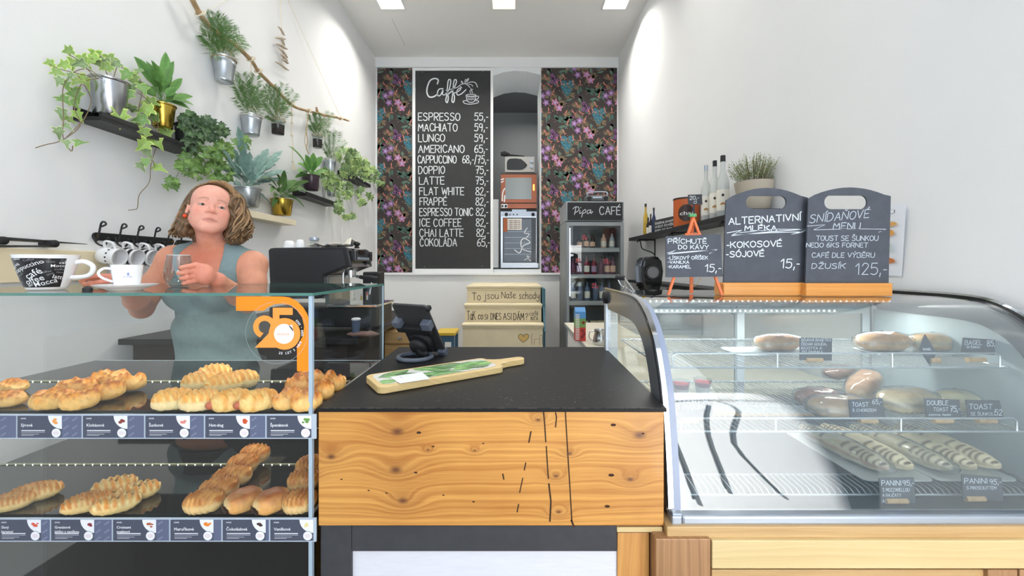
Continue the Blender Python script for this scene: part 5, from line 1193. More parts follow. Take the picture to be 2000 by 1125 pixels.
for t_, a, b, y, p_, c, d in ML:
    mb = MB(); write(mb, t_, T, 700+a/2.5, -(100+y/2.5), 14.6, (b-a)/2.5, 1.5, .03); write(mb, p_, T, 700+c/2.5, -(100+y/2.5), 14.6, (d-c)/2.5, 1.4, .03)
    mb.build('lettering', M_chalk, mbd)
Z3 = lambda x, y: (800+x/5.36, -(120+y/5.36))
mb = MB()
for w, pts in ((2.6,[(290,235),(300,195),(265,178),(215,200),(185,270),(182,330),(205,370),(250,370),(295,340)]),(2.0,[(350,285),(310,290),(290,330),(300,360),(325,350),(350,298),(345,345),(370,350)]),(2.2,[(370,350),(410,300),(430,220),(425,190),(405,200),(395,280),(390,350),(378,410),(395,430),(405,380),(400,345)]),(2.2,[(400,345),(460,290),(490,215),(482,190),(465,205),(455,280),(450,350),(443,415),(462,425),(470,370),(458,330)]),(1.9,[(460,330),(500,320),(535,290),(520,280),(495,310),(500,350),(540,340),(590,295)]),(1.6,[(530,262),(546,276)]),(1.4,[(380,300),(440,290),(500,270),(540,240),(590,235),(630,272)]),(1.4,[(590,240),(640,215),(690,225),(710,270)]),(1.1,[(560,235),(540,215),(545,205),(560,225)]),(1.1,[(580,230),(580,195),(595,190),(588,225)]),(1.1,[(600,215),(620,185),(610,180),(598,205)]),(1.1,[(620,240),(650,245),(660,262)]),
    (1.2,[(640,330),(630,310),(645,295),(640,280)]),(1.2,[(660,330),(650,305),(662,290)]),(1.2,[(592,355),(600,400),(620,425),(665,425),(685,400),(695,355)]),(1.2,[(695,365),(722,365),(715,390),(685,402)]),(1.2,[(600,410),(560,415),(580,440),(640,447),(710,435),(722,415),(690,410)]),(.8,[(600,365),(640,372),(690,365)]),(.8,[(605,380),(640,388),(680,380)]),(.8,[(610,395),(640,402),(675,395)])):
    draw(mb, T, [Z3(*p) for p in pts], w)
draw(mb, T, [Z3(643+53*math.cos(i*PI/8), 353+10*math.sin(i*PI/8)) for i in range(17)], 1.1, 0)
mb.build('lettering', M_chalk, mbd, label='large cursive Caffé heading with a drawn steaming cup')
# ---------------------------------------------------------------- pass-through: ovens, microwave
YO = 6.12
def oven_round(par, px, py, r, m=M_rubber): mb = MB(); p = P(px, py, YO); k = YO/F; mb.cyl(p+Vector((0,.001,0)), p+Vector((0,-.02,0)), r*k, n=14); mb.build('knob', m, par, smooth=40)
pillar = tag(wbox('white_refrigerator', M_white, None, 940, 389, 974, 523, YO+.12, YO+.38, bevel=.01), 'white appliance edge beside the ovens in the pass-through', 'refrigerator')
ov = thing('bake_off_oven', 'tall steel oven with a glass door under the orange warming oven', 'oven', tuple(P(1013, 523, YO)))
wbox('body', M_steel, ov, 978, 413, 1048, 523, YO+.004, YO+.36); wbox('control_panel', M_alu, ov, 979, 413, 1047, 422, YO-.004, YO+.004); wbox('top_vent', M_rubber, ov, 978, 408, 1048, 413, YO+.004, YO+.3)
wbox('badge', M_alu, ov, 1000, 409, 1028, 414, YO-.002, YO+.004)
wbox('door', M_blackg, ov, 982, 425, 1047, 513, YO-.010, YO+.003, bevel=.003); wbox('door_pane', mat('oven_inner', '#596068', .2, .2), ov, 984, 428, 1038, 511, YO-.0115, YO-.0102)
for i in range(5): wbox('baking_tray', mat('tray_lines', '#8f989f', .3, .5), ov, 986, 452+i*11, 1037, 453+i*11, YO-.013, YO-.0116)
wbox('notice', mat('paper', '#dcd6cf', .8), ov, 991, 427, 1019, 449, YO-.016, YO-.014); wbox('notice_stripe', mat('terracotta', '#a8603c', .7), ov, 983, 426, 990.9, 453, YO-.016, YO-.014)
mb = MB(); To = TP(YO-.0175)
for i in range(5):
    for a, b in ((995,1001),(1004,1010),(1012,1016)): draw(mb, To, [(a, -(431+i*3.6)), (b, -(431+i*3.6))], .9, 0)
mb.build('lettering', M_ink, ov)
mb = MB(); draw(mb, To, [(1005,-488),(1015,-494),(1022,-480),(1035,-474),(1026,-466),(1018,-470),(1020,-486),(1037,-492)], 1.6); draw(mb, To, [(1030,-445),(1024,-455),(1034,-457),(1028,-464)], 1.4); draw(mb, To, [(1024,-508),(1034,-502),(1029,-500),(1036,-510)], 1.2); mb.build('door_lettering', M_white, ov)
for a in ((989,419,3.4),(1041,419,3.4),(996,419,1.2),(1003,419,1.2),(1010,419,1.2)): oven_round(ov, *a)
wbox('base_rail', M_steel, ov, 979, 514, 1052, 523, YO-.012, YO+.004)
o2 = thing('warming_oven', 'orange-edged glass-front warming oven standing on the steel oven', 'oven', tuple(P(1013, 407, YO)))
M_terra = mat('terracotta_print', '#a55f42', .35); wbox('body', mat('oven_brown', '#4a3a34', .4), o2, 978, 338, 1048, 407, YO+.004, YO+.34); wbox('door', M_terra, o2, 978, 341, 1048, 396, YO-.008, YO+.003, bevel=.003)
wbox('door_pane', mat('milky_pane', '#9ea6a8', .08, .2), o2, 987, 347, 1038, 389, YO-.0105, YO-.0085); wbox('control_strip', M_terra, o2, 978, 398, 1048, 407, YO-.006, YO+.003); wbox('knob_plate', M_white, o2, 979, 398.5, 991, 406.5, YO-.008, YO-.006)
oven_round(o2, 981.5, 402.5, 1.8); oven_round(o2, 988, 402.5, 2.2)
mb = MB(); Tq = TP(YO-.0095)
for pts in ([(979,-351),(984,-349)],[(979,-356),(983,-354)],[(981,-392),(982,-376),(986,-368)],[(985,-394),(986,-382)]): draw(mb, Tq, pts, 2.4)
mb.build('door_print', M_white, o2)
wbox('lamp_glow', mat('amber_bulb', '#ffb24a', .4, emit=3), o2, 1041, 360, 1044, 372, YO-.012, YO-.009)
mw = thing('microwave', 'small grey-white microwave with an oval window on the warming oven', 'microwave', tuple(P(1015, 337, YO)))
wbox('body', mat('microwave_grey', '#b9b8b4', .4), mw, 986, 306, 1044, 336.5, YO+.05, YO+.36, bevel=.008)
mb = MB(); Tm = TP(YO+.048); pts = [(990+o_[0], -(309.5+o_[1])) for o_ in ((2,3),(6,.5),(18,0),(28,1.5),(35,7),(40,13),(36,18),(30,22),(22,22.5),(2,22),(0,20),(0,8))]
mb.add([Tm @ Vector((x, y, 0)) for x, y in pts]+[Tm @ Vector((x, y, 0))+Vector((0,-.006,0)) for x, y in pts], [tuple(range(12,24))[::-1]]+[(i,(i+1)%12,(i+1)%12+12,i+12) for i in range(12)]); mb.build('window', mat('dark_window', '#3c3f42', .15), mw)
for yy in (315, 325): mb = MB(); p = P(1038, yy, YO+.048); mb.cyl(p, p+Vector((0,-.02,0)), .028, n=16); mb.build('dial', M_alu, mw, smooth=40)
bq = MB(); a = P(979, 301, YO+.1); bq.tube([P(978,301,YO+.1), P(986,300,YO+.1), P(996,302,YO+.1)], [.028,.045,.02], 10); bq.tube([P(994,302.5,YO+.1), P(1024,305,YO+.1)], [.016,.008], 8)
tag(bq.build('brush', M_rubber, None, smooth=60), 'black long-handled brush lying on top of the microwave', 'brush')
# ---------------------------------------------------------------- drinks fridge
YF, YFB = 4.6, 5.2
fr = thing('drinks_fridge', 'grey glass-door drinks fridge with a Pipa CAFÉ chalk header', 'fridge', (P(1162,0,YF).x, YF+.3, 0))
x0, x1 = P(1105.5,0,YF).x, P(1219,0,YF).x; zt = P(0,393,YF).z; zh = P(0,432,YF).z; M_fr = mat('fridge_grey', '#969b9d', .45, .2)
one('cabinet', M_fr, fr, (x0, YF+.05, .1, x0+.03, YFB, zh), (x1-.03, YF+.05, .1, x1, YFB, zh), (x0+.03, YFB-.03, .1, x1-.03, YFB, zh), (x0+.03, YF+.05, .1, x1-.03, YFB-.03, .3), (x0+.03, YF+.05, zh-.03, x1-.03, YFB-.03, zh))
one('plinth', M_rubber, fr, (x0+.02, YF+.08, 0, x1-.02, YFB-.02, .1)); one('header', M_fr, fr, (x0, YF+.01, zh+.004, x1, YFB, zt), bevel=.006)
wbox('header_panel', M_bboard, fr, 1108.5, 395.5, 1216, 430, YF+.004, YF+.012)
T = TP(YF+.0025); mb = MB(); draw(mb, T, [(1119,-408),(1124,-404),(1130,-405),(1130,-411),(1122,-416)], 1.3); draw(mb, T, [(1125,-405),(1122,-419)], 1.3)
for pts in ([(1133,-411),(1132,-417),(1136,-415)],[(1134,-406),(1134.6,-405)],[(1139,-411),(1136,-424)],[(1138,-413),(1143,-409),(1144,-414),(1139,-417)],[(1154,-410),(1148,-411),(1147,-417),(1152,-415),(1154,-410),(1154,-417),(1158,-413)]): draw(mb, T, pts, 1.3)
write(mb, 'CAFÉ', T, 1171, -419, 15, 41, 1.6, .02); mb.build('lettering', M_chalk, fr)
dr = wbox('door', M_fr, fr, 1106.5, 434, 1112, 900, YF, YF+.045)
for a in ((1212,434,1218.5,900),(1112,434,1212,441),): wbox('door_rail', M_fr, fr, *a, YF, YF+.045)
gz = P(0, 441, YF).z; ga, gb = P(1112,0,YF).x, P(1212,0,YF).x
pane('door_glass', ga, YF+.01, .25, gb, YF+.016, gz, fr, M_fr); one('door_rail', M_fr, fr, (ga, YF, .15, gb, YF+.045, .25))
one('inner_lining', mat('lining', '#6f7578', .6), fr, (x0+.031, YFB-.04, .31, x1-.031, YFB-.031, zh-.04))
one('light_tube', mat('tube_light', '#dfe9ff', .4, emit=2.0), fr, (ga+.002, YF+.05, 1.0, ga+.02, YF+.06, gz-.02))
shz = []
for a, b in ((484,492),(536,543),(588,596),(648,655)):
    za, zb_ = P(0,a,YF+.06).z, P(0,b,YF+.06).z; one('shelf', mat('fridge_shelf', '#a4a9aa', .4), fr, (x0+.032, YF+.055, zb_, x1-.032, YFB-.045, za)); shz.append(za)
def bottle(x, y, z, h, r, m, lab=None, cap=M_rubber, name='bottle', label='', group=None, neck=.35, fill=None, world_parent=None):
    t = thing(name, label, 'bottle', (x, y, z), group); mb = MB(); n = r*neck
    mb.lathe([(r*.9,0),(r,.004),(r,h*.52),(r*.92,h*.60),(n*1.15,h*.74),(n,h*.80),(n,h*.94),(.0001,h*.945)], (x,y,z), 18); mb.build('glass', m, t, smooth=50)
    mb = MB(); mb.lathe([(n*1.12,h*.90),(n*1.12,h),(.0001,h)], (x,y,z), 14); mb.build('cap', cap, t, smooth=40)
    if lab: mb = MB(); mb.lathe([(r*1.01,h*.12),(r*1.015,h*.13),(r*1.015,h*.44),(r*1.01,h*.45)], (x,y,z), 18); mb.build('paper_label', lab, t, smooth=50)
    return t
M_lab1 = mat('label_peach', '#d9b39a', .7); M_lab2 = mat('label_white', '#e4e0d6', .7); M_lab3 = mat('label_lilac', '#a58bab', .7)
M_bdark = mat('bottle_dark', '#2a2626', .15); M_bpur = mat('bottle_violet', '#5b2b45', .15); M_bred = mat('bottle_red', '#7a2434', .15); M_bblue = mat('bottle_blue', '#5c6c88', .15, spec=.8); M_bpale = mat('bottle_pale', '#a9b4bf', .12)
for row, (y_, xs, hs, mats_, labs, lbl) in enumerate([(YF+.16, (1132,1145,1157,1179,1195), (26,30,27,30,31), (M_bdark,)*3+(M_lab1,M_bpale), (M_lab1,M_lab1,M_lab1,M_lab2,M_lab2), 'small dark bottle with a peach label on the top fridge shelf'),
        (YF+.14, (1119,1131,1146,1160,1174,1186,1197), (32,36,37,36,33,37,37), (M_bpur,M_bpur,M_bred,M_bred,M_bpur,M_bpur,M_bpur), (None,M_lab3,M_lab2,M_lab3,None,M_lab1,M_lab1), 'violet lemonade bottle on the second fridge shelf'),
        (YF+.14, (1119,1133,1147,1163,1176,1190), (40,41,40,41,40,38), (M_bblue,)*6, (M_lab2,None,M_lab2,None,M_lab2,None), 'blue-grey water bottle on the third fridge shelf')]):
    for i, px in enumerate(xs):
        q = P(px, 0, y_); k = y_/F; z = shz[row]; bottle(q.x, y_, z+.001, hs[i]*k, 5.4*k, mats_[i], labs[i], label=['leftmost','second','third','fourth','fifth','sixth','seventh'][i]+' '+lbl.replace('small dark bottle with a peach label', 'small juice bottle').replace(' on the', ' from the left on the' if i else ' on the'), group='bottles on fridge shelf, row '+['one','two','three'][row])
for px, lb in ((1142,'round cream-lidded jar at the left of the lowest fridge shelf'),(1160,'round cream-lidded jar in the middle of the lowest fridge shelf'),(1174,'round jar at the right of the lowest fridge shelf')):
    q = P(px, 0, YF+.2); t = thing('jar', lb, 'jar', (q.x, YF+.2, shz[3]+.001)); mb = MB(); mb.lathe([(.04,0),(.046,.01),(.046,.08),(.04,.09)], (q.x, YF+.2, shz[3]+.001), 18); mb.build('body', M_bpale, t, smooth=50); mb = MB(); mb.lathe([(.044,.09),(.044,.108),(.001,.11)], (q.x, YF+.2, shz[3]+.001), 18); mb.build('lid', M_cream, t, smooth=40)
# price figures hand-painted on the door glass
T = TP(YF+.008); mb = MB(); write(mb, '35,-', T, 1137, -467, 7, 11, 1.1); write(mb, '29,-', T, 1124, -512, 7, 12, 1.1); write(mb, '35,-', T, 1178, -514, 8, 15, 1.1); write(mb, '25,-', T, 1156, -562, 8, 14, 1.1); mb.build('price_writing', mat('red_chalk', '#e2606a', .8), fr)
rd = thing('radio', 'small dark grey radio with a handle standing on the drinks fridge', 'radio', tuple(P(1166, 393, YF+.12)))
wbox('body', mat('radio_grey', '#5b5d60', .4), rd, 1144, 381, 1190, 392.8, YF+.10, YF+.24, bevel=.02); mb = MB(); mb.tube(cat_mull([P(1148,382,YF+.15), P(1149,376,YF+.15), P(1183,375,YF+.15), P(1185,382,YF+.15)], 4), .008, 6); mb.build('handle', M_alu, rd, smooth=60)
for px in (1151, 1183): mb = MB(); p = P(px, 387.5, YF+.10); mb.cyl(p, p+Vector((0,-.008,0)), .026, n=16); mb.build('speaker', M_rubber, rd)
wbox('tuner', M_alu, rd, 1158, 384, 1176, 387, YF+.092, YF+.1)
# ---------------------------------------------------------------- stair unit below the pass-through
stc = thing('step_unit', 'cream painted wooden steps with handwriting against the back wall', 'steps', (P(982,0,4.7).x, 4.7, 0))
ST = [(910.5,1057.5,558,594,4.78,5.68),(906,1059.5,594,633,4.62,4.78),(901.5,1062.5,633,700,4.46,4.62)]
for a, b, ya, yb_, Yn, Yf in ST:
    p, q = P(a, yb_, Yn), P(b, ya, Yn); one('riser_board', M_cream, stc, (p.x+.012, Yn+.012, 0, q.x-.012, Yf, q.z-.028)); one('tread', M_cream, stc, (p.x, Yn-.012, q.z-.028, q.x, Yf, q.z), bevel=.006); one('tread_molding', M_cream, stc, (p.x+.006, Yn, q.z-.05, q.x-.006, Yf, q.z-.0285), bevel=.005)
M_wear = mat('chipped_edge', '#4c4134', .9)
K1 = lambda x, y: (600+x/2.778, -(540+y/2.778))
mb = MB(); T = TP(4.79); write(mb, 'To', T, *K1(895,128), 14, 16, 1.15); write(mb, 'jsou', T, *K1(962,122), 13, 27, 1.05); write(mb, 'Naše', T, *K1(1055,118), 12.5, 27, 1.05); write(mb, 'schody', T, *K1(1150,122), 13, 39, 1.05); mb.build('lettering', M_ink, stc)
mb = MB(); T = TP(4.63); write(mb, 'TaK', T, *K1(868,235), 17, 16, 1.1); write(mb, 'co', T, *K1(928,232), 13, 9, 1.3); write(mb, 'SI', T, *K1(962,232), 9, 6.5, 1.1); write(mb, 'DNES', T, *K1(996,234), 12.5, 20, 1.1); write(mb, 'ASI', T, *K1(1064,234), 12.5, 16, 1.1); write(mb, 'DÁM', T, *K1(1120,236), 13, 20, 1.2); write(mb, '?', T, *K1(1184,234), 12, 5, 1.1)
write(mb, 'café', T, *K1(1205,212), 8, 17, .8); write(mb, 'INTA', T, *K1(1213,238), 7, 14, .8); mb.build('lettering', M_ink, stc)
T = TP(4.471); mb = MB(); mb.add([T @ Vector((*K1(x, y), 0)) for x, y in [(1172,358),(1150,338),(1146,322),(1156,313),(1168,317),(1173,326),(1180,315),(1194,312),(1202,322),(1196,340)]], [tuple(range(10))[::-1]]); mb.build('heart', mat('ochre', '#dfbd73', .8), stc)
mb = MB(); draw(mb, TP(4.4705), [K1(x, y) for x, y in [(1172,358),(1150,338),(1146,322),(1156,313),(1168,317),(1173,326),(1180,315),(1194,312),(1202,322),(1196,340),(1172,358)]], .8)
for pts in ([(1218,370),(1218,315),(1224,312)],[(1232,370),(1232,340),(1262,338),(1262,320),(1276,318)],[(1262,370),(1262,340)],[(1276,320),(1276,370)]): draw(mb, TP(4.4705), [K1(*p) for p in pts], .7, 0)
mb.build('drawing', M_ink, stc)
mb = MB()
for x, y, w in ((1050,158,110),(1200,152,60),(1010,272,110),(1200,262,70),(960,76,50)): draw(mb, TP(4.60 if y < 200 else 4.44), [K1(x, y), K1(x+w, y+2)], .8, 0)
a, b = P(1058,563,4.76), P(1071,700,4.50); one('side_board', mat('teal_paint', '#3f6f80', .6), stc, (a.x+.004, 4.6, 0, a.x+.03, 5.0, a.z)); 
mb = MB(); mb.prism([(4.45, .62), (4.72, 1.085), (4.77, 1.085), (4.50, .60)], 0, .02); 
for v in mb.v: v[:] = (v.z+P(1062,0,4.46).x+.002, v.x, v.y)
mb.build('side_rail', MATS['teal_paint'], stc)
# small stool, pine cabinet
t = thing('step_stool', 'small stool with a yellow seat and blue frame beside the cream steps', 'stool', tuple(P(872, 800, 3.9)))
t.location.z = 0; wbox('seat', mat('yellow_paint', '#c9ab3c', .5), t, 850, 650, 889, 656, 3.9, 4.2, bevel=.004); a = P(853,656,3.9); b = P(887,656,3.9); M_blu = mat('blue_paint', '#3d607c', .5)
for x, y in ((a.x,3.91),(b.x-.03,3.91),(a.x,4.16),(b.x-.03,4.16)): one('leg', M_blu, t, (x, y, 0, x+.03, y+.03, a.z))
wbox('apron', M_blu, t, 856, 656, 884, 668, 3.915, 3.93)
cb = thing('pine_cabinet', 'low pine cabinet seen between the pastry case and the tablet stand', 'cabinet', (-.75, 2.8, 0))
q0, q1 = P(748, 646, 2.62), P(806, 646, 2.62); one('carcass', M_pineT, cb, (q0.x, 2.64, 0, q1.x, 3.1, q0.z), bevel=.004); one('drawer', M_pineT, cb, (q0.x+.01, 2.62, q0.z-.085, q1.x-.01, 2.639, q0.z-.006), bevel=.003); one('drawer', M_pineT, cb, (q0.x+.01, 2.62, q0.z-.20, q1.x-.01, 2.639, q0.z-.095), bevel=.003); one('knob', M_alu, cb, (-.75, 2.60, q0.z-.05, -.73, 2.62, q0.z-.04))
# ---------------------------------------------------------------- espresso machine on its bench
ben = thing('bar_bench', 'dark bench along the left wall carrying the espresso machine', 'bench', (-1.4, 2.4, 0)); one('worktop', M_black, ben, (-1.98, 2.0, .955, -.78, 3.3, .985), bevel=.003); one('cabinet', mat('bench_dark', '#3a3331', .7), ben, (-1.95, 2.05, 0, -.85, 3.25, .955))
YE = 2.15; em = thing('espresso_machine', 'black two-handle espresso machine with a chrome front, beside the woman', 'espresso machine', (-1.05, 2.3, .985)); k = YE/F
def S5(x, y): return (460+x/3.515, 430+y/3.515)
out5 = [(262,190),(745,183),(768,192),(795,318),(770,325),(612,386),(606,520),(560,540),(240,540),(225,210),(235,195)]
def sideplate(pts, Ya, Yb, m, nm, bev=.004):
    v = [P(*S5(*p), YE) for p in pts]; mb = MB(); n = len(v); mb.add([(p.x, Ya, p.z) for p in v]+[(p.x, Yb, p.z) for p in v], [tuple(range(n))[::-1], tuple(range(n, 2*n))]+[(i,(i+1)%n,(i+1)%n+n,i+n) for i in range(n)]); return mb.build(nm, m, em, bevel=bev)
M_eb = mat('machine_black', '#1f2124', .35); sideplate(out5, YE, YE+.02, M_eb, 'side_panel'); sideplate([(262,205),(735,205),(760,310),(600,375),(590,520),(255,520)], YE-.004, YE, mat('machine_black_matte', '#24262a', .5), 'panel_inlay', .003)
sideplate(out5, YE+.30, YE+.32, M_eb, 'side_panel'); sideplate([(262,195),(745,188),(790,318),(612,380),(600,540),(262,540)], YE+.02, YE+.30, M_steel, 'body', .002)
p = P(*S5(770,190), YE); p2 = P(*S5(795,318), YE); one('control_panel', mat('panel_dark', '#2b2d30', .25), em, (p.x-.01, YE+.03, p2.z+.03, p2.x+.012, YE+.29, p.z-.012), bevel=.004); 
mb = MB()
for i in range(5): mb.box(p2.x+.012, YE+.06+i*.035, p2.z+.038, p2.x+.016, YE+.08+i*.035, p2.z+.052)
for i, o_ in enumerate(range(5)): pass
mb.build('buttons', M_alu, em)['kind'] = 'stuff'
one('display', M_blackg, em, (p2.x+.012, YE+.06, p2.z+.065, p2.x+.015, YE+.16, p2.z+.092))
zb0 = P(*S5(600,600), YE).z; one('drip_tray', M_chrome, em, (-1.0, YE+.0, zb0, -.735, YE+.32, zb0+.014), bevel=.003); one('base', M_eb, em, (-1.32, YE+.01, 1.02, -.745, YE+.31, zb0), bevel=.006)
for x in (-1.28, -.80):
    for y in (YE+.04, YE+.27): mb = MB(); mb.cyl((x, y, .985), (x, y, 1.02), .02, .016, 12); mb.build('foot', M_rubber, em)
one('back_splash', M_steel, em, (-1.02, YE+.02, zb0+.014, -1.0, YE+.30, P(*S5(600,390), YE).z))
mb = MB(); c = P(690, 538, 2.28); mb.cyl((c.x-.02, 2.29, c.z+.03), (c.x-.02, 2.29, c.z-.01), .032, n=20); mb.build('group_head', M_chrome, em, smooth=40)
mb = MB(); mb.tube([P(696,540,2.27), P(704,541,2.26)], .008, 8); mb.build('portafilter', M_chrome, em, smooth=40); mb = MB(); mb.tube([P(703,541,2.26), P(722,543,2.25), P(738,546,2.24)], [.010,.016,.015], 10); mb.build('portafilter_handle', M_rubber, em, smooth=60)
mb = MB(); mb.tube(cat_mull([P(672,526,2.2), P(670.5,535,2.19), P(670.5,566,2.18)], 4), .0055, 8); mb.build('steam_wand', M_chrome, em, smooth=60); mb = MB(); mb.tube([P(726,552,2.38), P(722,575,2.36)], .005, 8); mb.build('steam_wand', M_chrome, em, smooth=60)
mb = MB(); mb.tube([P(716,515,2.4), P(725,496,2.4)], [.012,.008], 8); mb.build('steam_lever', M_rubber, em, smooth=60)
ztm = P(*S5(400,186), YE).z
def cupup(px, Y, r, h, label):
    q = P(px, 0, Y); mb = MB(); mb.lathe([(r,0),(r*.98,h*.3),(r*.75,h*.85),(r*.5,h),(.0001,h)], (q.x, Y, ztm+.001), 24); return tag(mb.build('coffee_cup', M_porc, None, smooth=50), label, 'cup', 'cups warming on the espresso machine')
cupup(565, 2.32, .033, .045, 'left upturned white cup on the espresso machine'); cupup(586, 2.30, .026, .05, 'upturned white cup on the espresso machine nearest the glass jar')
q = P(614, 0, 2.36); t = thing('glass_jar', 'little clear glass jar with a flat lid on the espresso machine', 'jar', (q.x, 2.36, ztm)); mb = MB(); mb.lathe([(.022,.001),(.024,.01),(.022,.045),(.018,.05)], (q.x, 2.36, ztm), 20); mb.build('body', glassmat('jar_glass', '#e8eeee'), t, smooth=50); mb = MB(); mb.lathe([(.026,.05),(.027,.055),(.026,.068),(.0001,.07)], (q.x, 2.36, ztm), 20); mb.build('lid', M_alu, t, smooth=40)
# striped tea towel
def striped(name, cols, scale, axis=0):
    m = bpy.data.materials.new(name); m.use_nodes = True; N = m.node_tree.nodes; L = m.node_tree.links; b = N['Principled BSDF']; b.inputs['Roughness'].default_value = .9
    tc = N.new('ShaderNodeTexCoord'); sp = N.new('ShaderNodeSeparateXYZ'); L.new(tc.outputs['Object'], sp.inputs[0]); mm = N.new('ShaderNodeMath'); mm.operation = 'MULTIPLY'; mm.inputs[1].default_value = scale; L.new(sp.outputs[axis], mm.inputs[0])
    fr_ = N.new('ShaderNodeMath'); fr_.operation = 'FRACT'; L.new(mm.outputs[0], fr_.inputs[0]); cr = N.new('ShaderNodeValToRGB'); cr.color_ramp.interpolation = 'CONSTANT'
    for i, c in enumerate(cols):
        e = cr.color_ramp.elements[i] if i < 2 else cr.color_ramp.elements.new(0); e.position = i/len(cols); e.color = lin(c)+(1,)
    L.new(fr_.outputs[0], cr.inputs[0]); L.new(cr.outputs[0], b.inputs['Base Color']); return m
mb = MB(); vs = []; nx_, ny_ = 26, 14; xa, xb = P(603,0,2.2).x, P(684,0,2.2).x
for j in range(ny_+1):
    for i in range(nx_+1):
        u, v = i/nx_, j/ny_; x = xa+(xb-xa)*u+.01*math.sin(v*9); y = 2.165+.19*v+.012*math.sin(u*11); vs.append((x, y, ztm+.004+.016*abs(math.sin(u*7+v*2))*abs(math.cos(v*5+u))+.010*u+(.022 if u > .82 and .2 < v < .8 else 0)))
mb.add(vs, [(j*(nx_+1)+i, j*(nx_+1)+i+1, (j+1)*(nx_+1)+i+1, (j+1)*(nx_+1)+i) for j in range(ny_) for i in range(nx_)]); o = mb.build('tea_towel', striped('towel_stripes', ['#ded9cb','#d8c07a','#ded9cb','#8a8c94','#ded9cb'], 14), None, smooth=60); s_ = o.modifiers.new('thick', 'SOLIDIFY'); s_.thickness = .003; s_.offset = 1
tag(o, 'crumpled tea towel with yellow and grey stripes on the espresso machine', 'towel')
mb = MB(); c = P(697, 483, 2.3); mb.ell((c.x, 2.3, ztm+.026), (.019,.019,.012), 14, 8); mb.tube([(c.x, 2.3, ztm+.001), (c.x, 2.3, ztm+.02)], [.016,.008], 12); tag(mb.build('tamper', M_rubber, None, smooth=60), 'black tamper knob at the front corner of the espresso machine', 'tamper')
# things standing on the bench beyond the machine
def pile(name, label, cat, px, py, Y, w, h, m, z0, d=.08):
    a = P(px-w/2, py, Y), P(px+w/2, py-h, Y); return tag(one(name, m, None, (a[0].x, Y, z0, a[1].x, Y+d, z0+h*Y/F), bevel=.004), label, cat)
zz = .985
for i, (nm, c_, lb) in enumerate((('magenta', '#a3567f', 'magenta packet, lowest of the coloured stack behind the pastry case'), ('blue', '#86b3cf', 'pale blue packet in the middle of the coloured stack'), ('pink', '#e07096', 'pink packet, topmost of the coloured stack'))):
    pile('tea_packet', lb, 'packet', 746, 0, 2.62, 19, (11, 6, 12)[i], mat('packet_'+nm, c_, .6), zz+.001+(0, .040, .062)[i])
q = P(694, 0, 2.05); t = thing('paper_cup', 'tall blue and white lidded cup seen through the pastry case side', 'cup', (q.x, 2.06, .985)); mb = MB(); mb.lathe([(.017,0),(.021,.085),(.0001,.086)], (q.x,2.06,.986), 18); mb.build('cup', mat('cup_blue', '#52617c', .5), t, smooth=50); mb = MB(); mb.lathe([(.023,.087),(.023,.094),(.016,.098),(.0001,.098)], (q.x,2.06,.986), 18); mb.build('lid', M_white, t, smooth=40)
mb = MB(); rr = random.Random(3); q = P(705, 0, 2.03); mb.ell((q.x, 2.06, 1.0), (.085,.03,.016), 24, 12, lambda d, p: (Vector((p.x, p.y, max(.9855, p.z+.006*noise.noise(p*40)))), (1,1,1))); tag(mb.build('dishcloth', mat('dusky_cloth', '#8c6f66', .95), None, smooth=60), 'dusky pink dishcloth on the bench behind the side glass', 'cloth')
for px, c_, h, lb in ((693,'#e6e3dc',30,'white squeeze bottle behind the steam wand'),(706,'#e0c23c',26,'yellow-topped bottle behind the portafilter'),(717,'#d9d9d6',28,'pale bottle with red cap right of the yellow one')):
    q = P(px, 0, 2.9); bottle(q.x, 2.9, .986, (h+18)*2.9/F, 4.6*2.9/F, mat('plastic_'+c_, c_, .4), None, cap=M_red if px > 710 else M_white, label=lb, name='squeeze_bottle')
tag(wbox('black_box', M_rubber, None, 708, 531, 739, 613, 3.05, 3.2, bevel=.01), 'black grinder hopper standing behind the espresso machine', 'grinder')
# ---------------------------------------------------------------- right wall shelves
def wallshelf(z, y0, y1, label, th=.035):
    t = thing('wall_shelf', label, 'shelf', (1.43, (y0+y1)/2, z)); mb = MB(); one('board', M_black, t, (1.33, y0, z-th, XR, y1, z), bevel=.003)
    for y in (y0+.35, (y0+y1)/2, y1-.3):
        mb = MB(); mb.tube([(XR-.006, y, z-th), (XR-.006, y, z-th-.20)], .008, 6); mb.tube([(XR-.006, y, z-th-.006), (1.35, y, z-th-.006)], .007, 6); mb.tube(cat_mull([(1.345,y,z-th-.03),(1.335,y,z-th-.02),(1.35,y,z-th-.012),(1.37,y,z-th-.03),(1.39,y,z-th-.10),(XR-.04,y,z-th-.14),(XR-.008,y,z-th-.17)], 4), .006, 6); mb.build('bracket', M_iron, t, smooth=60)
    return t
wallshelf(1.674, 2.236, 4.59, 'upper black shelf on scrolled iron brackets along the right wall'); wallshelf(1.196, 2.3, 4.62, 'lower black shelf on the right wall behind the little easel', .03)
zs = 1.675
def rb(px, w, ytop, lab, cap, m, label, X=1.43):
    Y = X*F/(px-VX); h = CH+(VY-ytop)*Y/F-zs; s = math.sqrt(1+((px-VX)/F)**2); return bottle(X, Y, zs, h, w/2*Y/F/s, m, lab, cap, 'syrup_bottle', label, 'syrup bottles on the upper right shelf', .36)
M_clear = mat('clear_syrup', '#c9cdca', .08, spec=.9); M_pap = mat('syrup_label', '#e9e6da', .6)
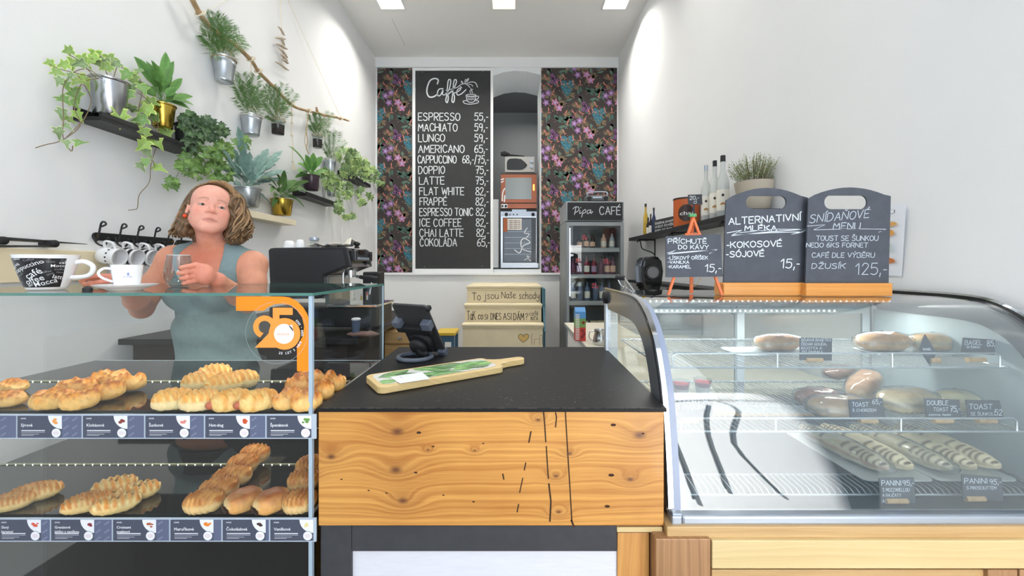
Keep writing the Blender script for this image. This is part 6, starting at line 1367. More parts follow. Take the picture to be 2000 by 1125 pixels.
for px, w, yt, lb in ((1379,20,323,'clear syrup bottle with silver neck, leftmost of the three on the shelf'),(1396,21,314,'clear syrup bottle with black cap in the middle of the three'),(1412,26,304,'syrup bottle with black cap next to the potted herb')):
    t = rb(px, w, yt, M_pap, M_alu if px < 1390 else M_rubber, M_clear, lb)
    Y = 1.43*F/(px-VX); r = w/2*Y/F/math.sqrt(1+((px-VX)/F)**2); a = math.atan2(-Y, -1.43); h = CH+(VY-yt)*Y/F-zs; T = frame((1.43+r*1.03*math.cos(a), Y+r*1.03*math.sin(a), zs+h*.36), (-math.sin(a), math.cos(a), 0), (0,0,1)); mb = MB()
    mb.m = 0; mb.add([T @ Vector(p) for p in ((0,-.012,0),(.010,0,0),(0,.012,0),(-.010,0,0))], [(0,1,2,3)]); mb.m = 1
    for q in range(3): mb.add([T @ Vector((math.cos(i*PI/3)*.009-.008+q*.008, math.sin(i*PI/3)*.007-.06+.006*(q % 2), 0)) for i in range(6)], [tuple(range(6))])
    mb.build('emblem', [M_rubber, mat('nut_print', '#b98a52' if px < 1400 else '#c9b43e', .6)], t)
ph = thing('potted_herb', 'bushy small-leaved herb in a beige pot on the upper right shelf', 'plant', (1.43, 2.37, zs)); mb = MB(); mb.lathe([(.072,0),(.078,.004),(.104,.168),(.106,.172),(.102,.172),(.098,.15),(.0001,.15)], (1.43,2.37,zs), 36); mb.build('pot', mat('beige_pot', '#b5ac9c', .5), ph, smooth=50)
lf = MB(); stm = MB(); rr = random.Random(8)
for i in range(150):
    a, q = rr.uniform(0, 6.28), rr.uniform(.1, 1)**.6; b = Vector((1.43+.07*q*math.cos(a), 2.37+.07*q*math.sin(a), zs+.15)); e = Vector((1.43+.155*q*math.cos(a)+rr.uniform(-.02,.02), 2.37+.15*q*math.sin(a), zs+.19+.14*math.sqrt(max(0, 1-q*q*.85))*rr.uniform(.6,1.15))); m_ = b.lerp(e, .5)+Vector((0,0,.01)); stm.tube([b, m_, e], .0009, 3)
    for j in range(11):
        t_ = .3+.7*rr.random(); c = (b*(1-t_)**2+m_*2*t_*(1-t_)+e*t_*t_) + Vector((rr.uniform(-.012,.012), rr.uniform(-.012,.012), rr.uniform(-.012,.012))); s_ = rr.uniform(.004,.0075); u = Vector((rr.uniform(-1,1), rr.uniform(-1,1), rr.uniform(-.4,.8))).normalized(); w = u.orthogonal().normalized(); col = L_(lin('#5a7040'), lin('#93a56c'), rr.random()); lf.add([c-u*s_, c+w*s_*.6, c+u*s_, c-w*s_*.6], [(0,1,2,3)], [col]*4)
lf.build('foliage', M_leaf, ph)['kind'] = 'stuff'; stm.build('stems', mat('herb_stem', '#6b6048', .8), ph)['kind'] = 'stuff'
Yc = 1.43*F/(1340-VX); tn = thing('chai_tin', 'orange tin printed chai on the upper right shelf', 'tin', (1.43, Yc, zs)); rT = .098; hT = CH+(VY-388)*Yc/F-zs; mb = MB(); mb.lathe([(rT*.98,0),(rT,.004),(rT,hT-.012)], (1.43,Yc,zs), 40); mb.build('can', mat('tin_orange', '#c9622a', .4), tn, smooth=50); mb = MB(); mb.lathe([(rT+.003,hT-.014),(rT+.003,hT),(.0001,hT)], (1.43,Yc,zs), 40); mb.build('lid', mat('tin_brown', '#3a2620', .4), tn, smooth=40)
def cyl_wrap(o, cx, cy, z0, rfun, th0, s, par):
    off = Vector((0,0,0)); q = par
    while q is not None: off += q.location; q = q.parent
    for v in o.data.vertices:
        u, w = v.co.x, v.co.y; r = rfun(w)+.0008+v.co.z; a = th0+u/s; v.co = Vector((cx+r*math.cos(a), cy+r*math.sin(a), z0+w))-off
    return o
I4 = Matrix.Identity(4); tha = math.atan2(-Yc, -1.43)
dk = MB(); dk.add([(math.cos(i*PI/12)*.062, .105+.068*math.sin(i*PI/12), 0) for i in range(24)], [tuple(range(24))]); 
dsk = MB()
for j in range(7):
    for i in range(24): dsk.v.append(Vector((math.cos(i*PI/12)*.062*j/6, .105+.068*math.sin(i*PI/12)*j/6, .0006)))
dsk.c = [(1,1,1)]*len(dsk.v); dsk.f = [[j*24+i, j*24+(i+1) % 24, (j+1)*24+(i+1) % 24, (j+1)*24+i] for j in range(6) for i in range(24)]; dsk.mi = [0]*len(dsk.f)
o = dsk.build('roundel', mat('tin_brown', '#3a2620', .4), tn, world=False); cyl_wrap(o, 1.43, Yc, zs, lambda w: rT, tha, rT, tn)
o = printed('lettering', 'chai', I4, -.05, .088, .030, M_white, None, w=.1, bold=.01); o.parent = tn; cyl_wrap(o, 1.43, Yc, zs, lambda w: rT+.0012, tha, rT, tn)
p0 = P(1345, 398, 2.95); T = frame(P(1344, 400, 2.97), (1, -.25, .0), (0, .1, 1)); k = 2.97/F; t = thing('price_slate', 'small slate reading 20 between the chai tin and the bottles', 'price sign', (1.40, 2.97, zs)); mb = MB(); mb.T = T; mb.box(0, 0, -.004, 26*k, 20*k, 0); mb.box(9*k, -46*k+.075, -.012, 12*k, 0, -.004); mb.build('slate', M_slate, t); mb = MB(); T2 = T @ Matrix.Translation((0,0,.0006)); write(mb, '20,-', T2, 3*k, 10*k, 7*k, 17*k, 1.2*k); draw(mb, T2, [(13*k+2.5*k*math.cos(i), 4.5*k+2.5*k*math.sin(i)) for i in range(7)], .9*k); mb.build('lettering', M_chalk, t)
for px, yt, m, lb, w in ((1261,398,mat('yellow_spirit','#c9a83c',.15),'slim yellow bottle at the far end of the upper right shelf',9),(1266,425,M_bdark,'short dark bottle with a white label, left of the blue one',7),(1271,418,M_bdark,'short dark bottle beside the slim yellow one',7),(1277,406,mat('navy_bottle','#26365c',.15),'slim navy blue bottle at the far end of the upper right shelf',8)):
    Y = 1.44*F/(px-VX); bottle(1.44, Y, zs, CH+(VY-yt)*Y/F-zs, w/2*Y/F, m, M_lab2 if m is M_bdark else None, M_rubber, 'small_bottle', lb, 'small bottles at the shelf end', .4)
t = thing('chalk_strip', 'narrow dark sign with tiny handwriting behind the chai tin', 'sign', (1.45, 3.75, zs)); T = frame((1.40, 3.98, zs+.001), (.10, -.62, 0), (.02,0,1)); mb = MB(); mb.T = T; mb.box(0, 0, -.006, .60, .13, 0); mb.build('slate', M_bboard, t); mb = MB(); T2 = T @ Matrix.Translation((0,0,.001)); write(mb, 'žádáme prosím', T2, .03, .085, .022, .34, .004); write(mb, 'vrátit hrníčky', T2, .03, .05, .022, .36, .004); write(mb, 'sami na bar', T2, .03, .015, .022, .30, .004); mb.build('lettering', M_chalk, t)
# black cooker with the round window on the lower shelf, paper bag, bracket things
Yk = 3.25; kk = Yk/F; t = thing('countertop_cooker', 'glossy black rounded appliance with a big round window under the shelf', 'appliance', tuple(P(1275, 566, Yk)))
mb = MB(); pts = [(1254,-520),(1257,-508),(1264,-502),(1275,-500),(1287,-502),(1294,-510),(1297,-530),(1294,-555),(1289,-570),(1262,-570),(1255,-552)]; v = [TP(Yk) @ Vector((x, y, 0)) for x, y in pts]; n = len(v); mb.add(v+[p+Vector((0,.2,0)) for p in v], [tuple(range(n)), tuple(range(n,2*n))[::-1]]+[(i, i+n, (i+1)%n+n, (i+1)%n) for i in range(n)]); mb.build('housing', M_blackg, t, bevel=.02)
mb = MB(); c = P(1274, 532, Yk-.002); mb.cyl(c, c+Vector((0,-.02,0)), 12.5*kk, 11*kk, 28); mb.build('window', mat('smoky_window', '#75757a', .15, .2), t, smooth=40); mb = MB(); mb.tube([c+Vector((12.8*kk*math.cos(i*PI/14), -.01, 12.8*kk*math.sin(i*PI/14))) for i in range(28)], .01, 6, closed=True); mb.build('window_ring', M_rubber, t, smooth=60)
one('stand', M_rubber, t, (c.x-.08, Yk+.03, .96, c.x+.09, Yk+.18, P(0,569,Yk).z))
t2 = thing('side_counter', 'white side counter between the fridge and the curved deli case', 'counter', (1.0, 2.6, 0)); one('counter_top', mat('cream_laminate', '#dcd6c4', .4), t2, (.503, 1.80, .77, XR-.01, 3.9, .80), bevel=.003); one('cabinet', M_white, t2, (.53, 1.84, 0, XR-.01, 3.86, .77)); one('edge_bar', M_alu, t2, (.50, 1.80, .772, .5025, 3.9, .796))
one('riser', M_grey, t2, (1.0, 3.2, .801, XR-.02, 3.85, .96))
c_ = P(1134, 662, 2.93); cz_ = .801; cart = thing('juice_carton', 'tall blue and red drink carton on the side counter before the fridge', 'carton', (c_.x, 2.97, cz_)); w_ = .038; x_ = c_.x
mb = MB(); mb.m = 0; mb.box(x_-w_, 2.93, cz_, x_+w_, 3.0, cz_+.10); mb.m = 1; mb.box(x_-w_, 2.93, cz_+.10, x_+w_, 3.0, cz_+.165); mb.m = 2; mb.box(x_-w_, 2.93, cz_+.165, x_+w_, 3.0, cz_+.215); mb.add([(x_-w_,2.93,cz_+.215),(x_+w_,2.93,cz_+.215),(x_+w_,3.0,cz_+.215),(x_-w_,3.0,cz_+.215),(x_-w_,2.965,cz_+.245),(x_+w_,2.965,cz_+.245)], [(0,1,5,4),(3,4,5,2),(0,4,3),(1,2,5)]); mb.build('box', [mat('carton_red', '#c0392f', .5), mat('carton_green', '#6f9a4c', .5), mat('carton_blue', '#4d8fc9', .5)], cart)
T = frame((x_-w_, 2.9295, cz_), (1,0,0), (0,0,1)); mb = MB()
for i in range(16): mb.box(x_-w_, 2.9285, cz_+.01+i*.012, x_-w_+.030, 2.9297, cz_+.016+i*.012)
mb.build('nutrition_panel', M_lab2, cart)['kind'] = 'stuff'; mb = MB()
for i, (a, b, r_) in enumerate(((.050,.03,.013),(.062,.05,.012),(.052,.075,.012),(.058,.135,.012))): mb.add([T @ Vector((a+r_*math.cos(q*PI/5), b+r_*math.sin(q*PI/5), .001+i*.0002)) for q in range(10)], [tuple(range(10))])
mb.build('fruit_picture', mat('tomato', '#7d1f1a', .5), cart)['kind'] = 'stuff'
c = P(1172, 655, 2.8); jg = thing('milk_jug', 'steel milk jug on the side counter next to the deli case', 'jug', (c.x, 2.8, .801)); mb = MB(); mb.lathe([(.045,0),(.05,.01),(.046,.05),(.036,.085),(.042,.105),(.040,.105),(.034,.085),(.044,.05),(.0001,.006)], (c.x,2.8,.801), 28); mb.build('body', M_steel, jg, smooth=60); mb = MB(); mb.tube(cat_mull([(c.x-.036,2.8,.895),(c.x-.07,2.8,.89),(c.x-.075,2.8,.85),(c.x-.047,2.8,.82)], 4), .005, 6); mb.build('handle', M_steel, jg, smooth=60)
# paper on the right wall, ring pull, laminated menu
pm_ = thing('menu_poster', 'white food menu sheet taped to the right wall behind the slate boards', 'poster', (XR-.002, 1.62, 1.45)); za_, zb_ = CH+(VY-399)*1.545/F, CH+(VY-540)*1.56/F
Tp = Matrix(((0,0,-1,XR-.004),(-1,0,0,1.80),(0,1,0,0),(0,0,0,1)))    # u along -Y from 1.80
mb = MB(); mb.add([(XR-.003,1.80,za_+.012),(XR-.012,1.542,za_),(XR-.006,1.566,zb_),(XR-.003,1.80,zb_+.01)], [(0,1,2,3)]); o = mb.build('sheet', mat('poster_paper', '#e9eff8', .5), pm_); s_ = o.modifiers.new('thick', 'SOLIDIFY'); s_.thickness = .0006
Tq = frame(Vector((XR-.0045,1.80,zb_+.01)), (-.009,-.258,-.008), (0,0,1)); mb = MB(); bits = []
bits.append(printed('t', 'MENÜ', Tq @ Matrix.Translation((0,0,.0075)), .095, .245, .016, mat('grey_print', '#5c6168', .7), None, w=.115)); bits.append(printed('t', 'PANINI  TOAST  BAGEL', Tq @ Matrix.Translation((0,0,.0075)), .10, .235, .004, M_grey, None)); bits.append(printed('t', 'Bon Appetit', Tq @ Matrix.Translation((0,0,.0075)), .10, .012, .010, MATS['grey_print'], None)); merge(bits, 'lettering', pm_)
foodc = ['#d9a866','#e0a050','#a53c34','#c9d3d2','#a8402f','#c97a44','#b5452f']
for i, (u, v_, rx, ry) in enumerate(((.19,.205,.030,.010),(.185,.17,.024,.014),(.12,.135,.02,.012),(.19,.11,.014,.018),(.12,.085,.018,.012),(.19,.058,.026,.011),(.12,.04,.02,.01))):
    mb = MB(); mb.add([Tq @ Vector((u+rx*math.cos(q*PI/7)*(1+.15*math.sin(q*3)), v_+ry*math.sin(q*PI/7), .005)) for q in range(14)], [tuple(range(14))]); mb.build('food_picture', mat('food_'+foodc[i], foodc[i], .7), pm_)
# ---------------------------------------------------------------- on the pastry case
def seat(px, py, z): Y = (CH-z)*F/(py-VY); return P(px, py, Y)
q = seat(92, 566, ZT); q.z = ZT+.0005; bc = thing('large_cup', 'oversized white cup printed with coffee words on a black band, far left', 'cup', tuple(q)); bR = lambda z: .0375+.0285*(z/.098)**.75 if z > 0 else .0375
Hc = .098; mb = MB(); zs_ = [0,.003,.01,.02,.035,.05,.065,.08,.09,.098]
mb.lathe([(.032,0),(.036,.001)]+[(bR(z), z) for z in zs_[1:]]+[(bR(.098)-.0035,.0985),(bR(.09)-.005,.09),(bR(.05)-.006,.05),(.02,.012),(.0001,.010)], tuple(q), 48); mb.build('cup', M_porc, bc, smooth=50)
thc = math.atan2(-q.y, -q.x)
def csurf(name, m, a0, a1, z0, z1, off=.0005):
    mb = MB(); n, k = 30, 8; mb.add([(q.x+(bR(z)+off)*math.cos(thc+R(a)), q.y+(bR(z)+off)*math.sin(thc+R(a)), q.z+z) for j in range(k+1) for z in [z0+(z1-z0)*j/k] for i in range(n+1) for a in [a0+(a1-a0)*i/n]], [(j*(n+1)+i, j*(n+1)+i+1, (j+1)*(n+1)+i+1, (j+1)*(n+1)+i) for j in range(k) for i in range(n)]); return mb.build(name, m, bc, smooth=60)
csurf('printed_band', mat('cup_black', '#26262a', .2), -88, 34, .008, .088)
bits = []; wg = mat('cup_grey_print', '#8b8d90', .4)
for tx, x, y, h, r, g_ in (('café',-.030,.030,.013,.55,0),('cappuccino',-.055,.046,.0085,.45,0),('offee',-.036,.015,.012,.35,0),('Mocca',-.020,.009,.0105,.28,0),('latte',.011,.034,.0085,-.22,0),('Mocca',.008,.064,.0060,0,0),('café',.020,.073,.006,0,0),('so',-.064,.055,.010,.35,0),('ino',-.034,.009,.006,.4,0),('café',-.052,.066,.0055,.2,0),('caffe latte',-.012,.077,.0042,-.03,1),('Coffee',.014,.055,.004,0,1),('Coffee',-.03,.079,.004,.2,1),('Coffee',-.008,.045,.0045,.3,1),('Mocca',.018,.047,.0035,0,1),('Coffee',-.005,.012,.004,.3,1),('mocha',.006,.018,.004,.1,1),('latte',.004,.040,.004,.5,1),('espresso',-.062,.03,.005,.5,1),('Coffee',.022,.081,.0035,0,1),('caffe',-.05,.083,.005,.05,0),('tea',-.055,.018,.004,.4,1)):
    bits.append(printed('t', tx, I4, x*1.12-.004, y, h*1.3, wg if g_ else M_white, None, rot=r, bold=.004 if not g_ else 0))
o = merge(bits, 'lettering', None); off = q.copy()
for v in o.data.vertices:
    u, w = v.co.x, min(max(v.co.y, .009), .087); a = thc+min(max(u, -.075), .030)/.052; v.co = Vector(((bR(w)+.0012)*math.cos(a), (bR(w)+.0012)*math.sin(a), w))
o.parent = bc
ha = thc+R(64); u_ = Vector((math.cos(ha), math.sin(ha), 0)); mb = MB(); mb.tube(cat_mull([q+u_*(bR(.075)-.003)+Vector((0,0,.076)), q+u_*.078+Vector((0,0,.080)), q+u_*.097+Vector((0,0,.066)), q+u_*.094+Vector((0,0,.046)), q+u_*.078+Vector((0,0,.036)), q+u_*(bR(.03)-.003)+Vector((0,0,.034))], 5), .0065, 10); mb.build('handle', M_porc, bc, smooth=60)
s0 = seat(247, 567, ZT); s0.z = ZT+.0005; sa = MB(); sa.lathe([(.034,0),(.036,.002),(.052,.008),(.068,.0145),(.069,.016),(.067,.0165),(.050,.0105),(.034,.006),(.0001,.005)], tuple(s0), 48); tag(sa.build('saucer', M_porc, None, smooth=60), 'white saucer under the small logo cup on the pastry case', 'saucer')
c0 = s0+Vector((.002,0,.0062)); cu = thing('coffee_cup', 'small white coffee cup with a blue logo on its saucer', 'cup', tuple(c0)); cr = lambda z: .0235+.0105*(z/.064)**.55 if z > 0 else .0235; mb = MB(); mb.lathe([(.018,0),(.0215,.001)]+[(cr(z), z) for z in (.004,.010,.02,.035,.05,.064)]+[(.0315,.0642),(.031,.05),(.026,.02),(.0001,.006)], tuple(c0), 40); mb.build('cup', M_porc, cu, smooth=50)
th2 = math.atan2(-c0.y, -c0.x); ha = th2-R(78); u_ = Vector((math.cos(ha), math.sin(ha), 0)); mb = MB(); mb.tube(cat_mull([c0+u_*.031+Vector((0,0,.053)), c0+u_*.046+Vector((0,0,.054)), c0+u_*.056+Vector((0,0,.043)), c0+u_*.050+Vector((0,0,.030)), c0+u_*.029+Vector((0,0,.018))], 5), .004, 8, flat=.8); mb.build('handle', M_porc, cu, smooth=60)
M_lb = mat('logo_blue', '#3f62b0', .5); o = merge([printed('t', 'Dallmayr', I4, -.0095, .030, .0026, M_lb, None, w=.019, bold=.02)], 'lettering', None); mb = MB(); ribbon(mb, [(-.003,.0365),(-.003,.034),(.003,.034),(.003,.0365)], .001, I4); ribbon(mb, [(0,.034),(0,.042)], .001, I4); ribbon(mb, [(-.002,.0425),(.0,.044),(.002,.0425)], .001, I4); mb.add([(-.002,.037,0),(.002,.037,0),(.002,.041,0),(-.002,.041,0)], [(0,1,2,3)]); em_ = mb.build('emblem', M_lb, None)
for ob in (o, em_):
    for v in ob.data.vertices: a = th2+v.co.x/cr(v.co.y)+R(3); v.co = Vector(((cr(v.co.y)+.0006)*math.cos(a), (cr(v.co.y)+.0006)*math.sin(a), v.co.y))
    ob.parent = cu
gt = thing('tumbler', 'clear rounded glass tumbler held by the woman', 'glass', (TC[0], TC[1], ZT+.001)); mb = MB(); gp_ = [(.020,0),(.026,.001),(.033,.012),(.0385,.030),(.0395,.045),(.036,.068),(.0325,.088),(.031,.102)]
mb.lathe(gp_+[(.0300,.102),(.0315,.088),(.035,.068),(.0385,.045),(.0375,.030),(.030,.013),(.0001,.008)], (TC[0], TC[1], ZT+.001), 40); mb.build('bowl', glassmat('tumbler_glass', '#f0f4f4', 1.6), gt, smooth=60)
mb = MB(); mb.tube([(TC[0]+.0305*math.cos(i*PI/20), TC[1]+.0305*math.sin(i*PI/20), ZT+.103) for i in range(40)], .0009, 5, closed=True); mb.build('rim', mat('glass_rim', '#dfe6e8', .1), gt, smooth=60); mb = MB(); mb.lathe([(.0001,.004),(.022,.003),(.027,.010),(.0001,.009)], (TC[0], TC[1], ZT), 24); mb.build('base', mat('glass_base', '#a7adac', .05, .2), gt, smooth=60)
kb = seat(171, 571, ZT); mb = MB(); mb.lathe([(.0001,0),(.0095,0),(.010,.010),(.006,.014),(.0001,.016)], (kb.x, kb.y, ZT+.0005), 18); tag(mb.build('bottle_stopper', M_rubber, None, smooth=40), 'small black ribbed stopper between the big cup and the saucer', 'stopper')
# cream board and knife rail on the wall, far left
X_ = -1.985; a, b = WL(-60, 545, X_), WL(204, 545, X_); zt2 = CH+.071; t = thing('wall_board', 'cream rounded board fixed to the left wall behind the big cup', 'board', (X_, (a.y+b.y)/2, 1.36)); mb = MB(); mb.T = Matrix(((0,0,1,XL),(1,0,0,0),(0,1,0,0),(0,0,0,1))); mb.prism(rrect(a.y, 1.285, b.y, zt2, .035, 6), 0, .03); mb.build('panel', M_cream, t, bevel=.003)
t = thing('knife_pair', 'two long grey metal blades with round dark knobs on the left wall', 'tool', (X_, 1.7, 1.45)); 
for (x0_, y0_, x1_, y1_, w0, w1, off_) in ((-60,462,170,477,.011,.002,.03),(-60,481,105,481,.008,.005,.045)):
    a, b = WL(x0_, y0_, XL+off_), WL(x1_, y1_, XL+off_); mb = MB(); mb.tube([a, a.lerp(b,.5), b], [w0, w0*.8, w1], 8, flat=.4); mb.build('blade', mat('dull_steel', '#77797a', .35, .7), t, smooth=50)
for px, py in ((8,470),(108,476)): p = WL(px, py, XL+.055); mb = MB(); mb.cyl(p+Vector((-.055,0,0)), p, .016, n=16); mb.ell(tuple(p), (.006,.016,.016), 14, 8); mb.build('knob', M_rubber, t, smooth=40)
cab_ = MB(); cab_.tube(cat_mull([WL(x, y, X_) for x, y in ((-30,548),(30,541),(90,543),(150,541),(190,545))], 5), .004, 6); tag(cab_.build('power_cable', M_rubber, None, smooth=60), 'black cable running along the wall under the cream board', 'cable')
# ---------------------------------------------------------------- tablet in its stand
zc = P(0,795,1.0).z; rcx = seat(811, 701, zc); tb_ = thing('tablet_stand', 'black tablet clamped in a swivel stand with a grey ring foot on the counter', 'tablet', (rcx.x, rcx.y, zc+.0005)); M_ringg = mat('stand_grey', '#5b6270', .4)
mb = MB(); n = 40; mb.tube([(rcx.x+.062*math.cos(i*2*PI/n), rcx.y+.062*math.sin(i*2*PI/n), zc+.008) for i in range(n)], .0085, 10, closed=True, flat=1); mb.build('ring_foot', M_ringg, tb_, smooth=60)
BR = P(871, 690, 1.585); TR_ = P(832, 598, 1.44); TL = P(763, 594, 1.49); ux = (TR_-TL).normalized(); uy = (TR_-BR).normalized(); uy = (uy-ux*uy.dot(ux)).normalized(); Lh = (TR_-BR).length; Wd = (TR_-TL).length
T = frame(BR-ux*Wd, ux, uy); mb = MB(); mb.T = T; mb.prism(rrect(0, 0, Wd, Lh, .012, 5), -.009, 0); mb.build('tablet', mat('tablet_black', '#3a3a3c', .3), tb_, bevel=.003, smooth=30)
mb = MB(); mb.T = T; mb.prism(rrect(.006, .006, Wd-.006, Lh-.006, .008, 5), -.0105, -.009); mb.build('screen', M_blackg, tb_)
def tbx(nm, m, x0, y0, z0, x1, y1, z1, bev=.003): mb = MB(); mb.T = T; mb.box(x0, y0, z0, x1, y1, z1); return mb.build(nm, m, tb_, bevel=bev)
tbx('clamp_bar', M_rubber, -.008, Lh*.50, .002, Wd*.93, Lh*.60, .024); tbx('clamp_hook', M_ringg, -.014, Lh*.60, -.012, .020, Lh*.72, .028, .004); tbx('clamp_hook', M_ringg, Wd*.74, Lh*.60, .0, Wd*1.0, Lh*.74, .030, .004)
tbx('lower_hook', M_ringg, Wd*.80, -.010, -.016, Wd*1.02, .02, .012, .004); tbx('back_arm', M_rubber, Wd*.28, .02, .002, Wd*.72, Lh*.55, .020, .006); tbx('top_hook', M_rubber, Wd*.96, Lh*.90, -.016, Wd*1.06, Lh*.97, .006, .003)
hub = T @ Vector((Wd*.50, Lh*.30, .032)); mb = MB(); mb.T = T; mb.cyl((Wd*.5, Lh*.30, .012), (Wd*.5, Lh*.30, .030), .048, .044, 32); mb.ell((Wd*.46, Lh*.27, .038), (.036,.040,.022), 24, 14); mb.build('swivel', M_rubber, tb_, smooth=50)
mb = MB(); mb.T = T; mb.tube([(Wd*.46+.012*math.cos(i*PI/10), Lh*.2+.012*math.sin(i*PI/10), .0585) for i in range(20)], .002, 5, closed=True); mb.build('button_ring', M_ringg, tb_, smooth=60)
mb = MB(); mb.tube([hub+Vector((0,0,-.02)), hub.lerp(rcx, .5)+Vector((.004,.01,0)), Vector((rcx.x+.030, rcx.y+.035, zc+.014))], [.028,.022,.022], 12, flat=.8); mb.build('neck', M_rubber, tb_, smooth=60)
# ---------------------------------------------------------------- cutting board
zt3 = zc+.0215; bp0 = seat(740, 757, zt3); bp1 = seat(983, 716, zt3); bp2 = seat(705, 733, zt3); T = frame((bp0.x, bp0.y, zc+.0008), bp1-bp0, (-(bp1-bp0).y, (bp1-bp0).x, 0)); Lb, Wb = .412, .150
bd = thing('serving_board', 'pale wooden serving board with a handle and palm-leaf inlay on the counter', 'board', tuple(T.translation)); o = []
pts = [(a, b) for a, b in rrect(0, 0, Lb, Wb, .022, 6)]; hd = [(Lb-.002,.030),(Lb+.02,.046),(Lb+.04,.052)]+[(Lb+.105+.020*math.sin(R(t)), .072-.020*math.cos(R(t))) for t in range(0, 181, 30)]+[(Lb+.04,.096),(Lb+.02,.104),(Lb-.002,.122)]
out = [p for p in pts if not (p[0] > Lb-.001 and .03 < p[1] < .12)]; k_ = [i for i, p in enumerate(pts) if p[0] > Lb-.03 and p[1] > Wb/2]; A = [p for p in pts if p[1] < Wb/2 and p[0] > Lb/2]; B_ = [p for p in pts if p[1] > Wb/2 and p[0] > Lb/2]; C_ = [p for p in pts if p[0] < Lb/2]
poly = A+hd+B_+C_; rim = .0; mb = MB(); mb.T = T; mb.prism(poly, 0, .0215); mb.build('board', M_tray, bd, bevel=.003)
mb = MB(); mb.T = T; inl = rrect(.014, .014, Lb-.016, Wb-.014, .026, 6); mb.add([(x, y, .0220) for x, y in inl], [tuple(range(len(inl)))]); mb.build('inlay', mat('inlay_white', '#e6e6e2', .15), bd)
mb = MB(); mb.T = T; rr = random.Random(6); gk = [lin(c) for c in ('#3f7a3c','#2c5f33','#5b9a4a','#6fae55')]
def clampin(x, y): return (min(max(x, .016), Lb-.018), min(max(y, .016), Wb-.016))
for i in range(19):
    cx, cy = .03+.35*(i/18)+rr.uniform(-.012,.012), rr.choice([.04,.07,.11])+rr.uniform(-.02,.02); a = rr.uniform(-.6,.6)+(PI if i % 2 else 0); L = rr.uniform(.07,.11); w_ = L*.26; ca, sa_ = math.cos(a), math.sin(a); col = rr.choice(gk); n = 9; up_ = []; lo_ = []; md = []
    for j in range(n+1):
        t_ = j/n; w = w_*math.sin(PI*t_**.85)*(1+.10*math.sin(j*2.6)); x = (t_-.5)*L; up_.append(clampin(cx+x*ca-w*sa_, cy+x*sa_+w*ca)); lo_.append(clampin(cx+x*ca+w*sa_, cy+x*sa_-w*ca)); md.append(clampin(cx+x*ca, cy+x*sa_))
    z = .0222+i*.00003; mb.add([(x, y, z) for x, y in up_+md+lo_], [(n+1+j, n+2+j, j+1, j) for j in range(n)]+[(2*n+2+j, 2*n+3+j, n+2+j, n+1+j) for j in range(n)], [L_(col, (0,0,0), .25)]*(n+1)+[L_(col, (.8,1,.6), .35)]*(n+1)+[L_(col, (.3,.7,.2), .2)]*(n+1))
mb.build('leaf_print', vmat('leaf_print', .25, .15, 80), bd)['kind'] = 'stuff'
cdq = thing('business_card', 'white business card lying on the leaf-patterned board', 'card', tuple(seat(797, 738, zt3))); c1_, c2_, c3_, c4_ = [seat(x, y, zt3+.003) for x, y in ((781,749),(762,736.5),(824,727),(840,740))]
mb = MB(); mb.add([c1_, c4_, c3_, c2_]+[p+Vector((0,0,.0006)) for p in (c1_, c4_, c3_, c2_)], [(3,2,1,0),(4,5,6,7),(0,1,5,4),(1,2,6,5),(2,3,7,6),(3,0,4,7)]); mb.build('card', mat('card_paper', '#e6ebf5', .6), cdq)
Tc = frame(c2_+Vector((0,0,.0011)), c1_-c2_, c4_-c1_); bits = [printed('t', 'KONTAKT', Tc, .012, .022, .0042, M_ink, None)]
for i in range(3): bits.append(printed('t', 'pondělí – pátek', Tc, .010, .040+i*.006, .0022, M_grey, None))
merge(bits, 'lettering', cdq)
# ---------------------------------------------------------------- on the deli case
ZTC = 1.2496
def slateboard(name, pts, x0, x1, hole, yb0, yb1, Yb, label, lean=.03):
    t = thing(name, label, 'chalkboard', tuple(P((x0+x1)/2, yb1, Yb))); t.location.z = ZTC; T = TP(Yb)
    # body with a slot handle: two halves bridging round the slot
    hx0, hx1, hy0, hy1 = hole; hp_ = rrect(hx0, -hy1, hx1, -hy0, (hy1-hy0)/2.1, 5); out = [(x, -y) for x, y in pts]
    bm = bmesh.new(); ov_ = [bm.verts.new(T @ Vector((x, y, 0))) for x, y in out]; hv = [bm.verts.new(T @ Vector((x, y, 0))) for x, y in hp_]
    ed = [bm.edges.new((ov_[i], ov_[(i+1) % len(ov_)])) for i in range(len(ov_))]+[bm.edges.new((hv[i], hv[(i+1) % len(hv)])) for i in range(len(hv))]
    bmesh.ops.triangle_fill(bm, edges=ed, use_beauty=True, use_dissolve=False); g_ = bmesh.ops.extrude_face_region(bm, geom=bm.faces[:]); 
    for v in g_['geom']:
        if isinstance(v, bmesh.types.BMVert): v.co.y += .006
    bmesh.ops.recalc_face_normals(bm, faces=bm.faces); bmesh.ops.translate(bm, verts=bm.verts, vec=-t.location); me = bpy.data.meshes.new('slate'); bm.to_mesh(me); me.materials.append(M_slate); o = bpy.data.objects.new('slate', me); COL.objects.link(o); o.parent = t
    a, b = P(x0, yb1, Yb-.012), P(x1, yb0, Yb-.012); one('wooden_foot', M_base_wood, t, (a.x, Yb-.016, ZTC, b.x, Yb+.05, b.z), bevel=.004); return t, TP(Yb-.0012)
YA, YB2 = 1.375, 1.35
arcp = lambda x0, x1, ye, yt, n=12: [(x0+(x1-x0)*i/n, ye-(ye-yt)*(1-(2*i/n-1)**2)) for i in range(n+1)]
t, T = slateboard('slate_menu', [(1413,556),(1418,391)]+arcp(1419,1577,389,367)[1:-1]+[(1578,386),(1573,556)], 1412, 1574, (1457,1536,382.5,408), 552, 582, YA, 'left large slate board in a wooden foot, Alternativní mléka, on the deli case')
Z5 = lambda x, y: (1400+x/4.5, -(350+y/4.5)); q4 = 1/4.5
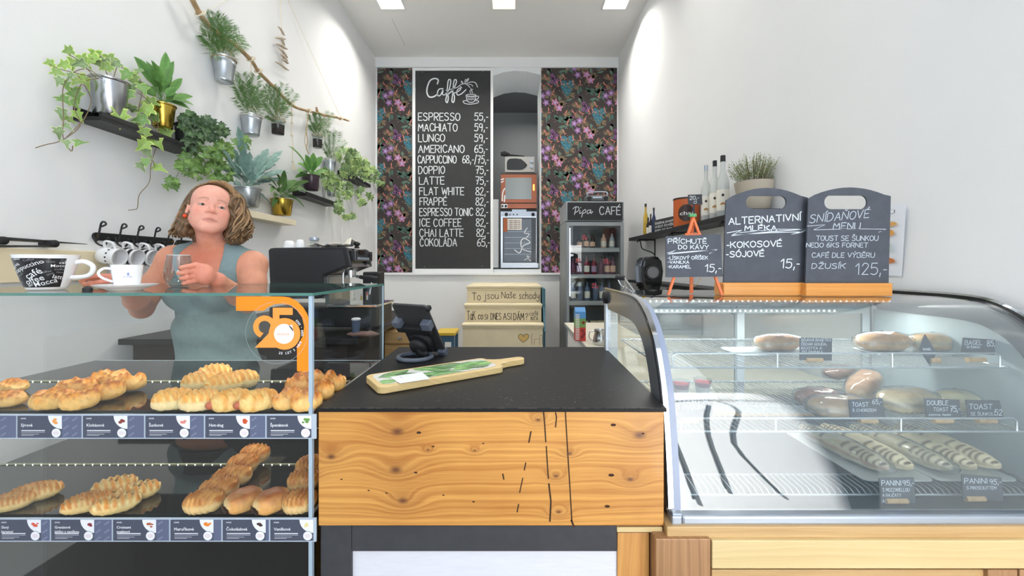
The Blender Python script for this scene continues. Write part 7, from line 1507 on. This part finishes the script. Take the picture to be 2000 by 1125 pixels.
mb = MB(); write(mb, 'ALTERNATIVNÍ', T, *Z5(106,400), 13, 140, 1.9, .02, 0, .062); write(mb, 'MLÉKA', T, *Z5(246,452), 10, 62, 1.9, .02); 
draw(mb, T, [Z5(90,472),Z5(220,448),Z5(125,496),Z5(470,462),Z5(782,438)], 1.4, 0); draw(mb, T, [Z5(782,450),Z5(640,488),Z5(770,462),Z5(470,470),Z5(150,490)], 1.2, 0); draw(mb, T, [Z5(200,470),Z5(500,440),Z5(780,440)], 1.0, 0)
write(mb, '-KOKOSOVÉ', T, *Z5(85,604), 11.5, 108, 1.8, .02, 0, .03); write(mb, '-SÓJOVÉ', T, *Z5(82,686), 11, 74, 1.8, .02, 0, .03); write(mb, '15,-', T, *Z5(560,782), 18, 37, 1.8, .02, .08); mb.build('lettering', mat('white_chalk', '#e3edf7', .9), t)
t, T = slateboard('slate_menu', [(1573,556),(1579,388)]+arcp(1580,1740,386,366)[1:-1]+[(1740,383),(1735.5,556)], 1573, 1742, (1610,1694,381.5,408.5), 553, 584, YB2, 'right large slate board in a wooden foot, Snídaňové menu, on the deli case')
mb = MB(); write(mb, 'SNÍDAŇOVÉ', T, *Z5(815,385), 16, 116, 1.5, .03, .18, .09); write(mb, 'MENU', T, *Z5(1022,437), 12, 52, 1.7, .02, .12); draw(mb, T, [Z5(795,412),Z5(955,400),Z5(845,446),Z5(1200,436),Z5(1490,440),Z5(1425,466)], 1.2, 0)
write(mb, 'TOUST SE ŠUNKOU', T, *Z5(872,540), 9.5, 121, 1.4, .02, .08); write(mb, 'NEBO 6KS FORNET', T, *Z5(786,598), 8.5, 120, 1.4, .02, .1); write(mb, 'CAFÉ DLE VÝBĚRU', T, *Z5(835,688), 9, 122, 1.4, .02, .1); write(mb, 'DŽUSÍK', T, *Z5(832,785), 10, 66, 1.4, .02, .15); write(mb, '125,-', T, *Z5(1218,838), 22, 61, 1.6, .02, .05); mb.build('lettering', mat('soft_chalk', '#b3bdc8', .9), t)
# easel
YZ = 1.345; es = thing('easel_sign', 'small slate on an orange wooden easel listing coffee flavourings', 'easel', tuple(P(1357, 578, YZ))); es.location.z = ZTC; M_or = mat('easel_orange', '#e2733f', .5); Z4 = lambda x, y: (1200+x/3.408, 270+y/3.408)
def bar(a, b, Ya, Yb_, w, nm='leg'):
    p, q_ = P(*Z4(*a), Ya), P(*Z4(*b), Yb_); 
    if nm != 'strut' : q_.z = max(q_.z, ZTC+.002)
    d = (q_-p).normalized(); s = d.cross(Vector((0,1,0))).normalized()*w/2; f = Vector((0,.0045,0)); v = [p-s-f,p+s-f,p+s+f,p-s+f,q_-s-f,q_+s-f,q_+s+f,q_-s+f]; mb = MB(); mb.add(v, [(0,1,2,3),(7,6,5,4),(0,4,5,1),(1,5,6,2),(2,6,7,3),(3,7,4,0)]); return mb.build(nm, M_or, es)
bar((528,520), (358,1048), 1.40, 1.362, .0072); bar((520,520), (716,1056), 1.40, 1.362, .0072); bar((518,505), (512,1040), 1.41, 1.46, .010)
o = bar((470,640), (575,640), 1.388, 1.388, .008, 'strut')
a = P(*Z4(497,523), 1.392), P(*Z4(542,503), 1.392); one('clip', mat('clip_green', '#3f8f57', .4), es, (a[0].x, 1.386, a[0].z, a[1].x, 1.40, a[1].z))
T = TP(1.352); mb = MB(); pp = [Z4(342,652), Z4(708,638), Z4(722,921), Z4(345,926)]; vv = [T @ Vector((x, -y, 0)) for x, y in pp]; mb.add(vv+[v+Vector((0,.005,0)) for v in vv], [(3,2,1,0),(4,5,6,7),(0,1,5,4),(1,2,6,5),(2,3,7,6),(3,0,4,7)]); mb.build('slate', M_slate, es)
T = TP(1.351); Zr = lambda x, y: (1200+x/3.408, -(270+y/3.408)); mb = MB(); write(mb, 'PŘÍCHUTĚ', T, *Zr(358,700), 8.6, 75, 1.3, .02); write(mb, 'DO KÁVY', T, *Zr(426,738), 7.6, 59, 1.3, .02); draw(mb, T, [Zr(352,765),Zr(408,745),Zr(358,772),Zr(686,740),Zr(632,768)], 1.1, 0); draw(mb, T, [Zr(380,765),Zr(520,752),Zr(684,742)], .9, 0)
write(mb, '-LÍSKOVÝ OŘÍŠEK', T, *Zr(356,808), 6.3, 78, 1.0, .02, 0, .01); write(mb, '-VANILKA', T, *Zr(356,834), 5.5, 41, 1.0, .02); write(mb, '-KARAMEL', T, *Zr(356,865), 5.8, 45, 1.0, .02); write(mb, '15,-', T, *Zr(602,890), 15, 31, 1.5, .02, .08); mb.build('lettering', MATS['white_chalk'], es)
mb = MB(); mb.tube(cat_mull([P(*Z4(575,925), 1.36), P(*Z4(560,960), 1.38), P(*Z4(530,985), 1.40), P(*Z4(515,960), 1.44)], 4), .0012, 5); mb.build('cord', M_twine, es)
# bent chrome lever with a black grip at the left end of the case
lv = thing('lid_lever', 'bent chrome lever with a black grip at the left end of the deli case', 'handle', tuple(P(1225, 572, 1.42))); lv.location.z = ZTC
mb = MB(); a = P(1204, 542, 1.46); b = P(1219, 543, 1.44); mb.tube([a, b], [.010,.009], 10); mb.build('grip', M_rubber, lv, smooth=40)
mb = MB(); mb.tube(cat_mull([b, P(1228,554,1.41), P(1240,571,1.37)], 4), .0032, 7); mb.tube(cat_mull([P(1208,547,1.45), P(1214,558,1.44), P(1226,564,1.42), P(1238,572,1.40)], 4), .0028, 7); mb.tube([P(1217,565,1.42), P(1223,560,1.41)], .005, 7); mb.build('rods', M_chrome, lv, smooth=60)
# round black lock on the left panel
mb = MB(); c = P(1185, 581, 1.66); mb.cyl((CX0-.012, c.y, c.z), (CX0+.0, c.y, c.z), .024, .026, 24); mb.cyl((CX0-.016, c.y, c.z), (CX0-.012, c.y, c.z), .014, .015, 16); mb.build('hinge_boss', M_rubber, rc, smooth=40)
# ---------------------------------------------------------------- food in the deli case
M_bread = vmat('bread_crust', .6, .12, 50, .3, 120); M_film = glassmat('cling_film', '#f6f8f8', 2.0, .14, .05, '#e6ecef')
def loaf(name, label, c, L, Wd, H, ang, c1, c2, fill=None, film=True, marks=False, grp=None, pitch=0):
    if 'toast' in name: L *= 1.12; Wd *= 1.3; H *= 1.35
    t = thing(name, label, 'sandwich', tuple(c), grp); mb = MB(); M = Matrix.Translation(c) @ Matrix.Rotation(R(ang), 4, 'Z') @ Matrix.Rotation(R(pitch), 4, 'Y'); mb.T = M
    def fn(d, p):
        n_ = noise.noise(p*40); t_ = max(0, d.z); col = L_(lin(c1), lin(c2), t_*.7+n_*.6)
        if fill and abs(d.z+.05) < .22: col = L_(lin(fill), lin('#c9b79c'), .5+.9*noise.noise(p*120))
        if marks:
            s = abs(math.sin(p.x/L*PI*10)); 
            if s > .72 and d.z > .2 and -.1 < d.y < .85: col = lin('#6f573c')
        return Vector((p.x, p.y, max(.001, p.z+n_*H*.08))), col
    mb.ell((0,0,H*.5), (L, Wd, H*.5), 22, 48, fn, .85, 0); mb.build('bread', M_bread, t, smooth=60)
    if film:
        mb = MB(); mb.T = M; rr = random.Random(int(L*1e4+ang))
        mb.ell((0,0,H*.5), (L*1.12, Wd*1.10, H*.56), 28, 12, lambda d, p: (Vector((p.x+.004*noise.noise(p*60), p.y+.003*noise.noise(p*90+Vector((3,0,0))), max(.0004, p.z+.005*noise.noise(p*50+Vector((0,7,0))))+0)), (1,1,1)), .8); mb.build('film', M_film, t, smooth=60)
    return t
zA, zB, zC = zSA+.0035, zSB+.0035, ZB+.0455
def onz(px, py, z): v = seat(px, py, z); v.z = z; return v
M_plate = mat('foil_tray', '#c9d0d2', .3, .4)
for px, py, w, d_, z, lb in ((1515,690,.150,.07,zA,'silver tray under the left wrapped baguette on the upper wire shelf'),(1770,690,.185,.065,zA,'silver tray under the two wrapped bagels on the upper wire shelf'),(1800,796,.20,.085,zB,'silver tray under the double toasts on the lower wire shelf'),(1690,930,.10,.17,zC,'clear tray under the left pair of panini'),(1840,925,.115,.17,zC,'clear tray under the right group of panini')):
    c = onz(px, py, z) if py < 900 else Vector((1.085 if px < 1800 else 1.305, 1.235, z)); mb = MB(); mb.T = Matrix.Translation((c.x, c.y+d_*.3, z)); w = min(w, CX1-.03-c.x); mb.prism(rrect(-w, -d_, w, d_, .02, 4), 0, .004); tag(mb.build('tray', M_plate, None, bevel=.002), lb, 'tray')
pz = zA+.005
loaf('wrapped_baguette', 'film-wrapped soy baguette beside the four-line slate tag on the upper shelf', onz(1520, 684, pz), .085, .035, .055, 8, '#cf9350', '#a8662a', '#b9a07c')
loaf('wrapped_bagel', 'large film-wrapped bagel sandwich, left one of the upper shelf pair', onz(1725, 684, pz), .095, .045, .062, 6, '#dfb073', '#cc8a48', '#b98d72', grp=None); loaf('wrapped_bagel', 'film-wrapped bagel sandwich right of the larger one on the upper shelf', onz(1825, 684, pz), .085, .04, .058, 4, '#e0bd88', '#c99858', '#9fa383')
pz = zB+.003
loaf('wrapped_toast', 'dark crusted wrapped toast at the back of the lower wire shelf', onz(1640, 752, pz)+Vector((0,0,.03)), .075, .028, .036, 24, '#8a6248', '#6e4a36'); loaf('wrapped_toast', 'wrapped toast with red chorizo showing, left of the leaning one', onz(1600, 795, pz), .07, .035, .045, 5, '#c49a80', '#a8604e', '#a8483c'); loaf('wrapped_toast', 'wrapped toast leaning diagonally on the chorizo ones', onz(1690, 770, pz), .085, .034, .055, 32, '#d6b288', '#b9825a', '#b9a48c', pitch=-14); loaf('wrapped_toast', 'long wrapped toast at the front left of the lower wire shelf', onz(1640, 812, pz), .085, .038, .045, 2, '#d8b78e', '#c2946a', '#b59a8c')
pz = zB+.005
loaf('double_toast', 'white double toast in film at the centre of the lower wire shelf', onz(1770, 800, pz), .09, .042, .050, 16, '#ecd8ae', '#d8b57c', '#b9ad94'); loaf('double_toast', 'small pale toast behind the central double toast', onz(1830, 766, pz), .05, .03, .045, 14, '#ead6a0', '#cfa866'); loaf('double_toast', 'pale ham toast at the right end of the lower wire shelf', onz(1870, 800, pz), .055, .035, .045, 6, '#e6dcb4', '#d4c48e')
pz = zC+.005
for i, (x_, y_, a_) in enumerate(((1.045,1.28,96),(1.122,1.285,95),(1.225,1.28,96),(1.305,1.285,94),(1.385,1.29,92))):
    loaf('panini', ['grilled panini at the left of the case floor, filling showing','second grilled panini from the left on the case floor','middle grilled panini of the five on the case floor','fourth grilled panini from the left on the case floor','rightmost grilled panini on the case floor'][i], Vector((x_, y_, pz)), .150, .036, .052, a_, '#f0e2bc', '#eadcb0', '#d8c79c' if i else '#cf9f88', film=(i in (0, 2)), marks=True, grp='grilled panini on the case floor')
# dessert cups and the yogurt tag at the left
for px, py, z, lb in ((1330,772,zB,'clear dessert cup of yogurt with red fruit at the left of the lower shelf'),(1372,768,zB,'second clear dessert cup of yogurt and fruit, beside the first')):
    c = onz(px, py, z); t = thing('dessert_cup', lb, 'dessert', tuple(c), 'yogurt cups'); mb = MB(); mb.lathe([(.022,.001),(.031,.052),(.033,.054),(.0315,.054),(.021,.003)], tuple(c), 24); mb.build('cup', glassmat('plastic_cup', '#eef2f2', 1.5), t, smooth=50); mb = MB(); mb.lathe([(.0001,.003),(.021,.003),(.026,.026),(.0001,.028)], tuple(c), 20); mb.build('yogurt', mat('yogurt', '#ece4e2', .5), t, smooth=50); mb = MB(); mb.lathe([(.0001,.028),(.026,.028),(.029,.044),(.0001,.046)], tuple(c), 20); mb.build('fruit', mat('red_fruit', '#a3222c', .3, var=.4, vscale=60), t, smooth=50)
M_cork = mat('cork', '#d3b184', .9, var=.15, vscale=120)
def slate_tag(label, corners, Yt, lines, cork, z0):
    """corners tl,tr,br,bl in px; lines (text, x, y baseline, h, w); cork px centre and width"""
    T = TP(Yt); c = P((corners[3][0]+corners[2][0])/2, corners[2][1], Yt); t = thing('price_tag', label, 'price tag', (c.x, Yt, z0), 'small slate price tags in the deli case'); vv = [T @ Vector((x, -y, 0)) for x, y in corners]; mb = MB(); mb.add(vv+[v+Vector((0,.003,0)) for v in vv], [(3,2,1,0),(4,5,6,7),(0,1,5,4),(1,2,6,5),(2,3,7,6),(3,0,4,7)]); mb.build('slate', M_slate, t); mb = MB()
    for tx, x, y, h, w in lines: write(mb, tx, TP(Yt-.0008), x, -y, h, w, max(.75, h*.13), .02)
    mb.build('lettering', MATS['white_chalk'], t)
    k = Yt/F; cx = P(cork[0], 0, Yt-.008).x; w = cork[1]*k/2; mb = MB(); mb.tube([(cx-w, Yt+.002, z0+.0075), (cx+w, Yt+.002, z0+.0075)], .0075, 14); mb.build('cork', M_cork, t, smooth=40); return t
Q7 = lambda x, y: (1540+x/3.878, 560+y/3.878)
slate_tag('slate tag with four handwritten lines before the soy baguette', [Q7(86,385),Q7(330,392),Q7(328,560),Q7(86,556)], 1.24, [('SÓJOVÁ BAGETKA',1565,666.5,4.8,58),('ČEDAR GOUDA,',1565,674.5,4.8,50),('RICOTTA A',1565,682.5,4.8,40),('ZELENINKA',1565,690,4.8,42)], (1594,32), zA)
slate_tag('diamond-tilted slate tag between the wrapped bagels', [Q7(1036,360),Q7(1122,498),Q7(1075,600),Q7(992,465)], 1.235, [('BAGEL',1803,684,4,16)], (1832,19), zA)
slate_tag('slate tag reading Bagel 85 at the right end of the upper shelf', [Q7(1325,386),Q7(1588,402),Q7(1580,520),Q7(1312,500)], 1.24, [('BAGEL',1885,673.5,8.5,33),('85,-',1928,676,11,20),('SE ŠUNKOU',1888,680,4,26)], (1913,34), zA)
slate_tag('slate tag reading Toast s chorizem 65', [Q7(458,856),Q7(712,845),Q7(732,985),Q7(472,992)], 1.20, [('TOAST',1664,794,8,32),('65,-',1704,789,8.5,18),('S CHORIZEM',1665,804,5.5,46)], (1701,34), zB)
slate_tag('slate tag reading Double toast 75', [Q7(1030,846),Q7(1295,858),Q7(1305,995),Q7(1045,990)], 1.20, [('DOUBLE',1811,791,8.5,41),('TOAST',1823,803,7,29),('75,-',1856,804,11,19),('slanina, čedar',1814,811.5,3.2,44)], (1848,36), zB)
slate_tag('slate tag reading Toast se šunkou at the right of the lower shelf', [Q7(1345,858),Q7(1600,862),Q7(1632,990),Q7(1362,990)], 1.20, [('TOAST',1893,799,9.5,45),('SE ŠUNKOU',1896,811.5,6,46),('52',1943,811,11,14)], (1934,36), zB)
Q8 = lambda x, y: (1540+x/3.69, 820+y/3.69)
slate_tag('slate tag reading Panini s mozzarellou 95 at the front of the case floor', [Q8(655,422),Q8(905,418),Q8(918,600),Q8(668,602)], 1.055, [('PANINI',1722,948,9.5,38),('95,-',1763,948,9.5,22),('S MOZZARELLOU',1724,960,6.5,52),('A RAJČATY',1724,970,5.5,36),('A BAZALKOU',1724,981,5,34)], (1757,42), ZB+.0205)
slate_tag('slate tag reading Panini s prosciuttem 95 near the right end', [Q8(1250,395),Q8(1535,418),Q8(1550,590),Q8(1262,570)], 1.065, [('PANINI',1884,944,9.5,44),('95,-',1933,946,9.5,22),('S PROSCIUTTEM',1888,956,6,58)], (1912,36), ZB+.0205)
slate_tag('slate tag reading Jogurt s ovocem by the dessert cups', [(1321,776),(1392,779),(1392,815),(1323,815)], 1.20, [('JOGURT',1322,788,8.5,46),('39,-',1371,788,7,18),('S OVOCEM',1322,799,8,56)], (1351,30), zB)
# ---------------------------------------------------------------- behind the viewer: van added and sloped for the curved glass to mirror
vn = thing('reflected_van', 'white van parked outside the shopfront behind the viewer', 'vehicle', (1.6, -2.0, 0)); M_van = mat('van_white', '#f3f6fa', .5)
ys_ = [(-.42,.04),(-.52,.22),(-.78,.62),(-1.12,1.12),(-1.50,1.66),(-1.75,1.88),(-2.2,1.95),(-3.3,1.95),(-3.5,1.7),(-3.55,.1)]; ys_ = [(a.x, a.y) for a in cat_mull([(y, z, 0) for y, z in ys_], 4)]
xs_ = [(0,-.12),(.05,-.04),(.15,0),(.85,0),(.95,-.04),(1,-.12)]; mb = MB(); n = len(ys_)
mb.add([(.90+t_*(1.16+.36*min(1, z/1.8)), y-abs(d)*.6, max(.04, z+d)) for t_, d in xs_ for y, z in ys_], [(i*n+j, i*n+j+1, (i+1)*n+j+1, (i+1)*n+j) for i in range(len(xs_)-1) for j in range(n-1)])
mb.box(.95, -3.4, .08, 2.1, -.95, .30); mb.build('body', M_van, vn, smooth=60)
for pts in ([(1.30,.3),(1.36,.8),(1.55,1.25)],[(1.62,.25),(1.50,.7),(1.72,1.1),(1.70,1.4)],[(1.08,.2),(1.12,1.0),(1.2,1.5)],[(1.0,1.3),(1.6,1.45),(2.2,1.4)]):
    mb = MB(); mb.tube(cat_mull([(x, -.345-z*.69, z+.02) for x, z in pts], 4), .010, 6); mb.build('seam', M_rubber, vn)  # dark tubes added for the creases in the mirrored white shape
for x, y in ((1.08,-.98),(1.92,-.98),(1.08,-3.0),(1.92,-3.0)): mb = MB(); mb.cyl((x-.09, y, .26), (x+.09, y, .26), .26, n=24); mb.build('wheel', M_rubber, vn)
for o in bpy.data.objects:      # handwriting and print: many tiny strokes that stay one part
    if o.type == 'MESH' and o.parent and o.name.split('.')[0] in ('lettering', 'door_lettering', 'drawing', 'price_writing', 'door_print', 'printing', 'vinyl', 'emblem', 'dots', 'stripes', 'price_card', 'roundel', 'twine', 'vine'): o['kind'] = 'stuff'
